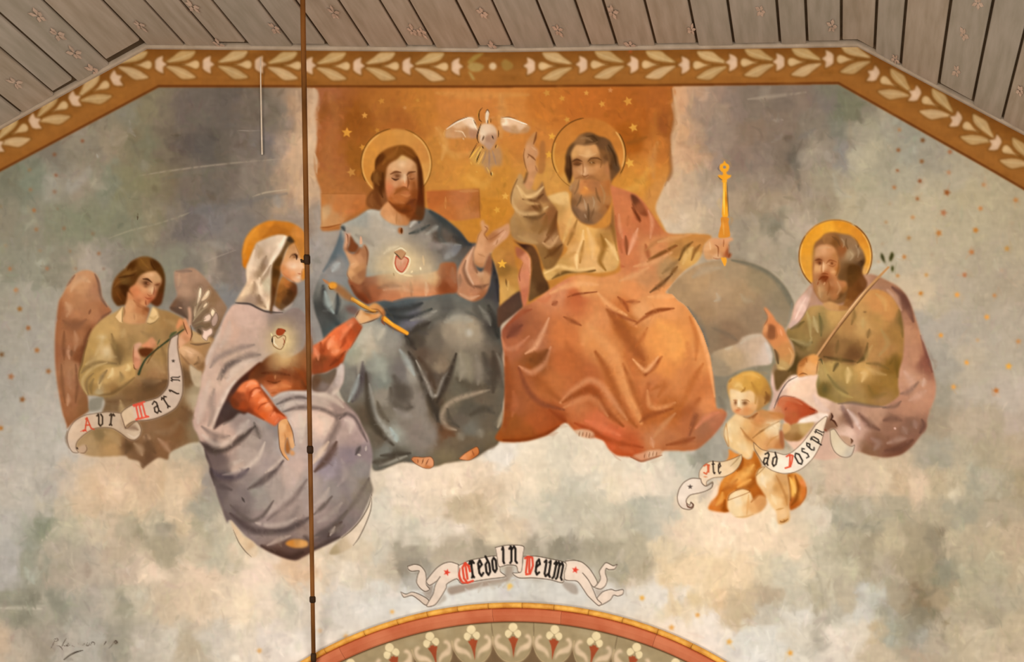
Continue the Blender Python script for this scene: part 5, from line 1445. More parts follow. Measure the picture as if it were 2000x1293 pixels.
# the figures in front of the globe stay in front
front = (keepD != SKYID) & (keepD >= 0)
IMG[front] = keepI[front]; IDS[front] = keepD[front]
del keepI, keepD

# ================================================================== dove
fig('painted_dove', 'white dove with spread wings hovering between the heads of the two seated men')
ST['clip'] = None
fr(850, 195, 8.08)
F('720,400 800,370 900,390 960,450 985,560 950,680 900,760 850,800 760,720 690,650 690,500', soft=.9, part='.', name='dove', e=3, jit=1, W='830,450,e8c6a4 760,520,ecd0ae 850,620,b08668 840,720,bb9479 920,450,e0bc98 720,620,d8b08a 920,620,b88c6c')
F('150,590 170,470 300,370 440,300 540,275 600,280 650,400 690,480 660,600 560,610 450,600 300,610', soft=1.0, part='wing', name='dwl', e=3, W='500,320,e3c09c 350,400,d8ac80 600,400,e6c8a6 300,500,c89260 480,540,c48e5c 600,540,b88660 200,520,cc9864')
F('1040,290 1150,280 1280,320 1400,370 1500,430 1450,520 1250,535 1100,490 1050,430', soft=1.0, part='wing', name='dwr', e=3, W='1090,350,e8cba8 1200,330,dcb48c 1350,390,d9b28a 1250,450,bf9062 1400,470,c28c58 1120,460,c0936c')
F('800,200 828,158 852,200 842,270 832,350 802,365 790,280', 'ecd4b4', .7, 'head')
tl = pid('tail')
F('700,720 760,720 850,800 940,740 1000,720 1060,860 1040,1040 900,1050 850,1180 760,1050 640,1030 540,930 600,820', soft=2.4, part=tl, name='dtl', a=.65, W='700,850,c99a58 850,900,a88668 980,900,b08a68 640,950,cf9f50 850,1050,a58468 1000,1000,ab8462')
Ls('''
1.3 f6dfc4 .9 .6|175,465 330,360 500,290 590,288
1.3 f3d8b8 .9 .6|590,290 610,370 655,470
1 f0d0a8 .9 .6|300,490 370,495 430,510 480,590
.9 f0d0a8 .8 .6|440,600 450,630
1.2 f4dcc0 .9 .6|1045,290 1160,290 1290,330 1450,390
.9 f8e8d0 .9 .6|1350,360 1450,385
.8 5a3010 .8 .5|200,430 350,330 520,268
.8 5a3010 .8 .5|605,320 650,400
.8 5a3010 .7 .5|1050,278 1160,272 1280,300
1 241206 .9 .4|728,370 690,470 662,590 685,680
.9 2a1608 .9 .4|992,470 1000,540 990,600
1 24140a .9 .4|745,125 695,190 690,300 735,350
.9 d89a3c .8 .5|700,150 672,230 685,310
.9 2a1608 .9 .4|830,320 825,375
1 2a1608 .9 .4|880,290 875,350
.8 f0c070 .8 .4|860,300 850,370
1 4a2c18 .8 .4|790,210 825,155 855,205
1.2 34200f .9 .4|770,570 745,640
1.2 2a180c .9 .4|895,560 920,620
1 f3dcc0 .8 .5|735,560 720,640
.9 3a2412 .9 .4|660,690 600,800 540,910
1.3 f0b850 .9 .5|690,740 620,830 545,930
1.1 f2c060 .9 .5|740,740 680,850 640,940
1 241408 .9 .4|715,810 670,920 650,990
1.2 ecb45c .8 .5|770,830 720,930 680,1010
.9 2a180c .9 .4|740,730 765,770
.9 d8a050 .8 .5|990,700 965,770
.9 2a180c .8 .4|970,700 945,760
1.6 947660 .7 .7|850,800 855,920 850,1050
1.6 9a7c66 .7 .7|900,800 930,900 960,1020
1.4 94765c .6 .7|800,800 780,900 740,1000
1 e8b050 .8 .5|560,980 575,1020
1 e5b458 .8 .5|650,1130 660,1140
1 e8b454 .8 .5|810,1060 840,1120 850,1150
1 20140a .9 .4|880,1140 885,1200
.9 f0d080 .8 .4|900,1140 905,1190
1 eab870 .8 .6|150,480 135,540 150,580
''', clip=0)

# ================================================================== kneeling woman in mauve
fig('painted_woman', 'painted kneeling woman in mauve mantle and white veil with orange sleeves')
fr(470, 430, 6.807)
F('60,645 20,500 20,400 60,250 150,120 260,50 380,5 520,10 660,30 780,90 860,180 890,350 892,600 880,740 820,805 760,700 700,600 400,640', soft=1.6, part='halo', name='mhalo', e=6, jit=4,
  W='80,400,d4862c 200,170,d68c34 400,60,d08430 450,130,b56f28 600,80,cb8030 560,180,b06c28 780,200,cc8640 850,400,c8863e 840,700,d08a40 300,200,c98030 100,600,cc7c28 700,300,c07c35 780,350,bd7c3a')
Ls('4 b5702a .6 .9|300,230 420,140 560,120 660,200\n3 e09a44 .5 .9|40,450 90,260 200,120')
fr(370, 640)
ROBE = ('430,-215 480,-250 600,-250 760,-200 850,-160 980,-155 1060,-200 1140,-210 1230,-130 1290,0 1300,200 1310,400 1500,420 1620,380 1625,470 1610,580 1540,700 1650,800 1700,850 1770,930 1820,1040 1880,1150 1920,1280 1925,1400 1900,1560 '
        '1935,1700 1900,1800 1800,2015 1700,2125 1600,2205 1450,2285 1310,2355 1200,2415 1120,2450 1000,2425 850,2365 700,2285 560,2165 430,2025 400,2060 370,2000 340,1900 290,1760 250,1620 215,1530 210,1450 170,1355 150,1260 110,1200 '
        '80,1120 45,1060 30,980 45,900 80,760 115,620 125,520 160,420 165,330 200,240 270,110 320,0 370,-120')
F(ROBE, soft=1.0, part='.', name='mrobe', gain=(1.0,.985,.99), e=8, W='600,-85,c4a896 450,40,c6a690 600,100,b89e8c 350,250,b59c88 500,350,bda48e 750,200,b09a88 250,600,c2a792 250,750,b79c8a 100,950,ae9382 200,1100,c0a592 350,1150,bca08e 400,1230,b39a8a '
  '600,1020,8f8078 700,1150,9a8c80 560,950,8c7a70 1000,-60,7d6f68 1150,0,857870 1150,1000,ccb6a4 1180,1150,bba899 1380,1000,dcc0aa 1450,950,c8ae9c 1400,780,ab9a8b 1200,700,a4958c 1580,850,937f74 1700,1000,ad9990 1750,1150,a08c85 '
  '1650,1100,a89489 300,1370,6b5b55 600,1330,a39488 500,1480,b09c8c 400,1560,645651 600,1560,857972 800,1450,9a8c84 750,1800,8d857c 600,1750,7a6e69 900,1650,9a8e84 1050,1550,b8a496 1100,1450,bda799 1450,1450,8a8084 1700,1350,877a7c '
  '1500,1700,8a827c 1700,1650,8a817a 1300,1900,9d8f87 1000,1900,9c8c82 800,2050,8e7f78 500,1950,6f625c 450,1800,7d706a 350,1750,695c58 900,2130,85756c 1100,2020,98897f 1500,2050,857770 1650,1950,7c706a 1750,1800,82786c 1850,1650,7e7465 '
  '1000,2350,6a5043 1200,2350,664c3e 1450,2180,6a5a54 1200,2150,8f7c70 1380,2060,8a7b74 260,1250,5c4d47 820,1200,93867d 900,1050,8a7d74 1000,1200,a69a90 1300,1300,aa9a90 1850,1300,857876 1800,1500,86807a 700,1700,8b857c 1250,1650,9c9088')
Ls('''
5 7a695f .7 .85|740,285 640,295 540,325 400,410 300,540
4 837268 .6 .85|680,180 560,210 440,250 290,320 220,420
4 6e5d54 .7 .8|330,545 380,425 450,375 540,350
5 bfab9b .6 .85|700,330 560,380 450,470 400,560
6 bda898 .6 .85|210,560 160,720 110,900 90,1000
5 c2ad9c .6 .85|330,0 280,120 220,240 185,380
6 bba797 .5 .9|420,-60 400,60 330,200
5 8d7a6e .6 .85|260,650 230,780 250,900 200,1030
4 c4b0a0 .7 .8|480,560 390,700 320,850 240,1050
4 7d6a60 .7 .8|130,1040 230,1115 350,1150 420,1140
4.5 54443c .85 .7|110,1205 180,1260 260,1295 380,1280 470,1220 570,1140 690,1040
5 c0ac9c .6 .85|140,1130 260,1220 380,1220 480,1140
3 7a6a60 .7 .8|540,890 450,960 360,1020
6 b3a396 .5 .9|620,980 560,1060 500,1120
4 5f5048 .7 .8|680,1000 720,1100 740,1160
3.2 6e5d54 .8 .75|920,805 1050,750 1150,728 1250,748
3.2 75635a .8 .75|985,885 1130,842 1290,842 1430,870 1550,925 1650,900
4 bfae9f .6 .85|890,740 1000,690 1130,680 1250,690
4 bfad9c .6 .85|1290,700 1450,715 1560,780 1620,840
4 bcab9c .6 .85|960,850 1080,790 1200,790
5 7a675e .75 .8|1545,930 1560,1010 1510,1110 1450,1230 1420,1290
2.8 665650 .8 .75|1580,960 1660,905 1740,950 1800,1060 1870,1200
5 c3b0a2 .6 .9|1640,970 1700,1010 1690,1100
6 c4b4a4 .6 .9|1160,920 1190,1050 1170,1200
6 c6b2a0 .6 .9|1360,930 1450,990 1420,1120
4 8e7f74 .6 .9|1250,900 1250,1290
4 66564f .6 .85|1640,790 1720,850 1790,950
''')
fr(370, 860)
Ls('''
7 6b5e58 .5 1|300,500 400,640 520,760
7 b8a69b .4 1|1000,250 1080,420 1000,600
8 7a6e70 .4 1|1500,250 1600,450 1700,650
7 6e5f5a .5 1|480,700 640,900 820,980
7 786a64 .45 1|1150,700 1060,850 950,930
6 5c4e49 .5 1|1320,1060 1480,1000 1620,900
''')
Ls('''
4.5 5f504b .8 .8|985,215 880,335 750,440 620,510
3 b8a698 .7 .8|1000,160 900,270 800,340
3.4 b9a89a .8 .75|795,20 725,175 610,285 490,345 350,365
5 54474a .7 .85|620,300 520,370 400,385 280,360 220,300
5 5a4c48 .7 .85|220,330 300,460 440,520
4 776760 .7 .8|1235,415 1110,590 960,720 820,840
5 aa9a90 .6 .85|1160,440 1050,580 900,700 800,790
3 64564f .75 .8|430,680 560,800 660,850 780,785 885,635
5 584843 .8 .8|430,770 600,905 720,955 1000,945 1150,880 1260,815
4 ab9b90 .6 .85|700,870 860,900 1000,880 1120,820
3.4 65574f .75 .8|1310,780 1400,700 1500,590
4 a99a90 .6 .85|1320,680 1420,590 1470,500
5.5 654d42 .85 .75|1320,325 1425,220 1500,110 1545,20
4.5 cdb39c .75 .8|1300,240 1380,130 1460,20
4 62544e .75 .8|1310,1010 1450,945 1560,855 1660,740
4 6f6258 .7 .85|1600,830 1760,620 1890,400
5 9f9288 .5 .9|1350,860 1480,790 1600,660
4 9c8e88 .5 .9|1600,200 1650,350 1560,480
5 9b8f92 .5 .9|1420,420 1500,350 1540,230
3 4f403b .7 .8|160,100 190,220 220,330 260,470
4 6e5f58 .6 .9|290,590 340,720 420,830
3 b5a598 .5 .85|540,200 480,240 560,210
2 3f342e .6 .7|550,600 580,650
3 4a3f3a .6 .8|1750,150 1800,60
2 c9bcae .8 .6|1770,150 1800,160
2 b9aca2 .7 .7|1860,60 1855,110
4 58463c .7 .85|1460,1010 1540,910 1600,860
2.5 b8a99e .7 .7|1480,1000 1530,910
6 4d372c .6 .9|760,1110 900,1180 1050,1230 1190,1180
3.4 a69284 .7 .8|820,1105 950,1045 1060,1005
4 5a473e .6 .9|1200,1010 1250,1050
4 59483f .7 .85|1310,1140 1440,1080 1580,1020
5 85786c .5 .9|1480,960 1620,900
''')
# slipper, crescent moon
F('1010,1090 1050,1052 1130,1038 1230,1058 1245,1110 1180,1132 1080,1127', soft=1.6, part='shoe', e=4, W='1080,1090,c4823f 1180,1090,d39a5c 1140,1060,c08a52')
F('430,845 480,900 540,970 570,1010 670,1070 718,1140 718,1195 690,1228 650,1225 590,1170 520,1070 460,940', soft=.8, part='crescent_moon', W='480,920,dcbb96 560,1080,e3c49e 680,1150,e0c6a6 640,1100,d0ae88')
F('1925,560 1908,720 1868,860 1805,990 1720,1110 1650,1160 1560,1200 1470,1200 1500,1130 1600,1035 1700,950 1800,840 1880,700', soft=.9, part='crescent_moon', W='1850,800,e8d2b8 1740,1000,e5cdb2 1620,1120,cdb595 1530,1170,b8a17c')
Ls('1 4a3a2c .8 .5|1922,560 1880,700 1800,840 1700,950 1600,1030\n1 4a3c30 .7 .5|1922,600 1905,740 1850,890 1780,1030 1720,1110\n.9 5a4a3c .7 .5|460,940 520,1075 590,1170 650,1225', clip=0)
# dark hollow of the mantle and red dress
fr(370, 640)
F('750,362 640,440 520,545 440,640 380,760 330,860 250,1070 330,1020 450,960 520,900 600,900 700,700 780,500', soft=1.4, part='mantle_lining', W='600,520,5c3424 480,650,5c3a2e 380,860,54403a 300,1000,5a443c 450,900,4f3a32 520,780,68341f 680,450,643520')
F('760,362 830,300 930,260 1000,330 1190,230 1250,60 1290,120 1310,250 1330,400 1290,500 1262,650 1080,660 960,680 870,730 840,690 760,600 700,565 620,545 650,470', soft=2.2, part='red_dress', name='mdress',
  W='1000,480,7f3f20 1150,500,80401f 1000,610,c06a3c 870,640,c87448 1250,350,94572f 1000,380,b07a4c 760,450,6a3a20 1250,600,6f3d20 900,420,94623c 1150,620,96502a 1250,180,8a6248 1100,400,8f5630 850,540,8a4422')
Ls('4 d4834f .6 .9|860,640 960,610 1060,620\n3 5f2c14 .6 .9|760,480 900,470 1050,500\n4 92481f .6 .9|1100,420 1180,480 1230,600\n2 6a3418 .7 .8|820,560 900,580 960,560\n1.5 c98858 .7 .7|905,500 900,540\n2 a85a30 .6 .8|860,690 920,680')
# glow and heart on her breast
for rx, ry, c, a in ((34, 42, 'b59a72', .75), (26, 34, 'cbae7c', .75), (16, 22, 'dcc290', .6)):
    B('985,150', rx, ry, c, a, clip=0)
B('1010,330', 22, 14, 'cfa46c', .6, clip=0); B('940,60', 12, 14, 'd3b98c', .5, clip=0)
HEART = '875,95 870,140 885,190 930,222 965,225 990,190 1008,130 1010,95 985,80 960,95 930,110 905,85'
F(HEART, 'd9b98c', .7, 'heart'); outline(HEART, .8, '6a4424', .7, .4)
F('940,5 1010,25 985,70 945,85 915,70 912,35', 'a0421f', .7, '+heart')
Ls('1.3 1e1610 .9 .3|875,100 870,135 878,165\n1 f5e8c8 .9 .4|895,100 892,160 930,200\n.9 e8e0a0 .8 .4|860,60 870,90\n.8 241a14 .8 .4|935,8 945,15\n.8 28201c .8 .4|1000,30 1015,40\n.9 8f3a20 .8 .4|985,110 1000,150 985,180', clip=0)
# sleeves
F('540,600 600,560 680,545 730,580 760,640 800,690 840,740 880,800 940,870 1000,920 1027,960 960,980 930,1010 890,1032 800,980 700,930 620,890 540,870 460,840 430,750 480,680', soft=1.0, part='sleeve', name='mslv', e=5,
  W='680,600,e8834f 570,620,dd7a4a 520,720,8c4527 470,780,743a20 640,700,b5532c 700,700,e67c48 780,780,e57a46 830,810,e88550 700,850,c4592c 780,920,d0612f 880,920,e0774a 580,820,9a4522 950,960,d06a40 760,650,b5562e 620,870,8a3f22 900,850,a54c28 730,760,d86a38')
Ls('''
2 a04824 .8 .7|625,770 640,690 690,640 750,632
2 a84c26 .8 .7|720,860 760,810 850,778
2 b0532c .8 .7|850,930 890,880 930,870
3 f5986a .7 .8|600,620 650,580 700,590
3 f59468 .7 .8|660,720 700,670 740,660
3 f09062 .7 .8|730,790 770,760 810,750
3 f2986c .7 .8|800,830 840,800 860,830
2.6 ec8c60 .7 .8|870,920 900,890
2.4 e08058 .7 .8|900,1000 940,950
2.5 8a3c1c .7 .8|760,640 830,740 920,860 1000,930
4 7c3a20 .6 .9|540,860 650,900 780,970
''')
F('950,990 1000,960 1030,970 1060,1030 1085,1100 1090,1170 1105,1240 1085,1272 1060,1250 1035,1160 1018,1170 1000,1250 1005,1310 1047,1385 1030,1392 980,1340 950,1270 940,1180 930,1060', soft=.7, part='hand', name='mhand', e=4,
  W='990,1050,eab078 970,1180,e5a870 1060,1060,cc8a52 1080,1220,e8ae78 975,1300,e0a068 1000,1010,e3a468 1030,1130,dc9a60')
F('1020,1170 1035,1160 1058,1250 1062,1290 1040,1330 1010,1300 1005,1240', 'a8652f', .8, '+hand'); F('1062,1290 1095,1300 1105,1330 1080,1345 1060,1325', 'e09c62', .8, '+hand')
Ls('1 b87842 .7 .6|1000,1110 1010,1160 1000,1220\n.9 5a4030 .7 .5|930,1010 935,1080 942,1180 952,1270 985,1345 1030,1393\n.9 6a4a34 .7 .5|1030,975 1065,1040 1090,1120 1108,1240', clip=0)
F('1300,190 1350,160 1410,120 1480,50 1540,0 1640,-60 1720,-110 1760,-90 1800,-40 1817,0 1760,100 1700,200 1650,260 1610,370 1540,420 1440,470 1330,500 1290,480 1290,350 1300,250', soft=1.1, part='sleeve', name='mslv2', e=5,
  W='1500,100,e0703f 1480,150,ea8a5a 1600,100,dd6d40 1650,20,e87a4c 1700,50,b5522a 1700,-40,cf7a52 1550,230,e8824f 1400,250,b5562d 1450,400,984a28 1350,420,8a4526 1340,250,d9784e 1600,300,b5532a 1380,330,7d4222 1760,0,a85530 1640,180,d8673a 1540,360,9c4826')
Ls('''
3 a04a26 .7 .8|1410,250 1430,170 1480,100
4 f2976a .6 .85|1460,220 1480,140 1520,90
3 a84c28 .7 .8|1590,210 1630,150 1640,80 1700,20
4 f08a5c .6 .85|1590,120 1640,40 1700,-30
3 f0966a .6 .85|1500,260 1570,240
4 8a3f20 .6 .9|1380,160 1390,280 1370,360
3 e08a60 .7 .8|1320,220 1350,280 1355,340
3 7a3a1e .6 .9|1640,250 1560,330 1480,400
2 8f4424 .7 .7|1810,0 1760,100 1690,220
''')
F('1600,372 1626,470 1602,600 1530,710 1440,680 1500,600 1540,480', soft=1.2, part='mantle_lining', W='1590,450,b8a79c 1570,560,bcaaa0 1500,660,8f7d72 1530,560,85766c 1545,690,c0ae9e')
F('1300,500 1440,475 1540,425 1540,500 1490,600 1430,675 1290,655', soft=2, part='+mantle_lining', W='1350,560,6a4a34 1450,520,6e5a48 1430,620,7c6a60')
# veil, hair, face
fr(470, 430, 6.807)
F('590,200 520,190 420,210 340,240 220,295 180,360 140,460 110,540 75,620 70,720 80,800 60,860 0,960 -60,1060 -70,1090 0,1100 120,1110 200,1150 300,1190 400,1200 430,1100 480,850 560,600 640,350 650,240', soft=.9, part='veil', name='mveil', e=6, jit=2,
  W='540,230,d8bc9c 420,260,c9b093 300,320,c4a98c 250,450,c0a284 200,560,cdb396 150,640,d9bd9f 110,720,c6aa8e 130,820,d5b595 60,940,cdb090 180,900,a98b6d 220,720,a5886a 330,560,a38a72 300,640,9c7d60 400,560,dcc0a0 280,760,ddc2a4 '
    '330,800,b5a587 340,880,bcac8e 250,900,d3b898 340,1100,dcbc98 380,1180,cdb090 150,1060,a58a74 260,1050,8c7058 400,700,b59c82 470,430,cdb294 550,350,e3cbae 380,400,cbb094')
Ls('''
3 e8d2b8 .7 .8|585,215 545,330 470,450 400,590 300,730
3 93785c .7 .8|340,480 290,600 250,740 240,800
4 e3c9aa .6 .85|180,400 130,560 100,680 90,800
2.6 8f7358 .7 .8|400,600 340,720 270,820 260,870
4 e6ccae .7 .8|250,770 240,860 280,1000 340,1110 380,1190
4 e3c6a2 .6 .85|150,830 110,920 20,1000
4 86694f .6 .85|240,1000 280,1090 330,1160
4 b09474 .6 .9|220,330 260,400 240,500
3 9c8064 .5 .9|180,820 200,900 150,980
''')
F('640,210 700,260 710,300 640,350 590,440 560,540 540,640 530,720 500,850 470,1000 450,1120 420,1230 385,1220 400,1100 405,900 420,620 440,560 520,450 580,330', soft=1.0, part='hair', name='mhair', e=4,
  W='660,250,3e2c18 620,320,6a4c2a 560,420,6e4c28 500,540,5a3814 460,700,4e2e0e 430,900,5a3212 420,1080,5e3a1c 520,640,6e4218 480,850,6a4018')
F('500,850 560,740 640,800 700,830 745,880 750,980 690,1090 640,1150 560,1200 480,1170 450,1120 470,1000', soft=1.0, part='neck', name='mneck', e=4, W='520,900,9a5f28 560,800,b87638 500,1050,8f5a26 620,840,bd7034 640,980,4a2a10 600,1080,52331a 700,900,5c3018 560,980,7a4a20 560,1140,6a4a2c 480,1120,7a5028')
F('710,305 735,350 770,420 775,470 800,520 830,580 853,635 825,655 815,690 808,720 805,770 800,815 760,830 700,820 640,780 560,740 530,660 535,600 580,500 610,420 650,350', soft=.8, part='face', name='mface', e=4, jit=0,
  W='690,360,c08a58 640,420,d09a66 600,520,dc9e68 660,590,f0c09a 720,600,f2c8a4 800,590,f0c49c 760,680,ecb488 700,720,eaa068 600,700,dc8e58 560,650,d08850 740,780,f2b88c 780,810,f0b88c 700,480,c98e5c 750,540,e8b488 630,760,d88854')
Ls('''
1.3 6b4424 .7 .8|650,500 690,455 740,440
2.2 2a150a .95 .5|720,455 745,480 742,525
1.4 54301a .8 .7|690,470 720,460 760,460
.8 c07a44 .7 .6|760,480 775,500
1 a8633a .7 .6|815,660 850,645
1 a04e30 .8 .6|760,710 790,715 800,705
.8 6a3818 .8 .5|818,665 812,720 806,800
.9 8a5c30 .8 .5|720,310 770,430 775,470
.9 d8a878 .7 .5|775,500 830,590 853,630
2 c87a48 .6 .85|560,700 630,770 720,820
''')
Bs('6 4 f8d4b0 .6|700,620\n4 3 f6d8b8 .7|770,760\n3 2.4 5a3218 .6|715,490')
F('620,860 700,820 745,870 700,950 640,870', '6a3a1a', 1.2, a=.6)
F('430,1150 450,1140 560,1230 500,1235 430,1215', soft=.8, part='collar', W='450,1190,b8a090 520,1220,9a8478')
F('560,1190 640,1130 700,1090 690,1120 600,1200', 'a5968a', 1.2, '+collar')
L('-70,1100 0,1105 120,1115 220,1165 320,1210 430,1225 560,1230', 1.8, '4f4038', .75, .7, clip=0)

# sceptre in the kneeling woman's hand
ST['fig'] = [k for k, g in enumerate(REG) if g['name'] == 'painted_woman'][0]; ST['last'] = {}
fr(620, 440)
sc = pid('sceptre')
L('150,625 210,660 260,700 320,750 380,790', [4, 7, 8, 7, 4], 'a06a3c', .8, .7, clip=0, part=sc)
L('60,570 100,600 130,620', 3, 'b5794c', .8, .6, clip=0, part=sc)
F('118,620 150,598 195,608 205,640 180,668 130,670', 'd3913c', .8, sc)
L('118,640 135,670 180,672', 1, '6a4018', .8, .5, clip=0)
L('370,775 480,845 600,905', [3.4, 4, 3.6], 'd2923e', .95, .35, clip=0, part=sc)
L('700,980 780,1040 860,1090 940,1135', [5, 4, 4.4, 3.8], 'e79b34', .95, .35, clip=0, part=sc)
Ls('1 8a5a24 .8 .5|365,790 470,860 590,915\n1.2 f0b858 .7 .6|385,775 500,845\n1.4 f5b850 .7 .6|710,975 800,1045\n2 6a4630 .6 .8|690,1010 790,1080 930,1150', clip=0)
F('400,960 430,905 460,888 520,920 600,930 650,918 672,940 640,972 560,1002 490,1032 450,1035', soft=.8, part='hand', name='mh3', e=4, W='440,950,f0c08c 500,980,e8b078 600,945,dc9658 640,945,e0a068 540,930,b87840')
F('540,852 600,818 652,840 702,890 712,940 690,962 660,922 600,890 550,882', soft=.8, part='+hand', e=4, W='600,840,dc9a58 660,870,d08c50 690,930,b06c38')
Ls('1.4 7a4a24 .8 .6|500,900 580,915 650,905\n1.2 8a5428 .7 .6|570,880 640,890 690,950\n2 8a4a2c .7 .7|690,960 680,1010 710,1050\n1.2 4a3020 .7 .5|400,965 440,895\n1.2 5a3a28 .7 .6|450,1040 560,1010 640,975', clip=0)
F('290,860 380,840 440,900 420,950 330,920', '74463a', 3, a=.5)

# ================================================================== man with a staff on the right
fig('painted_man', 'painted grey-haired bearded man with a staff and olive tunic, gold halo, far right')
ST['clip'] = None
fr(0, 0, 1)
F(circle(1631.7, 500.5, 71, 40), soft=1.0, part='halo', name='shalo', e=8, jit=6, W='1580,480,e09a34 1600,450,e39c34 1640,436,d8902f 1680,460,d58c34 1698,500,e09c3c 1575,520,dd9a3c 1585,550,e0a045 1690,540,cf9a58 1630,480,c88836 1615,440,e8a438')
for w, c, a, s0, s1, rr in ((1.2, '7d4a1c', .8, 120, 215, 71.2), (1.2, '7d4a1c', .85, -60, 45, 71.2), (1.2, 'f0b860', .6, 150, 200, 68.5), (1.4, 'f0b860', .5, -40, 30, 68.5), (1.2, 'a56a2c', .6, 215, 300, 71)):
    L(np.array([(1631.7 + rr * math.cos(math.radians(t)), 500.5 + rr * math.sin(math.radians(t))) for t in np.linspace(s0, s1, 24)]), w, c, a, .5, clip=0)
fr(1470, 420)
F('640,700 540,820 470,900 430,980 400,1110 360,1190 340,1280 430,1450 380,1640 320,1660 240,1560 200,1633 190,1780 215,1900 170,2040 250,2060 330,2150 300,2300 340,2360 450,2480 640,2560 760,2580 900,2560 1020,2530 1100,2490 1250,2535 1400,2553 1560,2523 1680,2433 1760,2333 '
  '1830,2243 1840,2143 1880,2023 1920,1913 1930,1793 1910,1693 1870,1543 1800,1343 1770,1260 1730,1130 1680,980 1620,850 1530,750 1400,680 1250,620 1110,660 900,850 700,800', soft=1.3, part='.', name='srobe', gain=(1.04,1.0,.94), e=9,
  W='1500,850,a07a62 1680,1100,a0765e 1580,900,7f5a48 1650,1250,b08468 1700,1493,ad8168 1650,1713,b38a72 1830,1543,86594a 1750,1893,b58a74 1600,1993,ab806a 1300,2093,a98672 1450,2193,8f6a58 1650,2243,805f50 1500,2473,7c5644 1300,2393,84604e 1200,2493,86654f '
    '1000,2143,8c6c5a 1100,2243,b5958a 900,2043,b59a8a 550,1773,d8bca8 450,1793,e0c3b0 700,1973,cfb5a5 700,2293,b39c90 600,2473,c4a99c 750,2443,bfa598 900,2493,c0a89a 450,2373,d0b3a2 1180,660,a8826c 1350,690,a07a60 200,1750,c8aca0 220,1850,b89c90 280,1640,8a7458 1020,2300,c9b0a6 1050,2480,b8a095')
Ls('''
5 6e4a3c .7 .85|1470,760 1570,850 1640,980 1690,1120
5 bd9478 .6 .85|1420,790 1500,880 1560,1000
3 7a4f42 .8 .8|1770,1270 1830,1450 1890,1650
6 c49c86 .5 .9|1600,1650 1680,1760 1660,1850
4 80604e .6 .85|1560,1880 1650,1850 1740,1760
4 c8a692 .6 .8|1800,1720 1790,1800
5 c49a84 .5 .9|1650,1950 1740,1900 1820,1850
5 7a594c .7 .85|940,2020 1000,2120 1050,2230
4 cbb2a6 .7 .8|1000,2050 1080,2150 1130,2250
5 6f4c3c .7 .85|1120,2090 1220,2200 1330,2260
5 73503f .6 .9|1380,2160 1470,2140 1560,2160
5 a58472 .6 .85|1420,2400 1520,2370 1610,2350
6 6a4636 .7 .85|1400,2480 1550,2450 1680,2370
5 9c7c6c .6 .85|1250,2350 1320,2400 1280,2470
4 9a7a6a .5 .85|1580,2230 1620,2300
2 d0a898 .8 .6|1490,2240 1505,2250
4 65473a .6 .85|1760,2290 1800,2220 1780,2150
4 9c7c6e .5 .85|1700,2160 1720,2240
3 6a5040 .5 .8|1370,2030 1500,2010 1560,1960
6 e3cab8 .6 .9|320,1830 420,1720 560,1700
5 c4aca0 .5 .9|640,1900 720,2020 800,2060
3 8f7568 .6 .8|940,1990 960,2060
''')
# olive tunic
F('620,960 740,950 800,990 900,1000 1000,990 1100,900 1200,800 1300,780 1400,810 1480,880 1550,1000 1580,1150 1592,1290 1580,1493 1540,1643 1530,1793 1540,1893 1450,1973 1350,2013 1200,2003 1050,1973 900,1983 780,1933 690,1893 670,1773 680,1673 500,1680 400,1690 320,1773 250,1850 230,1640 '
  '400,1593 440,1473 420,1353 350,1260 380,1185 480,1135 560,1010', soft=1.3, part='tunic', name='stun', gain=(1.09,1.0,.96), e=8,
  W='850,1050,b79a5e 700,1100,8f804f 600,1200,8a7648 1000,1150,a3824f 1350,950,b98c54 1300,1100,a98850 1450,1050,b58a52 1560,1100,80683c 1150,1150,b59860 1500,1250,957642 900,1393,866a40 1050,1473,6a4e2d 800,1443,7a5c36 1400,1393,a37f4c 1300,1493,a3824f 500,1413,7c6840 '
    '550,1323,8a7a4a 450,1543,66502c 330,1723,6e5a38 850,1613,a89358 1000,1693,a08c52 1150,1643,b89a5c 1300,1843,866a34 1400,1743,8c7038 1450,1593,7c612c 900,1843,8f8050 760,1813,77683a 720,1693,a5945f 1100,1913,96804f 1350,1933,92764c 650,1000,a8905c')
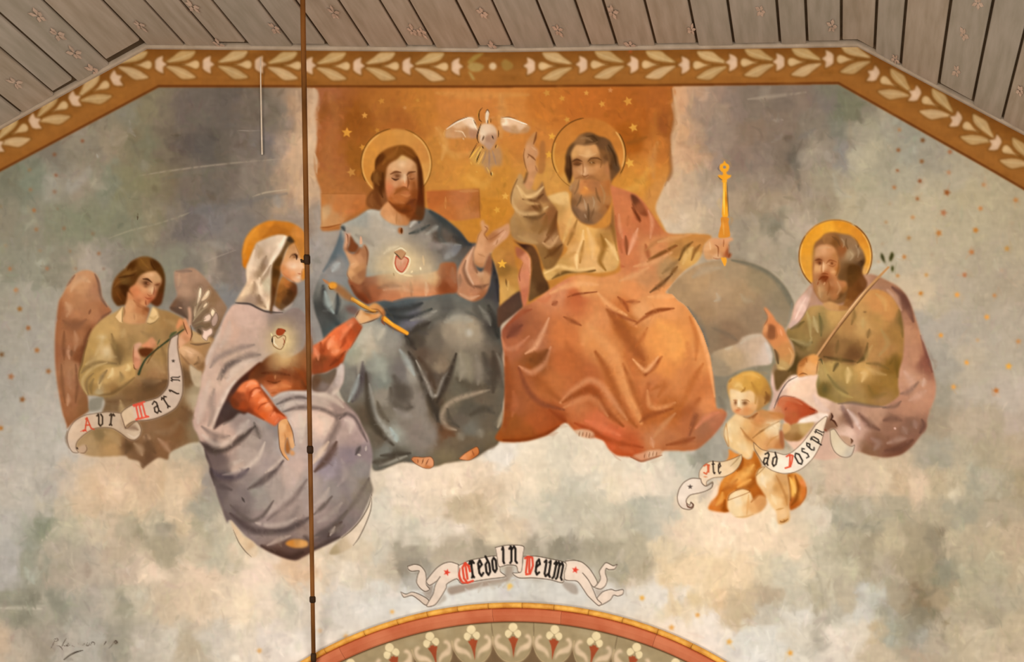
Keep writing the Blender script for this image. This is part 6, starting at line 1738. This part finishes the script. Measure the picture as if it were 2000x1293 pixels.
Ls('''
3.4 c8b484 .7 .8|640,1070 660,1150 685,1230
3 5f5430 .7 .85|700,1040 720,1150 720,1270
3 c0ac74 .6 .85|570,1020 600,1130 610,1280
3 5a4a2a .7 .85|540,1120 470,1160 400,1200
4 d0a868 .5 .9|1300,830 1380,900 1400,1000
4 73592f .7 .85|1540,1000 1570,1120 1580,1280
3 7a5c30 .7 .85|1060,960 1070,1060 1040,1150
3 c4a468 .6 .85|1160,1080 1160,1180
3 6a4e28 .6 .85|1230,1200 1210,1290
3 54421f .8 .8|1210,1350 1180,1490 1100,1555
3 c09a5e .6 .85|1260,1370 1200,1470 1190,1530
3 4f3c1e .7 .85|750,1490 900,1520 1080,1540
3 b59a5c .7 .8|730,1530 800,1700 950,1880 1050,1920
3 6e5c34 .7 .85|790,1680 880,1800 1000,1880
3 4c3c20 .8 .7|850,1640 880,1580 900,1560
4.5 e0bd82 .8 .8|1000,1610 1010,1680 995,1760
4 dab478 .8 .8|1140,1660 1180,1670 1150,1750
4 c9a268 .6 .85|1190,1600 1280,1650 1400,1680
3 6a5228 .6 .85|1200,1560 1320,1570 1430,1620
5 6a4f22 .6 .9|1450,1560 1500,1500 1530,1700
5 7a5f2c .5 .9|1220,1800 1280,1900 1400,1880
5 5a4826 .7 .85|430,1330 520,1380 620,1340
3 b5a070 .6 .85|400,1300 500,1340 590,1360 620,1290
5 55431f .6 .9|380,1640 450,1580 460,1450
3 7a7048 .6 .85|690,1700 680,1820
4 a98f5a .5 .9|1350,1200 1420,1350 1330,1480
3 6a502a .6 .85|900,1320 880,1450
''', am=.7)
Bs('6 8 6a5c34 .7|760,1830\n3 2 6a4a2a .6|1180,1020')
L('900,1985 1050,1975 1250,2010 1400,2020', 3, '6e5a4c', .5, .85, clip=0)
# pale lapel
F('600,765 625,790 592,920 540,1050 470,1142 390,1195 378,1172 420,1080 440,970 482,885', soft=.9, part='lapel', name='slap', W='540,880,cba794 470,1030,c9a490 590,820,b8967e 410,1160,b89a88 500,960,d8b6a2')
Ls('2.4 e3c4b0 .7 .8|560,870 500,980 450,1090\n1.6 5a4a34 .8 .6|600,930 545,1055 475,1145 400,1195')
# head
fr(1560, 430, 7.18)
F('370,190 480,168 600,190 720,215 800,280 850,360 905,440 935,560 905,650 870,750 820,830 860,900 800,1050 640,1150 520,1180 340,1150 220,1000 195,800 190,560 200,420 230,320 300,260', soft=1.2, part='hair', name='shair', e=4, jit=2,
  W='400,260,9a6638 520,300,7d4d22 620,420,94572c 700,330,94704c 800,400,94714f 730,480,a98a64 850,550,85613f 880,590,4c3018 300,330,8c5c34 640,250,8f6a48 760,700,66421f 200,500,b07c40 215,700,a86a38')
F('690,650 850,640 900,760 960,870 940,960 830,1080 700,1235 600,1240 640,1150 680,950', soft=1.6, part='neck_shadow', e=4, W='760,800,66401a 850,900,70421c 750,1050,7a4a20 680,1180,94602f 900,880,7a4c28 740,720,5c3a18')
F('340,1160 450,1140 560,1185 690,1215 650,1262 480,1265 380,1235', soft=1.0, part='neck', e=4, W='420,1190,d09a60 520,1220,cf965c 620,1230,b07840')
F('240,390 300,350 400,340 470,360 520,420 560,560 572,680 540,780 560,840 660,860 682,950 645,1020 560,1100 470,1130 430,1085 380,1142 310,1132 250,1010 210,850 208,700 218,560 228,470', soft=1.1, part='face', name='sface', e=4, jit=0,
  W='350,430,dca070 450,420,cf8f5c 260,470,d39a68 260,660,e8ac70 285,580,8a4a24 340,650,f0b884 460,600,b5703f 480,720,dc9a64 540,700,b06a30 400,760,b5683a 360,820,7a3512 300,950,c0905f 270,900,b07a50 460,900,b5774a 450,950,9c5c30 560,900,c08050 620,900,bf7a48 '
    '520,1050,b07040 600,1070,5c3a18 300,1050,b58a5c 370,1080,ab7848 530,500,b87a44 660,960,a06630')
Ls('''
1.6 6a3416 .8 .75|228,565 280,550 325,560
1.2 84441e .8 .75|388,605 440,560 530,585
1 8a4a24 .7 .7|430,640 480,650 520,620
1.8 f5c494 .7 .8|345,590 345,720
1.8 86421c .85 .7|318,755 360,750 410,758
2.2 74300e .85 .7|280,840 330,800 400,800 370,850
1.4 8a4620 .7 .7|280,860 260,910
2 c99a68 .7 .8|290,940 300,1080
2 a06a3c .6 .85|230,880 260,1000
2 8a5024 .6 .85|420,860 430,950 400,1050
2.4 d09a68 .6 .85|540,860 580,960 540,1040
2.4 54340f .7 .85|540,1110 620,1080 670,1020
2 74481c .6 .85|560,560 560,680 520,780
1.4 9a5c30 .6 .8|330,600 320,680 320,740
1.4 ecb884 .6 .8|370,870 350,910
2 d8a878 .5 .85|280,400 380,380 450,390
1 7a4420 .6 .7|210,560 205,700
''')
Bs('3.4 3.4 5a2810 .8|298,605\n2.6 2.6 66300f .85|466,606\n3 2 e0a878 .6|420,610\n5 3 eaae70 .6|490,725')
ST['clip'] = 'shair'
Ls('2 6a4424 .7 .8|470,230 540,280 580,360\n2 b59470 .6 .85|600,260 640,320 620,380\n2 6a4828 .7 .8|670,260 660,330 690,400\n2 bfa07a .6 .85|720,440 760,500 720,560\n2 5f4024 .7 .8|780,240 840,330 820,400\n2 c0a480 .5 .85|800,350 840,440 830,520\n2.4 4a2e14 .8 .8|870,570 900,600 880,640\n2 a5723c .6 .85|380,200 350,260 360,320')
# staff with leaves
ST['clip'] = None
fr(1470, 420)
stf = pid('staff')
L('1430,548 1320,660 1200,790 1060,960 850,1235 670,1490', [2, 2.6, 3, 3.2, 2.6, 2.2], 'c08e5c', .95, .35, clip=0, part=stf)
Ls('1.2 6a4424 .7 .5|1330,670 1205,805 1070,975 860,1245 690,1490\n1 e8bc88 .7 .5|1190,785 1050,955 900,1150', clip=0)
for p_, c_ in (('1355,395 1385,440 1395,510 1372,490 1345,440', '555031'), ('1462,385 1488,420 1470,470 1445,492 1435,450', '56512f'), ('1470,528 1486,555 1478,595 1466,598 1456,560', '4d4a22')):
    F(p_, c_, .8, 'leaf')
Ls('1 b8a88c .8 .6|1395,510 1415,545\n1 c8b898 .7 .6|1445,490 1430,540\n5 cdc6b4 .5 .85|1260,560 1330,530 1380,540\n4 d0c6b4 .5 .85|1520,470 1560,420', clip=0)
# left arm and pointing hand
F('120,985 142,975 215,1060 242,1110 320,1180 352,1250 430,1420 442,1480 412,1570 360,1630 270,1622 252,1560 235,1450 208,1390 150,1310 105,1250 118,1160 150,1110 160,1060', soft=.9, part='hand', name='sh1', e=5,
  W='160,1040,e58f58 270,1200,df8c56 190,1200,8f5430 130,1180,e0965f 290,1300,d58850 350,1430,cb8a50 330,1600,bd985f 300,1180,dc8a54 400,1500,c08a50 210,1120,d98650')
F('170,1155 205,1150 240,1190 240,1290 200,1310 155,1290 165,1210', '8a5230', 1.6, '+hand', a=.85)
Ls('3.4 453420 .85 .7|232,1420 248,1480 268,1560\n2 b56c3c .7 .8|240,1180 255,1260 250,1300\n2 f0a878 .6 .8|290,1200 310,1270\n2.4 e0a870 .6 .85|380,1400 420,1480 390,1570\n1.2 7a4424 .7 .6|120,990 150,1060 150,1110 115,1170\n2 d0b078 .6 .8|280,1600 340,1620', clip='sh1')
F('475,1583 500,1540 560,1493 640,1463 692,1493 692,1553 672,1673 600,1683 500,1703 470,1683', soft=.9, part='hand', name='sh2', e=4, W='600,1593,eaac6c 530,1533,b56f35 500,1663,d58a48 640,1523,e39c55 560,1640,e0a060 660,1640,e0a468')
Ls('1.4 7a4520 .8 .7|490,1680 530,1665 575,1678\n1.6 945828 .7 .8|520,1540 560,1510 570,1550\n1.2 a86a34 .7 .7|480,1590 520,1580\n1.2 6a4a28 .7 .6|690,1540 680,1600 672,1670', clip='sh2')
L('690,1530 720,1520 735,1570', 1.6, '5a4a2c', .7, .7, clip=0)

# ================================================================== cherub
fig('painted_cherub', 'painted blond cherub sitting on a cloud in orange drapery, holding a lettered scroll')
ST['clip'] = None
fr(1470, 660)
F('460,905 500,865 600,820 690,790 800,800 760,860 700,880 620,890 540,905 470,930', 'dac4b2', 1.2)
F('300,618 400,618 500,650 590,710 682,778 600,812 500,852 462,905 410,940 330,865 280,800 150,782 232,730 268,650', soft=.9, part='wing', name='cwing', W='400,720,c2633c 300,680,c9764e 550,770,b55532 400,850,b8623a 260,780,c58458 480,700,b85a36 200,775,cfa080')
Ls('2 8a3c24 .7 .7|600,740 680,778 600,808\n3 d08058 .5 .85|300,640 420,650 520,700\n2 94482c .5 .8|340,760 360,730', )
L('262,700 280,640 330,610 450,625', 1, '8a5a48', .6, .6, clip=0)
L('225,740 255,660 300,560 370,460 470,405', 1.2, '4a3830', .7, .6, clip=0)
F('320,1000 420,905 560,895 650,895 560,1020 480,1085 345,1075', soft=1.4, part='drapery', W='420,960,b58a58 540,940,c09c68 450,1050,9c7040 370,1040,a87a4a')
fr(1310, 840)
F('610,200 598,300 520,400 640,420 560,500 510,580 490,680 420,760 393,832 500,862 612,862 650,800 740,700 820,660 870,740 1000,720 1010,620 960,560 930,480 960,380 900,240 860,210 850,290 800,300 750,260 680,240', soft=1.0, part='drapery', name='cdr', e=6,
  W='800,350,c57830 700,480,d3853a 600,560,d88c40 550,700,c9782f 480,790,d98540 850,560,b86c28 900,600,b96a28 650,640,c87830 560,800,c9742f 640,260,dc9048 900,400,b96c28 950,660,b06428 760,420,c87a30')
Ls('''
6 eeae5c .8 .8|870,370 810,440 740,490 640,560
5 efac5a .8 .8|840,525 780,565 710,600
4 a05a20 .7 .8|900,480 860,560 780,610 690,630
4 b0662a .6 .85|700,520 620,590 540,640
4 e8a454 .7 .8|545,660 530,730 480,790
4 9c561e .7 .8|570,740 560,830 600,850
3 94501c .7 .8|760,290 740,380 700,430
4 e09a4c .5 .85|640,430 600,500
''')
F('1215,470 1300,448 1370,480 1420,560 1432,640 1412,720 1350,800 1258,845 1238,780 1250,700 1238,580', soft=1.0, part='drapery', name='cdr2', e=5, W='1350,600,c9762f 1270,550,e8a84f 1300,640,eeb25a 1400,650,d07a38 1280,780,b5652a 1230,500,b06a2c 1340,500,d89048 1390,560,dc8a50')
Ls('3 8a4c1c .8 .8|1240,500 1240,620 1260,740\n3 94541e .8 .8|1310,480 1340,600 1320,720 1270,790\n2 a85c28 .7 .8|1425,600 1420,700 1350,800\n3 f5bc68 .7 .8|1250,500 1300,600 1310,660')
F('600,740 620,680 680,640 760,618 830,650 862,730 852,752 920,690 992,700 1012,770 960,850 870,892 790,922 700,922 640,882 600,820', soft=.8, part='leg', name='cleg1', e=5, W='700,750,f5dab0 800,700,f0cb95 720,860,f3d3a0 850,820,e3a868 930,760,d9985a 960,800,c98e54 640,760,f3d2a0 810,850,ecc088')
Ls('2.4 d9a060 .7 .8|820,680 812,780 800,890\n2.4 a8642c .8 .7|845,760 880,720 920,690\n2 c89454 .6 .8|680,915 780,915 870,885')
outline('600,740 620,680 680,640 760,618 830,650', .8, '8a4a1c', .6)
F('898,470 930,410 990,388 1060,420 1120,440 1220,470 1242,600 1252,720 1242,800 1252,850 1252,920 1232,962 1140,992 1118,940 1108,860 1060,800 1000,700 950,620 910,560', soft=.8, part='leg', name='cleg2', e=5,
  W='980,500,f5d6a8 1050,600,ecc088 1130,600,d49a58 1100,750,f0c890 1180,680,e3aa68 1170,900,eec28c 1190,960,d09450 960,450,efc890 1150,500,cf9a60 1220,720,cc9050 1030,440,ecc894')
Ls('2.4 b87c40 .7 .8|1110,480 1150,560 1210,700 1225,790\n1.8 c08848 .7 .7|1110,840 1150,830 1190,820\n1.6 8a5624 .8 .6|1150,965 1190,965 1235,935\n1 9a6430 .7 .6|1150,950 1160,970\n1 9a6430 .7 .6|1190,940 1200,965\n3 fae2bc .6 .85|960,460 970,540 1000,600\n3 f8dcae .5 .85|1060,680 1110,780')
outline('900,480 930,410 990,388', .8, '8a5a2c', .6)
fr(1310, 710)
F('700,520 640,570 585,630 560,720 570,790 610,870 640,900 700,930 760,980 810,1002 850,972 882,900 960,950 1040,900 1100,900 1180,900 1192,830 1160,760 1140,720 1160,640 1140,610 1200,560 1160,520 1030,500 940,480 880,520 800,570', soft=.9, part='.', name='cbody', e=6,
  W='650,680,f2cf98 620,760,f0c88c 800,650,e5b070 950,600,d08a50 1100,560,cf8a50 1040,680,f0cfa0 1100,660,f3d5a8 960,760,e5ac6a 850,780,d99a58 750,860,f0ca90 820,950,f0c488 1050,830,d89a60 1120,870,c07c45 900,720,dfa060 700,580,f0c890 1180,540,b87440 1000,520,c88a50')
Ls('''
1.8 8f5c2a .8 .7|860,785 950,715 1060,650 1142,608
2.4 b0733a .75 .8|735,675 800,765 900,850
2.6 84491f .75 .8|770,560 850,565 910,525
4 9c5632 .8 .75|1165,755 1180,830 1195,910
4 f8dcae .6 .85|620,640 600,730 640,820
4 f6d8a6 .5 .85|700,830 780,900 830,960
2 c08446 .6 .8|1010,870 1060,800 1130,760
3 f8e0b8 .6 .85|1000,700 1080,650 1130,630
2 9a5c30 .7 .8|1160,640 1170,700
3 c88a4c .6 .85|850,620 960,660 1040,640
3 c07c40 .6 .85|1040,520 1140,540 1200,600
''')
outline('585,630 560,720 570,790 610,870', .9, 'b06a2c', .5)
for p_, c_ in (('1180,640 1240,630 1260,680 1230,720 1180,740', 'd8a468'), ('1150,700 1180,720 1190,790 1170,860 1140,760', 'a8643c')):
    F(p_, c_, 1.0, 'hand')
F('600,300 597,220 630,160 700,120 760,88 850,78 930,100 1000,160 1042,240 1062,320 1042,400 980,450 920,500 860,480 700,450 640,400', soft=1.6, part='hair', name='chair_', e=5, jit=4,
  W='750,200,dca550 850,150,dda24a 700,240,e0b066 900,250,c8923e 980,300,b5803a 1010,350,8a5a2c 640,250,d69c50 940,400,c08a4a 820,240,d29c48 740,130,e0a44c')
F('622,270 700,282 760,302 830,282 900,330 912,400 902,480 862,530 800,557 720,542 660,512 635,460 625,380', soft=1.0, part='face', name='cface', e=4, jit=0, W='720,340,f4d4a4 850,370,f0c48c 670,470,e8b582 720,430,f7dcb0 800,490,dc9358 690,500,d98f58 870,450,e3ab70 650,340,f0cc98 840,520,dc9a5c')
Bs('3.4 5 7d4a28 .9|682,412\n6 4.6 744522 .9|780,416\n5 3 d07c4c .6|705,498\n6 4 e8a870 .5|830,450')
Ls('1.2 a8683a .7 .6|660,385 700,388\n1.2 9a6436 .7 .6|745,385 800,385 830,400\n1.4 c06a3c .7 .7|690,492 740,482\n1.6 fae6c4 .7 .8|718,380 716,450\n1.2 a86a3a .6 .7|700,468 735,470')
ST['clip'] = 'chair_'
Ls('2 96662c .7 .8|740,300 770,280 785,250\n3 f0c478 .6 .85|680,240 720,220 760,260\n3 b07a34 .6 .85|850,200 900,300 890,420\n3 ecb860 .6 .85|760,120 850,110 930,150\n3 7a4c22 .7 .85|1000,300 1020,360 990,420\n2 8a5c2a .6 .8|610,200 640,160', clip='chair_')
# scroll: Ite ad Joseph
ST['clip'] = None
scr = newid('scroll', ST['fig'], 'cream scroll lettered Ite ad Joseph')
A_ = '872,830 950,900 1030,925 1120,940 1200,960 1280,930 1380,840 1460,740 1540,630 1642,558 1612,720 1572,860 1500,990 1400,1090 1300,1142 1180,1157 1060,1122 980,1060 930,980 880,895'
F(A_, soft=.7, part=scr, name='scA', jit=0, W='1000,1000,f3d8b5 1180,1060,fae8d2 1400,960,f3e2cb 1550,720,eed5b8 920,900,e5b478 1080,1000,f5e0c2 1300,1040,fae6d0')
outline(A_, .8, '5a3f2c', .6)
B_ = '745,958 680,990 600,1020 520,1035 420,1030 350,1070 305,1130 300,1200 330,1262 372,1292 380,1240 450,1202 560,1190 650,1150 712,1090 748,1010'
F(B_, soft=.7, part=scr, name='scB', jit=0, W='450,1100,f2d6b0 600,1090,eecca0 700,1040,d9b888 340,1150,eecfae 400,1200,f0d4b4')
outline(B_, .8, '6a4a30', .6); L('735,965 690,1020 630,1080', 1.2, '8a6a44', .6, .7, clip=0)
fr(1310, 840)
C_ = '315,512 220,508 140,550 90,620 70,700 80,770 120,820 190,837 230,822 240,790 212,757 200,790 165,762 170,722 210,682 300,662 372,640 432,602 440,555 372,590 330,560'
F(C_, soft=.7, part=scr, name='scC', jit=0, W='200,580,f0dcc8 110,700,eedac6 330,620,e8d2bc 200,800,dcc4ae 400,590,cdbba6')
outline(C_, .9, '4a3526', .7)
L('165,770 180,805 220,815 237,785 212,765', 1.6, '5a3624', .85, .4, clip=0)
L('370,585 440,545 430,605 380,640', 1.2, '7a6450', .7, .5, clip=0); L('420,640 330,700 300,760', 6, 'a39a8c', .4, .9, clip=0)
fr(1310, 710)
D_ = '1675,705 1720,690 1770,760 1830,830 1900,872 1935,860 1905,960 1850,988 1780,972 1720,920 1685,830'
F('1625,640 1690,518 1700,545 1685,590 1755,640 1740,680 1700,690 1620,715', '8a6248', .9, scr)
Ls('2 4a2a1c .9 .5|1690,525 1700,560 1680,600\n2 54301f .9 .5|1680,585 1720,610 1750,660\n2 8a4632 .8 .6|1615,690 1640,710', clip=0)
F(D_, soft=.8, part=scr, jit=0, W='1720,780,dcc6a4 1800,900,e3cfae 1880,920,d5c2a8 1900,960,bfb4a4')
outline(D_, .8, '5a4638', .55)
F('1770,760 1860,770 1900,800 1905,850 1880,870 1830,830', 'c0987a', 1.0, scr); L('1895,790 1908,815 1898,840', 2.2, '6a4630', .85, .5, clip=0)
keep = ST['fig']; ST['fig'] = scr
glyph('I', 375, 1115, 14, 22, 5, 'd86038', 1.6, .9); L('345,1190 385,1195', 1.2, 'd8703f', .8, .5, clip=0)
glyph('t', 455, 1105, 8, 20, -3, '3a2c22', 1.5); glyph('e', 515, 1102, 8, 21, 0, '3f3026', 1.4)
glyph('a', 1010, 1000, 15, 24, 14, '2e241c', 1.7); glyph('d', 1095, 1022, 14, 22, 10, '2e241c', 1.7)
glyph('J', 1250, 1032, 17, 27, 6, 'e0502f', 1.8, .92)
glyph('o', 1348, 1000, 17, 24, -28, '2c241e', 1.6); glyph('s', 1418, 940, 13, 22, -36, '2e261f', 1.4); glyph('e', 1470, 872, 12, 20, -48, '2e261f', 1.4)
glyph('p', 1520, 800, 12, 17, -58, '2e261f', 1.4); glyph('n', 1560, 722, 10, 16, -64, '3a3028', 1.2)
star(205, 1297, 5.5, '3a2e28', .85, part='letter')
ST['fig'] = keep

# ================================================================== small scroll above the arch: Credo in Deum
fig('painted_scroll', 'small pale ribbon scroll lettered Credo in Deum above the arch')
fr(770, 1050, 4.348)
for p_, c_, a_ in (('60,200 200,170 300,200 300,420 120,440 60,330', '968c7c', .45), ('560,400 940,345 930,380 700,430 520,480 470,480 450,430', 'a08a78', .9), ('1430,370 1540,400 1560,480 1500,470 1440,420', '9a8878', .7),
                   ('940,330 950,250 1000,240 1010,310 1060,345 1000,330 960,380', 'a08c7a', .8), ('420,480 440,530 350,580', 'b0a08e', .6), ('1700,400 1780,440 1720,500', 'b5a392', .7), ('250,420 330,400 310,520 260,500', '9c8a7a', .8)):
    F(p_, c_, 2.0, a=a_)
def ribbon(p_, c_='e8d0ba', part='ribbon'):
    F(p_, c_, .7, part)
    q = P(p_); L(np.vstack([q, q[:1]]), .9, '3a2a1e', .75, .4, clip=0, taper=0)
    L(np.vstack([q, q[:1]]) + np.array([0.0, 2.0]), .8, 'f6e6d2', .35, .6, clip=0, taper=0)
ribbon('115,245 170,228 222,240 262,290 272,350 272,400 300,440 262,457 220,430 190,380 200,320 210,282 150,286 120,270')
ribbon('55,462 100,480 150,463 210,480 280,520 305,560 262,572 212,532 150,492 82,507', 'dcc4ae')
ribbon('545,228 480,208 420,220 360,260 300,330 272,372 300,405 360,370 390,332 350,400 330,480 275,582 345,572 400,500 440,430 450,392 530,350 558,385 545,300')
ribbon('1722,402 1752,350 1742,290 1772,240 1802,213 1860,240 1892,228 1872,267 1822,272 1800,262 1792,300 1808,360 1792,410 1752,437 1700,422')
ribbon('1722,512 1772,460 1840,440 1880,452 1942,442 1942,480 1900,497 1862,490 1832,532 1740,577')
ribbon('1455,200 1530,193 1600,213 1662,270 1712,350 1724,392 1690,420 1640,350 1600,302 1650,362 1692,450 1722,522 1760,560 1735,578 1690,540 1640,490 1600,430 1550,370 1445,352')
ribbon('545,238 640,195 760,170 870,158 895,235 902,290 945,332 800,352 680,372 572,392 556,332', 'ead4be')
ribbon('1098,160 1200,158 1320,180 1455,215 1445,300 1432,382 1320,357 1180,342 1060,342 1005,302 1070,290', 'ead4be')
ribbon('858,85 920,70 1000,63 1098,75 1093,150 1082,282 1052,292 1035,240 960,232 890,247 872,160', 'ead2bc')
ST['fr'] = (770, 1050, 4.348)
rib = ST['fig']
glyph('C', 612, 300, 22, 39, -10, 'd8452c', 2.2, .95); L('560,260 552,320 580,380 640,380', 2.2, 'd8452c', .9, .4, clip=0)
for ch, x, y, w, h, an in (('r', 668, 268, 13, 32, -8), ('e', 735, 258, 14, 31, -8), ('d', 795, 252, 14, 30, -7), ('o', 852, 232, 13, 28, -6), ('i', 932, 150, 10, 31, 0), ('n', 1010, 145, 18, 32, 0),
                           ('e', 1222, 250, 13, 30, 7), ('u', 1300, 262, 17, 31, 9), ('m', 1392, 280, 22, 33, 11)):
    glyph(ch, x, y, w, h, an, '1c1612', 2.25)
glyph('D', 1145, 238, 19, 35, 3, 'd8452c', 2.1, .95)
ST['fr'] = (770, 1050, 4.348)
star(447, 296, 7.5, 'd83a28', .95, .3, part='letter'); star(1538, 275, 7.5, 'd83a28', .95, .2, part='letter')

# ================================================================== from paint to meshes
def brushwork():
    # short smears of the brush that pick up the colour they start on; faces, hands and lettering stay clean
    clean = {'face', 'hand', 'letter', 'star', 'scroll', 'ribbon', 'heart', 'foot', 'sceptre', 'petal', 'calyx', 'leaf', 'tulip', 'bud', 'dot', 'painted_dove', 'tail',
             'head', 'signature', 'signature_underline', 'scroll_leaf', 'frieze_band', 'lily_petal', 'lily_stem', 'staff', 'crescent_moon', 'collar', 'leg', 'border_band', 'hair', 'beard'}
    ok = np.array([g['name'] not in clean for g in REG] + [False])[IDS].astype(np.float32)
    gold = np.array([g['name'] in ('golden_ground', 'throne_slab') for g in REG] + [False])[IDS]
    MASK['brush'] = ((0, NY, 0, NX), np.clip(blur(ok, 1.5) * 1.6 - .6, 0, 1))
    r = np.random.default_rng(31)
    soft_img = np.stack([blur(IMG[..., q].copy(), 2.6) for q in range(3)], 2)
    ST['fr'] = (0, 0, 1)
    for k in range(14000):
        x, y = r.uniform(-40, 2040), r.uniform(165, 1300)
        i = int((y - CY0) / S); j = int((x - CX0) / S)
        if ok[i, j] < .5 or (x - AX) ** 2 + (y - AY) ** 2 < 832.0 ** 2: continue
        sky = IDS[i, j] == SKYID
        if sky and r.random() < .2: continue
        ln = r.uniform(3, 11) if not sky else r.uniform(5, 15)
        an = r.normal(1.45, .5) if r.random() < .6 else r.uniform(0, 3.14)
        d = r.normal(0, .05 if gold[i, j] else (.04 if sky and not (x < 330 and 570 < y < 900) and not (x > 1700 and y < 900) else .026))
        c = np.clip(soft_img[i, j] * (1 + d) + r.normal(0, .006, 3), 0, 1)
        dx, dy = math.cos(an) * ln, math.sin(an) * ln
        ends = [IDS[int(np.clip((y + q * dy - CY0) / S, 0, NY - 1)), int(np.clip((x + q * dx - CX0) / S, 0, NX - 1))] for q in (-1.3, 1.3)]
        if ends[0] != IDS[i, j] or ends[1] != IDS[i, j]: continue
        L([[x - dx, y - dy], [x + r.normal(0, 2), y + r.normal(0, 2)], [x + dx, y + dy]], r.uniform(1.6, 4.6), ''.join('%02x' % int(v * 255) for v in c), .55 if sky or gold[i, j] else .3, .7, clip='brush')
def finish():
    # the unevenness of the brush and the plaster over everything
    n = .022 * vnoise(9, 21) + .016 * vnoise(5, 22, 9) + .014 * vnoise(14, 23, 5) + .02 * vnoise(40, 24)
    # neutral figure colours a little lighter and warmer, then stronger modelling
    fg = np.array([g['root'] == 'mural' and g['name'] not in ('painted_sky', 'star', 'signature', 'signature_underline', 'golden_ground', 'scroll', 'ribbon', 'face', 'hand', 'leg', 'painted_cherub', 'foot', 'heart', 'letter', 'neck', 'crescent_moon', 'hair', 'beard', 'painted_dove', 'head', 'painted_angel', 'cloud_puff', 'painted_orb') for g in REG] + [False])
    mk = blur(fg[IDS].astype(np.float32), 1.0)
    mx, mn = IMG.max(2), IMG.min(2)
    k = np.clip(1 - (mx - mn) / np.maximum(mx, .01) / .55, 0, 1) * np.clip((mx - .3) / .25, 0, 1) * mk
    IMG[:] *= 1 + k[..., None] * np.array([.13, .10, .08], np.float32)
    for sg, am in ((9.0, .16), (28.0, .14)):
        for ch in range(3):
            IMG[..., ch] += am * (IMG[..., ch] - blur(IMG[..., ch].copy(), sg / S)) * mk
    brushwork()
    col = np.clip(IMG * (1 + n[..., None]), 0.003, 0.97)
    IMG[:] = lin(col)
    xx, yy = np.meshgrid(GX, GY)
    oy = np.interp(GX, PX, PY)[None, :]
    IDS[yy < oy - 1] = -1
    IDS[(xx - AX) ** 2 + (yy - AY) ** 2 < 640.0 ** 2] = -1
finish()

ROOTS = {}
def root_empty(key, name, label, cat, loc):
    o = bpy.data.objects.new(name, None); COL.objects.link(o)
    o.location = loc
    tag(o, label, cat); ROOTS[key] = o; return o
root_empty('mural', 'mural', 'large church mural of haloed figures seated on clouds above the arch', 'mural', (wx(1003), 0, wz(1180)))
root_empty('border', 'painted_border', 'painted brown border of pale leaves and tulips under the ceiling boards', 'border', (wx(962), 0, wz(170)))
root_empty('frieze', 'painted_frieze', 'olive frieze of cream flowers with red calyxes inside the arch', 'frieze', (wx(1003), 0, wz(1344)))

WXL = ((GX - VX) / PPM).astype(np.float32); WZL = ((VY - GY) / PPM + EYE).astype(np.float32)
def quads_to_mesh(name, ii, jj, st):
    """cells with their upper left lattice corner at ii, jj and side st"""
    base = ii.astype(np.int64) * NX + jj
    corners = np.stack([base, base + st * NX, base + st * NX + st, base + st], 1).reshape(-1)
    u, inv = np.unique(corners, return_inverse=True)
    vi, vj = u // NX, u % NX
    co = np.zeros((len(u), 3), np.float32)
    co[:, 0] = WXL[vj]; co[:, 2] = WZL[vi]
    me = bpy.data.meshes.new(name)
    nq = len(ii)
    me.vertices.add(len(u)); me.vertices.foreach_set('co', co.reshape(-1))
    me.loops.add(nq * 4); me.loops.foreach_set('vertex_index', inv.astype(np.int32).reshape(-1))
    me.polygons.add(nq)
    me.polygons.foreach_set('loop_start', np.arange(0, nq * 4, 4, dtype=np.int32))
    me.update(calc_edges=True)
    c4 = np.ones((len(u), 4), np.float32); c4[:, :3] = IMG[vi, vj]
    at = me.color_attributes.new('paint', 'FLOAT_COLOR', 'POINT')
    at.data.foreach_set('color', c4.reshape(-1))
    return me
def build_paint():
    Q = 4
    # fine cells inside the photograph's frame, coarse ones beyond it
    j0 = int((-3 - CX0) / S) // Q * Q; j1 = (int((2003 - CX0) / S) // Q + 1) * Q
    i0 = 0; i1 = (int((1296 - CY0) / S) // Q + 1) * Q
    ids = IDS[i0:i1, j0:j1]
    flat = ids.reshape(-1).astype(np.int32)
    order = np.argsort(flat, kind='stable'); sv = flat[order]
    start = np.searchsorted(sv, np.arange(len(REG))); end = np.searchsorted(sv, np.arange(len(REG)), side='right')
    w = j1 - j0
    bi, bj = np.meshgrid(np.arange(0, NY - Q, Q), np.arange(0, NX - Q, Q), indexing='ij')
    bi, bj = bi.reshape(-1), bj.reshape(-1)
    outside = (bj + Q <= j0) | (bj >= j1) | (bi >= i1)
    bi, bj = bi[outside], bj[outside]
    bid = IDS[bi + Q // 2, bj + Q // 2]
    objs = [None] * len(REG)
    for k, rg in enumerate(REG):
        sel = order[start[k]:end[k]]
        parts = []
        if len(sel): parts.append(quads_to_mesh(rg['name'], sel // w + i0, sel % w + j0, 1))
        o2 = bid == k
        coarse = None
        if o2.any() and len(sel):
            coarse = quads_to_mesh(rg['name'], bi[o2], bj[o2], Q)
        elif o2.any():
            parts.append(quads_to_mesh(rg['name'], bi[o2], bj[o2], Q))
        if not parts: continue
        me = parts[0]
        if coarse is not None:
            bm = bmesh.new(); bm.from_mesh(me); bm.from_mesh(coarse); bm.to_mesh(me); bm.free(); bpy.data.meshes.remove(coarse)
        objs[k] = link(rg['name'], me, M['paint'])
        if rg['label']: objs[k]['label'] = rg['label']
    for k, rg in enumerate(REG):
        if objs[k] is None: continue
        p = objs[rg['parent']] if rg['parent'] is not None else None
        rt = ROOTS[rg['root']]
        objs[k].parent = p if p is not None else rt
        if p is None: objs[k].matrix_parent_inverse = Matrix.Translation(-rt.location)
build_paint()
